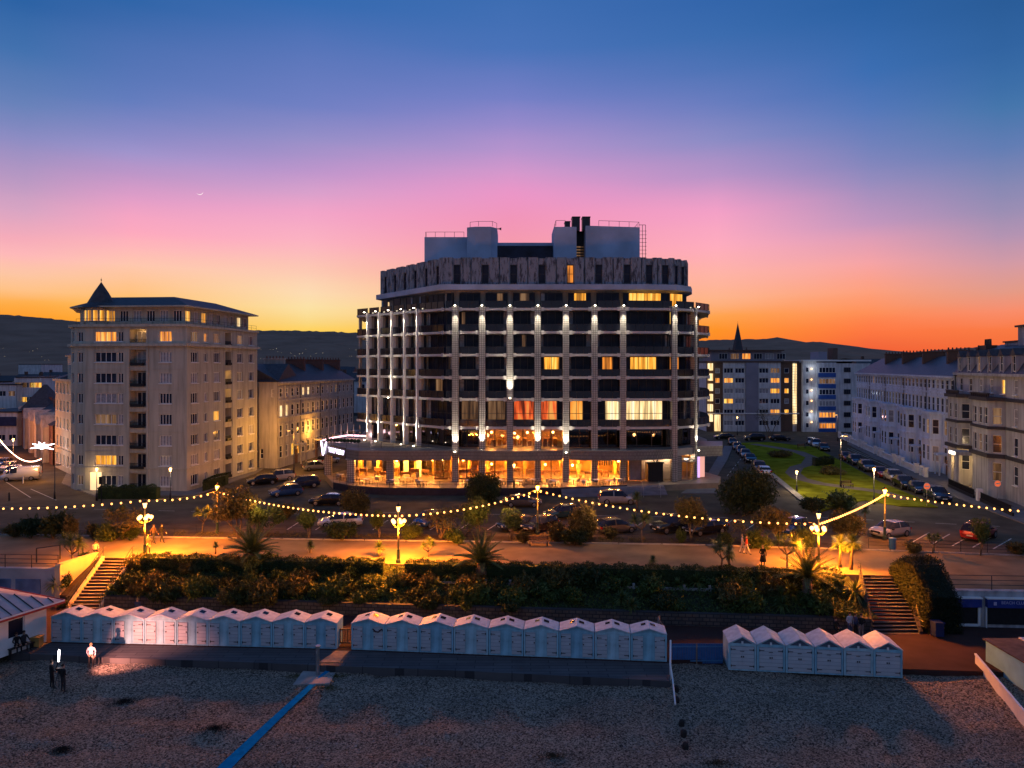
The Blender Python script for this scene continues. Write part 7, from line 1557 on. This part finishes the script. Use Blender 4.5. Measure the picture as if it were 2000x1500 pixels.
# ================= cars =================
CARM = {}
def carpaint(n, c, r=.22): return mat('car_paint_'+n, c, r, .06, 1, metal=.35, spec=.6, coat=.8)
PAINT = {k: carpaint(k, v) for k, v in {'white':(.7,.7,.7),'silver':(.42,.43,.45),'black':(.012,.012,.014),'dark_blue':(.015,.03,.08),'blue':(.03,.09,.25),'red':(.32,.02,.02),'grey':(.12,.125,.14),'brown_grey':(.14,.12,.11),'teal':(.02,.06,.08)}.items()}
M['tyre'] = mat('tyre', (.012,.012,.012), .9, .2, 3); M['rim'] = mat('wheel_rim', (.4,.4,.42), .3, .1, 3, metal=.9)
M['headl'] = mat('headlight_glass', (.6,.62,.65), .1, .1, 3, spec=.9); M['taill'] = mat('tail_light', (.35,.01,.01), .15, .1, 3, spec=.8); M['plate'] = mat('number_plate', (.65,.63,.5), .5, .1, 2)
KINDS = {'hatch':dict(L=4.1,W=1.76,st=[(-2.05,.35,.62,.62),(-1.98,.3,.85,.85),(-1.75,.22,.92,1.28),(-1.45,.2,.94,1.42),(-.6,.2,.94,1.49),(.2,.2,.93,1.46),(.55,.2,.92,1.30),(1.05,.2,.92,.96),(1.6,.22,.86,.87),(1.95,.28,.72,.73),(2.05,.38,.55,.56)],ax=(-1.3,1.3),cab=(2,7)),
 'suv':dict(L=4.6,W=1.86,st=[(-2.3,.4,.75,.75),(-2.24,.35,1.0,1.0),(-2.05,.26,1.06,1.42),(-1.8,.25,1.08,1.62),(-.6,.25,1.08,1.70),(.35,.25,1.06,1.66),(.7,.25,1.05,1.48),(1.15,.25,1.05,1.10),(1.8,.26,1.0,1.01),(2.2,.32,.82,.83),(2.3,.42,.62,.63)],ax=(-1.4,1.45),cab=(2,7)),
 'saloon':dict(L=4.6,W=1.8,st=[(-2.3,.4,.7,.7),(-2.24,.32,.92,.92),(-1.75,.24,.96,1.0),(-1.35,.22,.95,1.3),(-.7,.2,.94,1.42),(.2,.2,.93,1.40),(.6,.2,.92,1.25),(1.1,.2,.92,.96),(1.75,.22,.86,.87),(2.2,.3,.7,.71),(2.3,.4,.52,.53)],ax=(-1.35,1.4),cab=(2,7)),
 'van':dict(L=4.9,W=1.95,st=[(-2.45,.4,1.0,1.0),(-2.43,.32,1.2,1.9),(-2.3,.28,1.22,2.0),(-1.2,.26,1.22,2.02),(.3,.26,1.2,2.0),(1.0,.26,1.18,1.9),(1.35,.26,1.15,1.55),(1.75,.26,1.1,1.12),(2.15,.28,1.0,1.01),(2.38,.34,.8,.81),(2.45,.42,.6,.61)],ax=(-1.5,1.55),cab=(4,7))}
def car_kind(k):
    if k in CARM: return CARM[k]
    d = KINDS[k]; W = d['W']/2; st = d['st']; n = len(st); c0, c1 = d['cab']; body = MB(); glass = MB(); vs = []
    def sec(i):
        x, zb, zm, zt = st[i]; e = 1-.0 if 1 < i < n-2 else (.93 if i in (1,n-2) else .8); w = W*e; cab = zt > zm+.08; wr = w*.78 if cab else w*.86
        zs_ = zb+(zm-zb)*.5
        return [(x,-w*.93,zb),(x,-w,zs_),(x,-w*.96,zm),(x,-wr,zt-.02),(x,-wr*.6,zt+.012),(x,wr*.6,zt+.012),(x,wr,zt-.02),(x,w*.96,zm),(x,w,zs_),(x,w*.93,zb)]
    for i in range(n): vs += sec(i)
    body.v = list(vs); glass.v = [(x,y*1.004,z+.004) for x,y,z in vs]
    for i in range(n-1):
        cab = st[i][3] > st[i][2]+.08 or st[i+1][3] > st[i+1][2]+.08; incab = cab and c0-1 <= i < c1
        for j in range(9):
            a = i*10+j; f = (a,a+1,a+11,a+10)
            slope = abs(st[i+1][3]-st[i][3])/max(.01,abs(st[i+1][0]-st[i][0])) > .35
            g = incab and (j in (2,6) or (slope and j in (3,4,5)))
            if k == 'van' and j in (2,6) and i < 4: g = False
            (glass if g else body).f.append(f); (glass if g else body).m.append(0)
        body.f.append((i*10+9,i*10,i*10+10,i*10+19)); body.m.append(0)
    body.f += [tuple(range(9,-1,-1)), tuple(range((n-1)*10,n*10))]; body.m += [0,0]
    # pillars over the glass
    for xp in ((st[c0+1][0]+st[c1-1][0])/2,):
        for s in (-1,1): body.add([(xp-.04,s*W*.975,st[4][2]),(xp+.04,s*W*.975,st[4][2]),(xp+.04,s*W*.80,st[4][3]-.04),(xp-.04,s*W*.80,st[4][3]-.04)], [(0,1,2,3) if s < 0 else (3,2,1,0)])
    out = {'body': body.mesh('body', PAINT['grey'], True), 'glass': glass.mesh('windows', M['glass'], True), 'L': d['L'], 'W': W, 'ax': d['ax'], 'st': st}
    mb = MB(); r = .33 if k != 'suv' else .37
    mb.lathe([(r*.62,-.10),(r*.96,-.10),(r,-.06),(r,.06),(r*.96,.10),(r*.62,.10)], (0,0,0), 18); mb.v = [(x,z,y) for x,y,z in mb.v]; out['tyre'] = mb.mesh('wheel', M['tyre'])
    mb = MB(); mb.lathe([(.03,-.115),(r*.62,-.10),(r*.62,.10),(.03,.115)], (0,0,0), 14); mb.v = [(x,z,y) for x,y,z in mb.v]; out['rim'] = mb.mesh('rim', M['rim']); out['r'] = r
    f = st[-2]; b = st[1]
    mb = MB(); mb.box(-.16,.03,-.2,.2,-.07,.07); out['hl'] = mb.mesh('headlight', M['headl']); mb = MB(); mb.box(-.03,.10,-.14,.14,-.11,.11); out['tl'] = mb.mesh('tail_light', M['taill'])
    mb = MB(); mb.box(-.01,.02,-.26,.26,-.055,.055); out['np'] = mb.mesh('number_plate', M['plate']); mb = MB(); mb.box(-.1,.1,-.09,.09,-.06,.06); out['mir'] = mb.mesh('mirror', M['black'])
    mb = MB(); mb.box(-.02,.03,-.5,.5,-.09,.09); out['gr'] = mb.mesh('grille', M['black'])
    CARM[k] = out; return out
def car(px, py, hdg, colr, kind, label, group='cars parked around the hotel', z=0):
    c = car_kind(kind); p = G(px,py,z); o = thing('parked_car' if kind != 'van' else 'parked_van', label, 'car' if kind != 'van' else 'van', (p.x,p.y,z+.0), radians(hdg), group)
    b = put(c['body'],'body',o); b.material_slots[0].link = 'OBJECT'; b.material_slots[0].material = PAINT[colr]; put(c['glass'],'windows',o)
    for x in c['ax']:
        for s in (-1,1): w = put(c['tyre'],'wheel',o,(x,s*(c['W']-.09),c['r'])); put(c['rim'],'rim',w)
    f = c['st'][-2]; r = c['st'][1]; zl = f[2]-.05
    for s in (-1,1): put(c['hl'],'headlight',o,(f[0]+.04,s*c['W']*.66,zl)); put(c['tl'],'tail_light',o,(r[0]-.06,s*c['W']*.76,r[2]-.1)); put(c['mir'],'mirror',o,(.75,s*(c['W']+.06),r[2]+.08))
    put(c['np'],'number_plate',o,(c['st'][-1][0]+.005,0,.5)); put(c['np'],'number_plate',o,(c['st'][0][0]-.02,0,.62)); put(c['gr'],'grille',o,(c['st'][-1][0]-.01,0,.62 if kind != 'suv' else .72)); return o
g_l = 'cars in the street left of the hotel'; g_r = 'cars parked in front of the hotel'; g_s = 'cars along the right side of the lawn'; g_w = 'cars along the left side of the lawn'
for a in [(558,968,212,'blue','hatch','blue hatchback, nearest car in the street left of the hotel',g_l),(590,953,212,'dark_blue','suv','dark blue car just behind the blue hatchback left of the hotel',g_l),(543,940,218,'silver','suv','silver people carrier opposite the blue hatchback, left of the hotel',g_l),
    (512,946,205,'black','hatch','dark car half hidden in front of the silver people carrier',g_l),(617,918,30,'silver','hatch','silver hatchback under the orange street lamp glow',g_l),(641,905,60,'white','hatch','pale car behind the silver hatchback up the left street',g_l),(655,896,60,'red','hatch','dark red car farthest up the street left of the hotel',g_l),
    (643,986,180,'black','saloon','black saloon side-on beneath the hotel terrace corner',g_r),(665,1028,190,'white','saloon','white car hidden behind the wide trimmed bush',g_r),(838,1026,245,'blue','hatch','blue car behind the orange-lit thin tree',g_r),
    (1020,989,0,'brown_grey','saloon','brown-grey saloon side-on by the central rear lamp',g_r),(1014,1034,205,'dark_blue','saloon','dark blue saloon left of the central rear lamp base',g_r),(1054,1036,225,'black','hatch','black car behind the central rear lamp base',g_r),(1100,1012,200,'teal','hatch','dark teal car between the central lamp and the tall dark bush',g_r),
    (1203,1040,22,'brown_grey','hatch','brown-grey hatchback right of the tall dark bush',g_r),(1206,984,0,'silver','suv','silver estate car side-on before the hotel entrance steps',g_r),(1314,1038,205,'black','suv','black car with shining headlamps left of the pale-stemmed tree',g_r),(1378,1042,205,'black','saloon','black saloon right of the pale-stemmed tree',g_r),
    (1547,1040,220,'blue','hatch','deep blue car under the tamarisk near the right lamp cluster',g_r),(1738,1047,205,'silver','hatch','silver-grey car facing the sea beside the cream lamp post','cars in the right-hand car park'),(1912,1052,38,'red','suv','red car with red tail lights at the far right','cars in the right-hand car park'),
    (1654,899,261,'red','hatch','dark red car, farthest of the row along the lawn\'s right side',g_s),(1671,907,261,'dark_blue','suv','dark blue car, second from the far end of the row',g_s),(1694,919,261,'grey','suv','dark grey car third from the far end of the row, behind the red hatchback',g_s),(1722,931,261,'red','hatch','bright red hatchback in the middle of the row by the lawn',g_s),
    (1747,940,261,'white','suv','white car in the row by the lawn, between red and black cars',g_s),(1767,953,261,'black','suv','black car with lit headlamps next to the white car',g_s),(1794,962,261,'dark_blue','hatch','dark blue hatchback second nearest in the row by the lawn',g_s),(1830,976,261,'dark_blue','suv','dark blue car nearest to the no-entry sign',g_s),
    (1585,868,255,'white','hatch','white car at the far right corner of the lawn','cars at the far end of the square'),(1594,873,255,'white','suv','second white car at the far right corner of the lawn','cars at the far end of the square'),(1609,880,255,'black','hatch','black car in front of the two white cars at the lawn corner','cars at the far end of the square'),
    (1431,869,259,'black','hatch','black car, farthest of the row left of the lawn',g_w),(1440,878,259,'grey','hatch','grey car second from the far end left of the lawn',g_w),(1448,886,259,'dark_blue','hatch','dark blue car third from the far end left of the lawn',g_w),(1456,893,259,'silver','hatch','silver car fourth from the far end left of the lawn',g_w),(1465,902,259,'black','saloon','black car nearest in the close row left of the lawn',g_w),
    (1483,921,262,'grey','suv','grey car beside the white rear-lit car at the kerb of the lawn',g_w),(1491,927,82,'white','saloon','white saloon with glowing tail at the lawn kerb',g_w),
    (1414,858,180,'black','saloon','black car side-on before the flats, leftmost','cars at the far end of the square'),(1473,861,180,'black','suv','dark car side-on before the flats, middle','cars at the far end of the square'),(1523,861,0,'black','saloon','dark car side-on before the flats, right of the bare tree','cars at the far end of the square'),
    (6,912,285,'white','hatch','white car at the left edge, nearest but two in the left street','cars in the far left street'),(16,920,285,'white','hatch','white car in the left street in front of the edge car','cars in the far left street'),(26,928,290,'silver','hatch','silver car in the left street next to the van','cars in the far left street'),(41,938,200,'white','van','white van parked at the mouth of the left street','cars in the far left street')]:
    car(*a[:6], group=a[6])
# ================= terrace tables and chairs =================
def tbl_meshes():
    mb = MB(); mb.box(-.42,.42,-.42,.42,.72,.76); t_ = mb.mesh('tabletop', M['white']); mb = MB(); mb.lathe([(.25,0),(.03,.04),(.03,.72)], (0,0,0), 8); l_ = mb.mesh('pedestal', M['dkmetal'])
    mb = MB(); mb.box(-.21,.21,-.21,.21,.43,.47); s_ = mb.mesh('seat', M['steel']); mb = MB(); mb.box(-.21,.21,.18,.21,.5,.85); b_ = mb.mesh('backrest', M['steel']); mb = MB(); mb.box(-.015,.015,-.015,.015,0,.43); g_ = mb.mesh('leg', M['dkmetal']); return t_, l_, s_, b_, g_
TM = tbl_meshes(); RT2 = random.Random(31)
tabs = [(XX(px,Y),Y) for px, Y in ((665,100.2),(690,98.8),(715,96.2),(740,98.6),(768,95.6),(795,97.3),(820,94.9),(915,95.2),(945,94.6),(975,95.6),(1015,94.8),(1040,96),(1078,95.2),(1085,94.3),(1120,96),(1140,94.9),(1165,95.8),(1190,95.0),(1210,96.2))]
for i, (x, y) in enumerate(tabs):
    side = 'left part of the hotel terrace, before the canopy corner' if x < -12 else ('middle of the hotel terrace' if x < 6 else 'right part of the hotel terrace, left of the entrance')
    o = thing('cafe_table', 'small white cafe table on the '+side, 'table', (x,y,.82), RT2.uniform(0,1.5), 'cafe tables, '+side); put(TM[0],'tabletop',o); put(TM[1],'pedestal',o)
    for k in range(2 if i % 3 else 3):
        a = RT2.uniform(0,.5)+k*(pi if i % 3 else 2.1); c = thing('cafe_chair', 'grey metal cafe chair on the '+side, 'chair', (x+.65*cos(a),y+.65*sin(a),.82), a-pi/2, 'cafe chairs, '+side); put(TM[2],'seat',c); put(TM[3],'backrest',c)
        for sx_ in (-.19,.19):
            for sy in (-.19,.19): put(TM[4],'leg',c,(sx_,sy,0))
# ================= people =================
SKIN = mat('skin', (.45,.27,.19), .6, .08, 6); HAIRD = mat('dark_hair', (.03,.02,.015), .7, .2, 8); HAIRL = mat('fair_hair', (.30,.20,.10), .7, .2, 8); SHOE = mat('shoes', (.05,.045,.04), .6, .1, 4)
CL = {k: mat('cloth_'+k, v, .85, .12, 5) for k, v in {'black':(.012,.012,.014),'white':(.5,.5,.54),'dark':(.03,.03,.035),'red':(.35,.05,.03),'blue':(.04,.06,.14),'grey':(.18,.18,.19),'brown':(.12,.07,.05),'pale':(.5,.42,.36)}.items()}
def person(label, p, rz, h=1.7, top='dark', legs='black', hair=HAIRD, pose='stand', long_hair=False, skirt=False, group=None):
    s = h/1.75; J = {}
    J['pel'] = (0,0,.95); J['spi'] = (0,.01,1.15); J['che'] = (0,.015,1.36); J['nek'] = (0,.01,1.50); J['hdb'] = (0,-.01,1.58); J['hed'] = (0,-.02,1.67)
    step = {'walk':.26,'stand':.03,'sit':0,'crouch':0}[pose]
    for sd, k in ((-1,'L'),(1,'R')):
        q = step*sd; J['hip'+k] = (.10*sd,0,.92)
        if pose == 'sit': J['kne'+k] = (.13*sd,-.42,.90); J['ank'+k] = (.13*sd,-.44,.46); J['toe'+k] = (.14*sd,-.60,.42)
        elif pose == 'crouch': J['kne'+k] = (.16*sd,-.34,.78); J['ank'+k] = (.14*sd,-.02,.46); J['toe'+k] = (.15*sd,-.18,.42)
        else: J['kne'+k] = (.11*sd,q*.5-.03,.50); J['ank'+k] = (.11*sd,q,.09); J['toe'+k] = (.12*sd,q-.16,.04)
        J['sho'+k] = (.19*sd,.01,1.42)
        if pose in ('sit','crouch'): J['elb'+k] = (.26*sd,-.12,1.17); J['wri'+k] = (.15*sd,-.33,1.10)
        elif pose == 'walk': J['elb'+k] = (.25*sd,-q*.35+.03,1.15); J['wri'+k] = (.24*sd,-q*.8-.06,.92)
        else: J['elb'+k] = (.27*sd,.02,1.15); J['wri'+k] = (.17*sd,-.16,1.04) if k == 'L' else (.25*sd,-.06,.90)
    rad = {'pel':(.155,.11),'spi':(.135,.10),'che':(.165,.115),'nek':(.058,.058),'hdb':(.072,.085),'hed':(.085,.10),'hip':(.095,.10),'kne':(.062,.065),'ank':(.042,.048),'toe':(.04,.03),'sho':(.062,.062),'elb':(.042,.042),'wri':(.026,.03)}
    ed = [('pel','spi'),('spi','che'),('che','nek'),('nek','hdb'),('hdb','hed')]
    for k in 'LR': ed += [('pel','hip'+k),('hip'+k,'kne'+k),('kne'+k,'ank'+k),('ank'+k,'toe'+k),('che','sho'+k),('sho'+k,'elb'+k),('elb'+k,'wri'+k)]
    names = list(J); V = [Vector(J[n_]) for n_ in names]; RR = [rad[n_[:3]] for n_ in names]; E = [(names.index(a), names.index(b)) for a, b in ed]
    for k in 'LR':      # palm, thumb and four fingers
        w = Vector(J['wri'+k]); e = Vector(J['elb'+k]); d = (w-e).normalized(); sd = 1 if k == 'R' else -1; sx_ = Vector((0,1,0)).cross(d).normalized() if abs(d.y) < .8 else Vector((1,0,0)); sy = d.cross(sx_)
        pi_ = len(V); V.append(w+d*.06); RR.append((.034,.02)); E.append((names.index('wri'+k), pi_))
        for f in range(4):
            o_ = sy*(.027-.018*f); a = len(V); V.append(w+d*.10+o_); RR.append((.010,.010)); E.append((pi_, a)); l = (.035,.045,.04,.03)[f]; V.append(w+d*(.10+l)+o_+sx_*.012*sd); RR.append((.009,.009)); E.append((a, a+1)); V.append(w+d*(.10+l*1.6)+o_+sx_*.034*sd); RR.append((.008,.008)); E.append((a+1, a+2))
        a = len(V); V.append(w+d*.05+sy*.042); RR.append((.011,.011)); E.append((pi_, a)); V.append(w+d*.085+sy*.055); RR.append((.009,.009)); E.append((a, a+1))
    me = bpy.data.meshes.new('skel'); me.from_pydata([tuple(v) for v in V], E, []); o = bpy.data.objects.new('skel', me); col.objects.link(o)
    sk = o.modifiers.new('s','SKIN'); sk.use_smooth_shade = True; ss = o.modifiers.new('d','SUBSURF'); ss.levels = 1; ss.render_levels = 1
    for i, v in enumerate(me.skin_vertices[0].data): v.radius = RR[i]; v.use_root = (i == 0)
    dg = bpy.context.evaluated_depsgraph_get(); m2 = bpy.data.meshes.new_from_object(o.evaluated_get(dg)); bpy.data.objects.remove(o); m2.name = 'body'
    m2.materials.clear()
    for m_ in (SKIN, CL[top], CL[legs], SHOE): m2.materials.append(m_)
    for pl in m2.polygons:
        c = pl.center; mi = 1
        dw = min((c-Vector(J['wriL'])).length, (c-Vector(J['wriR'])).length)
        beyond = any((c-Vector(J['wri'+k])).dot((Vector(J['wri'+k])-Vector(J['elb'+k])).normalized()) > .01 and (c-Vector(J['wri'+k])).length < .22 for k in 'LR')
        if c.z > 1.50: mi = 0
        elif beyond: mi = 0
        elif any((c-Vector(J['toe'+k])).length < .10 or (c-Vector(J['ank'+k])).length < .07 for k in 'LR'): mi = 3
        elif c.z < .99 and abs(c.x) < .21 and not (pose == 'stand' and abs(c.x) > .18) and not (pose == 'walk' and abs(c.x) > .195): mi = 2
        if pose in ('sit','crouch') and c.z > 1.0 and mi == 2: mi = 1
        pl.material_index = mi; pl.use_smooth = True
    ob = bpy.data.objects.new('person', m2); col.objects.link(ob); zo = -.40 if pose in ('sit','crouch') else -.0
    ob.location = (p[0],p[1],p[2]+zo*s); ob.rotation_euler = (0,0,rz); ob.scale = (s,s,s); tag(ob, label, 'person', group)
    mb = MB(); mb.ball((0,.012,1.70), .098, 10, 7)
    mb.v = [(x, y if y > -.03 else -.03+(y+.03)*.3, z if z > 1.66 or y > .0 else 1.66) for x, y, z in mb.v]
    if long_hair: mb.tube([(0,.08,1.70),(0,.10,1.55),(0,.10,1.42)], [.08,.075,.04], 8)
    mb.build('hair', hair, ob, smooth=True)
    mb = MB(); mb.add([(-.012,-.088,1.665),(.012,-.088,1.665),(0,-.118,1.64),(0,-.09,1.69)], [(0,1,2),(0,2,3),(1,3,2)]); 
    for sx_ in (-1,1): mb.ball((.088*sx_,0,1.665), .018, 6, 5)
    mb.build('face', SKIN, ob); mb = MB()
    for sx_ in (-1,1): mb.ball((.032*sx_,-.086,1.685), .009, 6, 4)
    mb.box(-.022,.022,-.093,-.088,1.612,1.618); mb.build('eyes_and_mouth', mat('dark_eyes', (.03,.015,.015), .4), ob)
    if skirt: mb = MB(); mb.lathe([(.17,1.02),(.24,.6),(.27,.42)], (0,0,0), 12); mb.build('coat', CL[top], ob)
    return ob
pA = BP(178,1305); pB = BP(101,1345); pC = BP(123,1352)
person('person in white shirt and dark trousers posing in the light beam on the shingle', pA, .4, 1.62, 'white', 'black', HAIRL)
person('person in black holding up a bright light tube on the shingle', pB, 2.5, 1.72, 'black', 'black', group=None)
person('person in dark clothes bending over a camera beside the light tube', pC, 2.7, 1.7, 'black', 'dark', pose='stand')
tu = thing('light_tube', 'bright white handheld light tube over the photographers on the shingle', 'light', (pB.x+.35,pB.y+.1,pB.z)); mb = MB(); mb.tube([(0,0,1.62),(.03,.02,2.3)], .05, 8); mb.build('tube', emit('white_tube', (1,.9,.95), 16), tu); mb = MB(); mb.tube([(-.18,0,1.1),(0,0,1.62)], .03, 6); mb.build('handle', M['black'], tu)
tgt = BP(330,1262); src = Vector((pB.x+.7, pB.y+.35, pB.z+1.85)); d = (tgt-src); 
lamp('SPOT','beam',tuple(src), 4800, (1,.34,.26), .04, None, d.to_track_quat('-Z','Y').to_euler(), spot_size=radians(66), spot_blend=1.0)
tr = thing('tripod', 'camera on a tripod between the two dark figures on the shingle', 'tripod', tuple(BP(115,1350))); mb = MB()
for k in range(3): a = k*2.1; mb.tube([(0,0,1.25),(cos(a)*.4,sin(a)*.4,-.05)], .02, 5)
mb.build('legs', M['black'], tr); mb = MB(); mb.box(-.12,.12,-.1,.1,1.25,1.42); mb.box(-.05,.05,.1,.2,1.28,1.38); mb.build('camera_body', M['black'], tr)
zp = .1
person('person in an orange-brown coat crossing the promenade behind the left lamp cluster', G(300,1061,zp), 1.2, 1.75, 'brown', 'dark', pose='walk')
person('person in dark coat walking right of the orange-coated person by the left lamp', G(316,1060,zp), 1.4, 1.78, 'black', 'dark', pose='walk')
person('person standing against the left lamp cluster post at the top of the steps', G(289,1084,zp), .4, 1.75, 'dark', 'dark')
person('crouching person with pale bag at the top left of the orange steps', G(186,1086,zp), .8, 1.7, 'pale', 'dark', pose='crouch')
person('person in black coat on the promenade behind the hedge, left of the cordylines', G(1490,1106,zp), 0, 1.72, 'black', 'black', HAIRL, skirt=True)
person('person in red top walking on the promenade under the tamarisk', G(1458,1083,zp), 1.5, 1.72, 'red', 'pale', pose='walk')
person('pale-clad person walking beside the person in red', G(1450,1081,zp), 1.5, 1.66, 'pale', 'pale', HAIRL, pose='walk')
person('person in white shirt among the group behind the right beach huts', G(1660,1243,-2.6), .2, 1.72, 'white', 'blue')
person('person in dark jacket and pale trousers, rightmost of the group behind the right huts', G(1682,1246,-2.6), 3.0, 1.74, 'black', 'grey')
person('person in dark clothes between the white-shirted and pale-trousered people', G(1671,1244,-2.6), 1.6, 1.7, 'blue', 'black')
person('hunched person under a dark shawl at the left of the group behind the right huts', G(1632,1240,-2.6), .5, 1.6, 'black', 'black', pose='crouch')
person('blurred person in pale top walking behind the middle huts', G(1287,1246,-2.6), 1.4, 1.7, 'grey', 'dark', pose='walk')
person('person with white cap seated by the left lamp foot behind the left huts', G(268,1210,-2.6), 0, 1.6, 'blue', 'dark', HAIRL, pose='walk')
person('left of two dark figures sitting by the pavilion ramp rail', G(32,1274,-2.6), 1.0, 1.7, 'black', 'black', pose='sit')
person('right of two dark figures sitting by the pavilion ramp rail', G(47,1270,-2.6), 1.3, 1.7, 'dark', 'black', pose='sit')
be = thing('bench', 'dark bench under the two seated figures by the pavilion', 'bench', tuple(G(40,1272,-2.6)), 1.1); mb = MB(); mb.box(-.8,.8,-.25,.2,.36,.42); mb.build('seat', M['black'], be)
for x in (-.7,.7): mb = MB(); mb.box(x-.04,x+.04,-.2,.15,0,.36); mb.build('leg', M['black'], be)
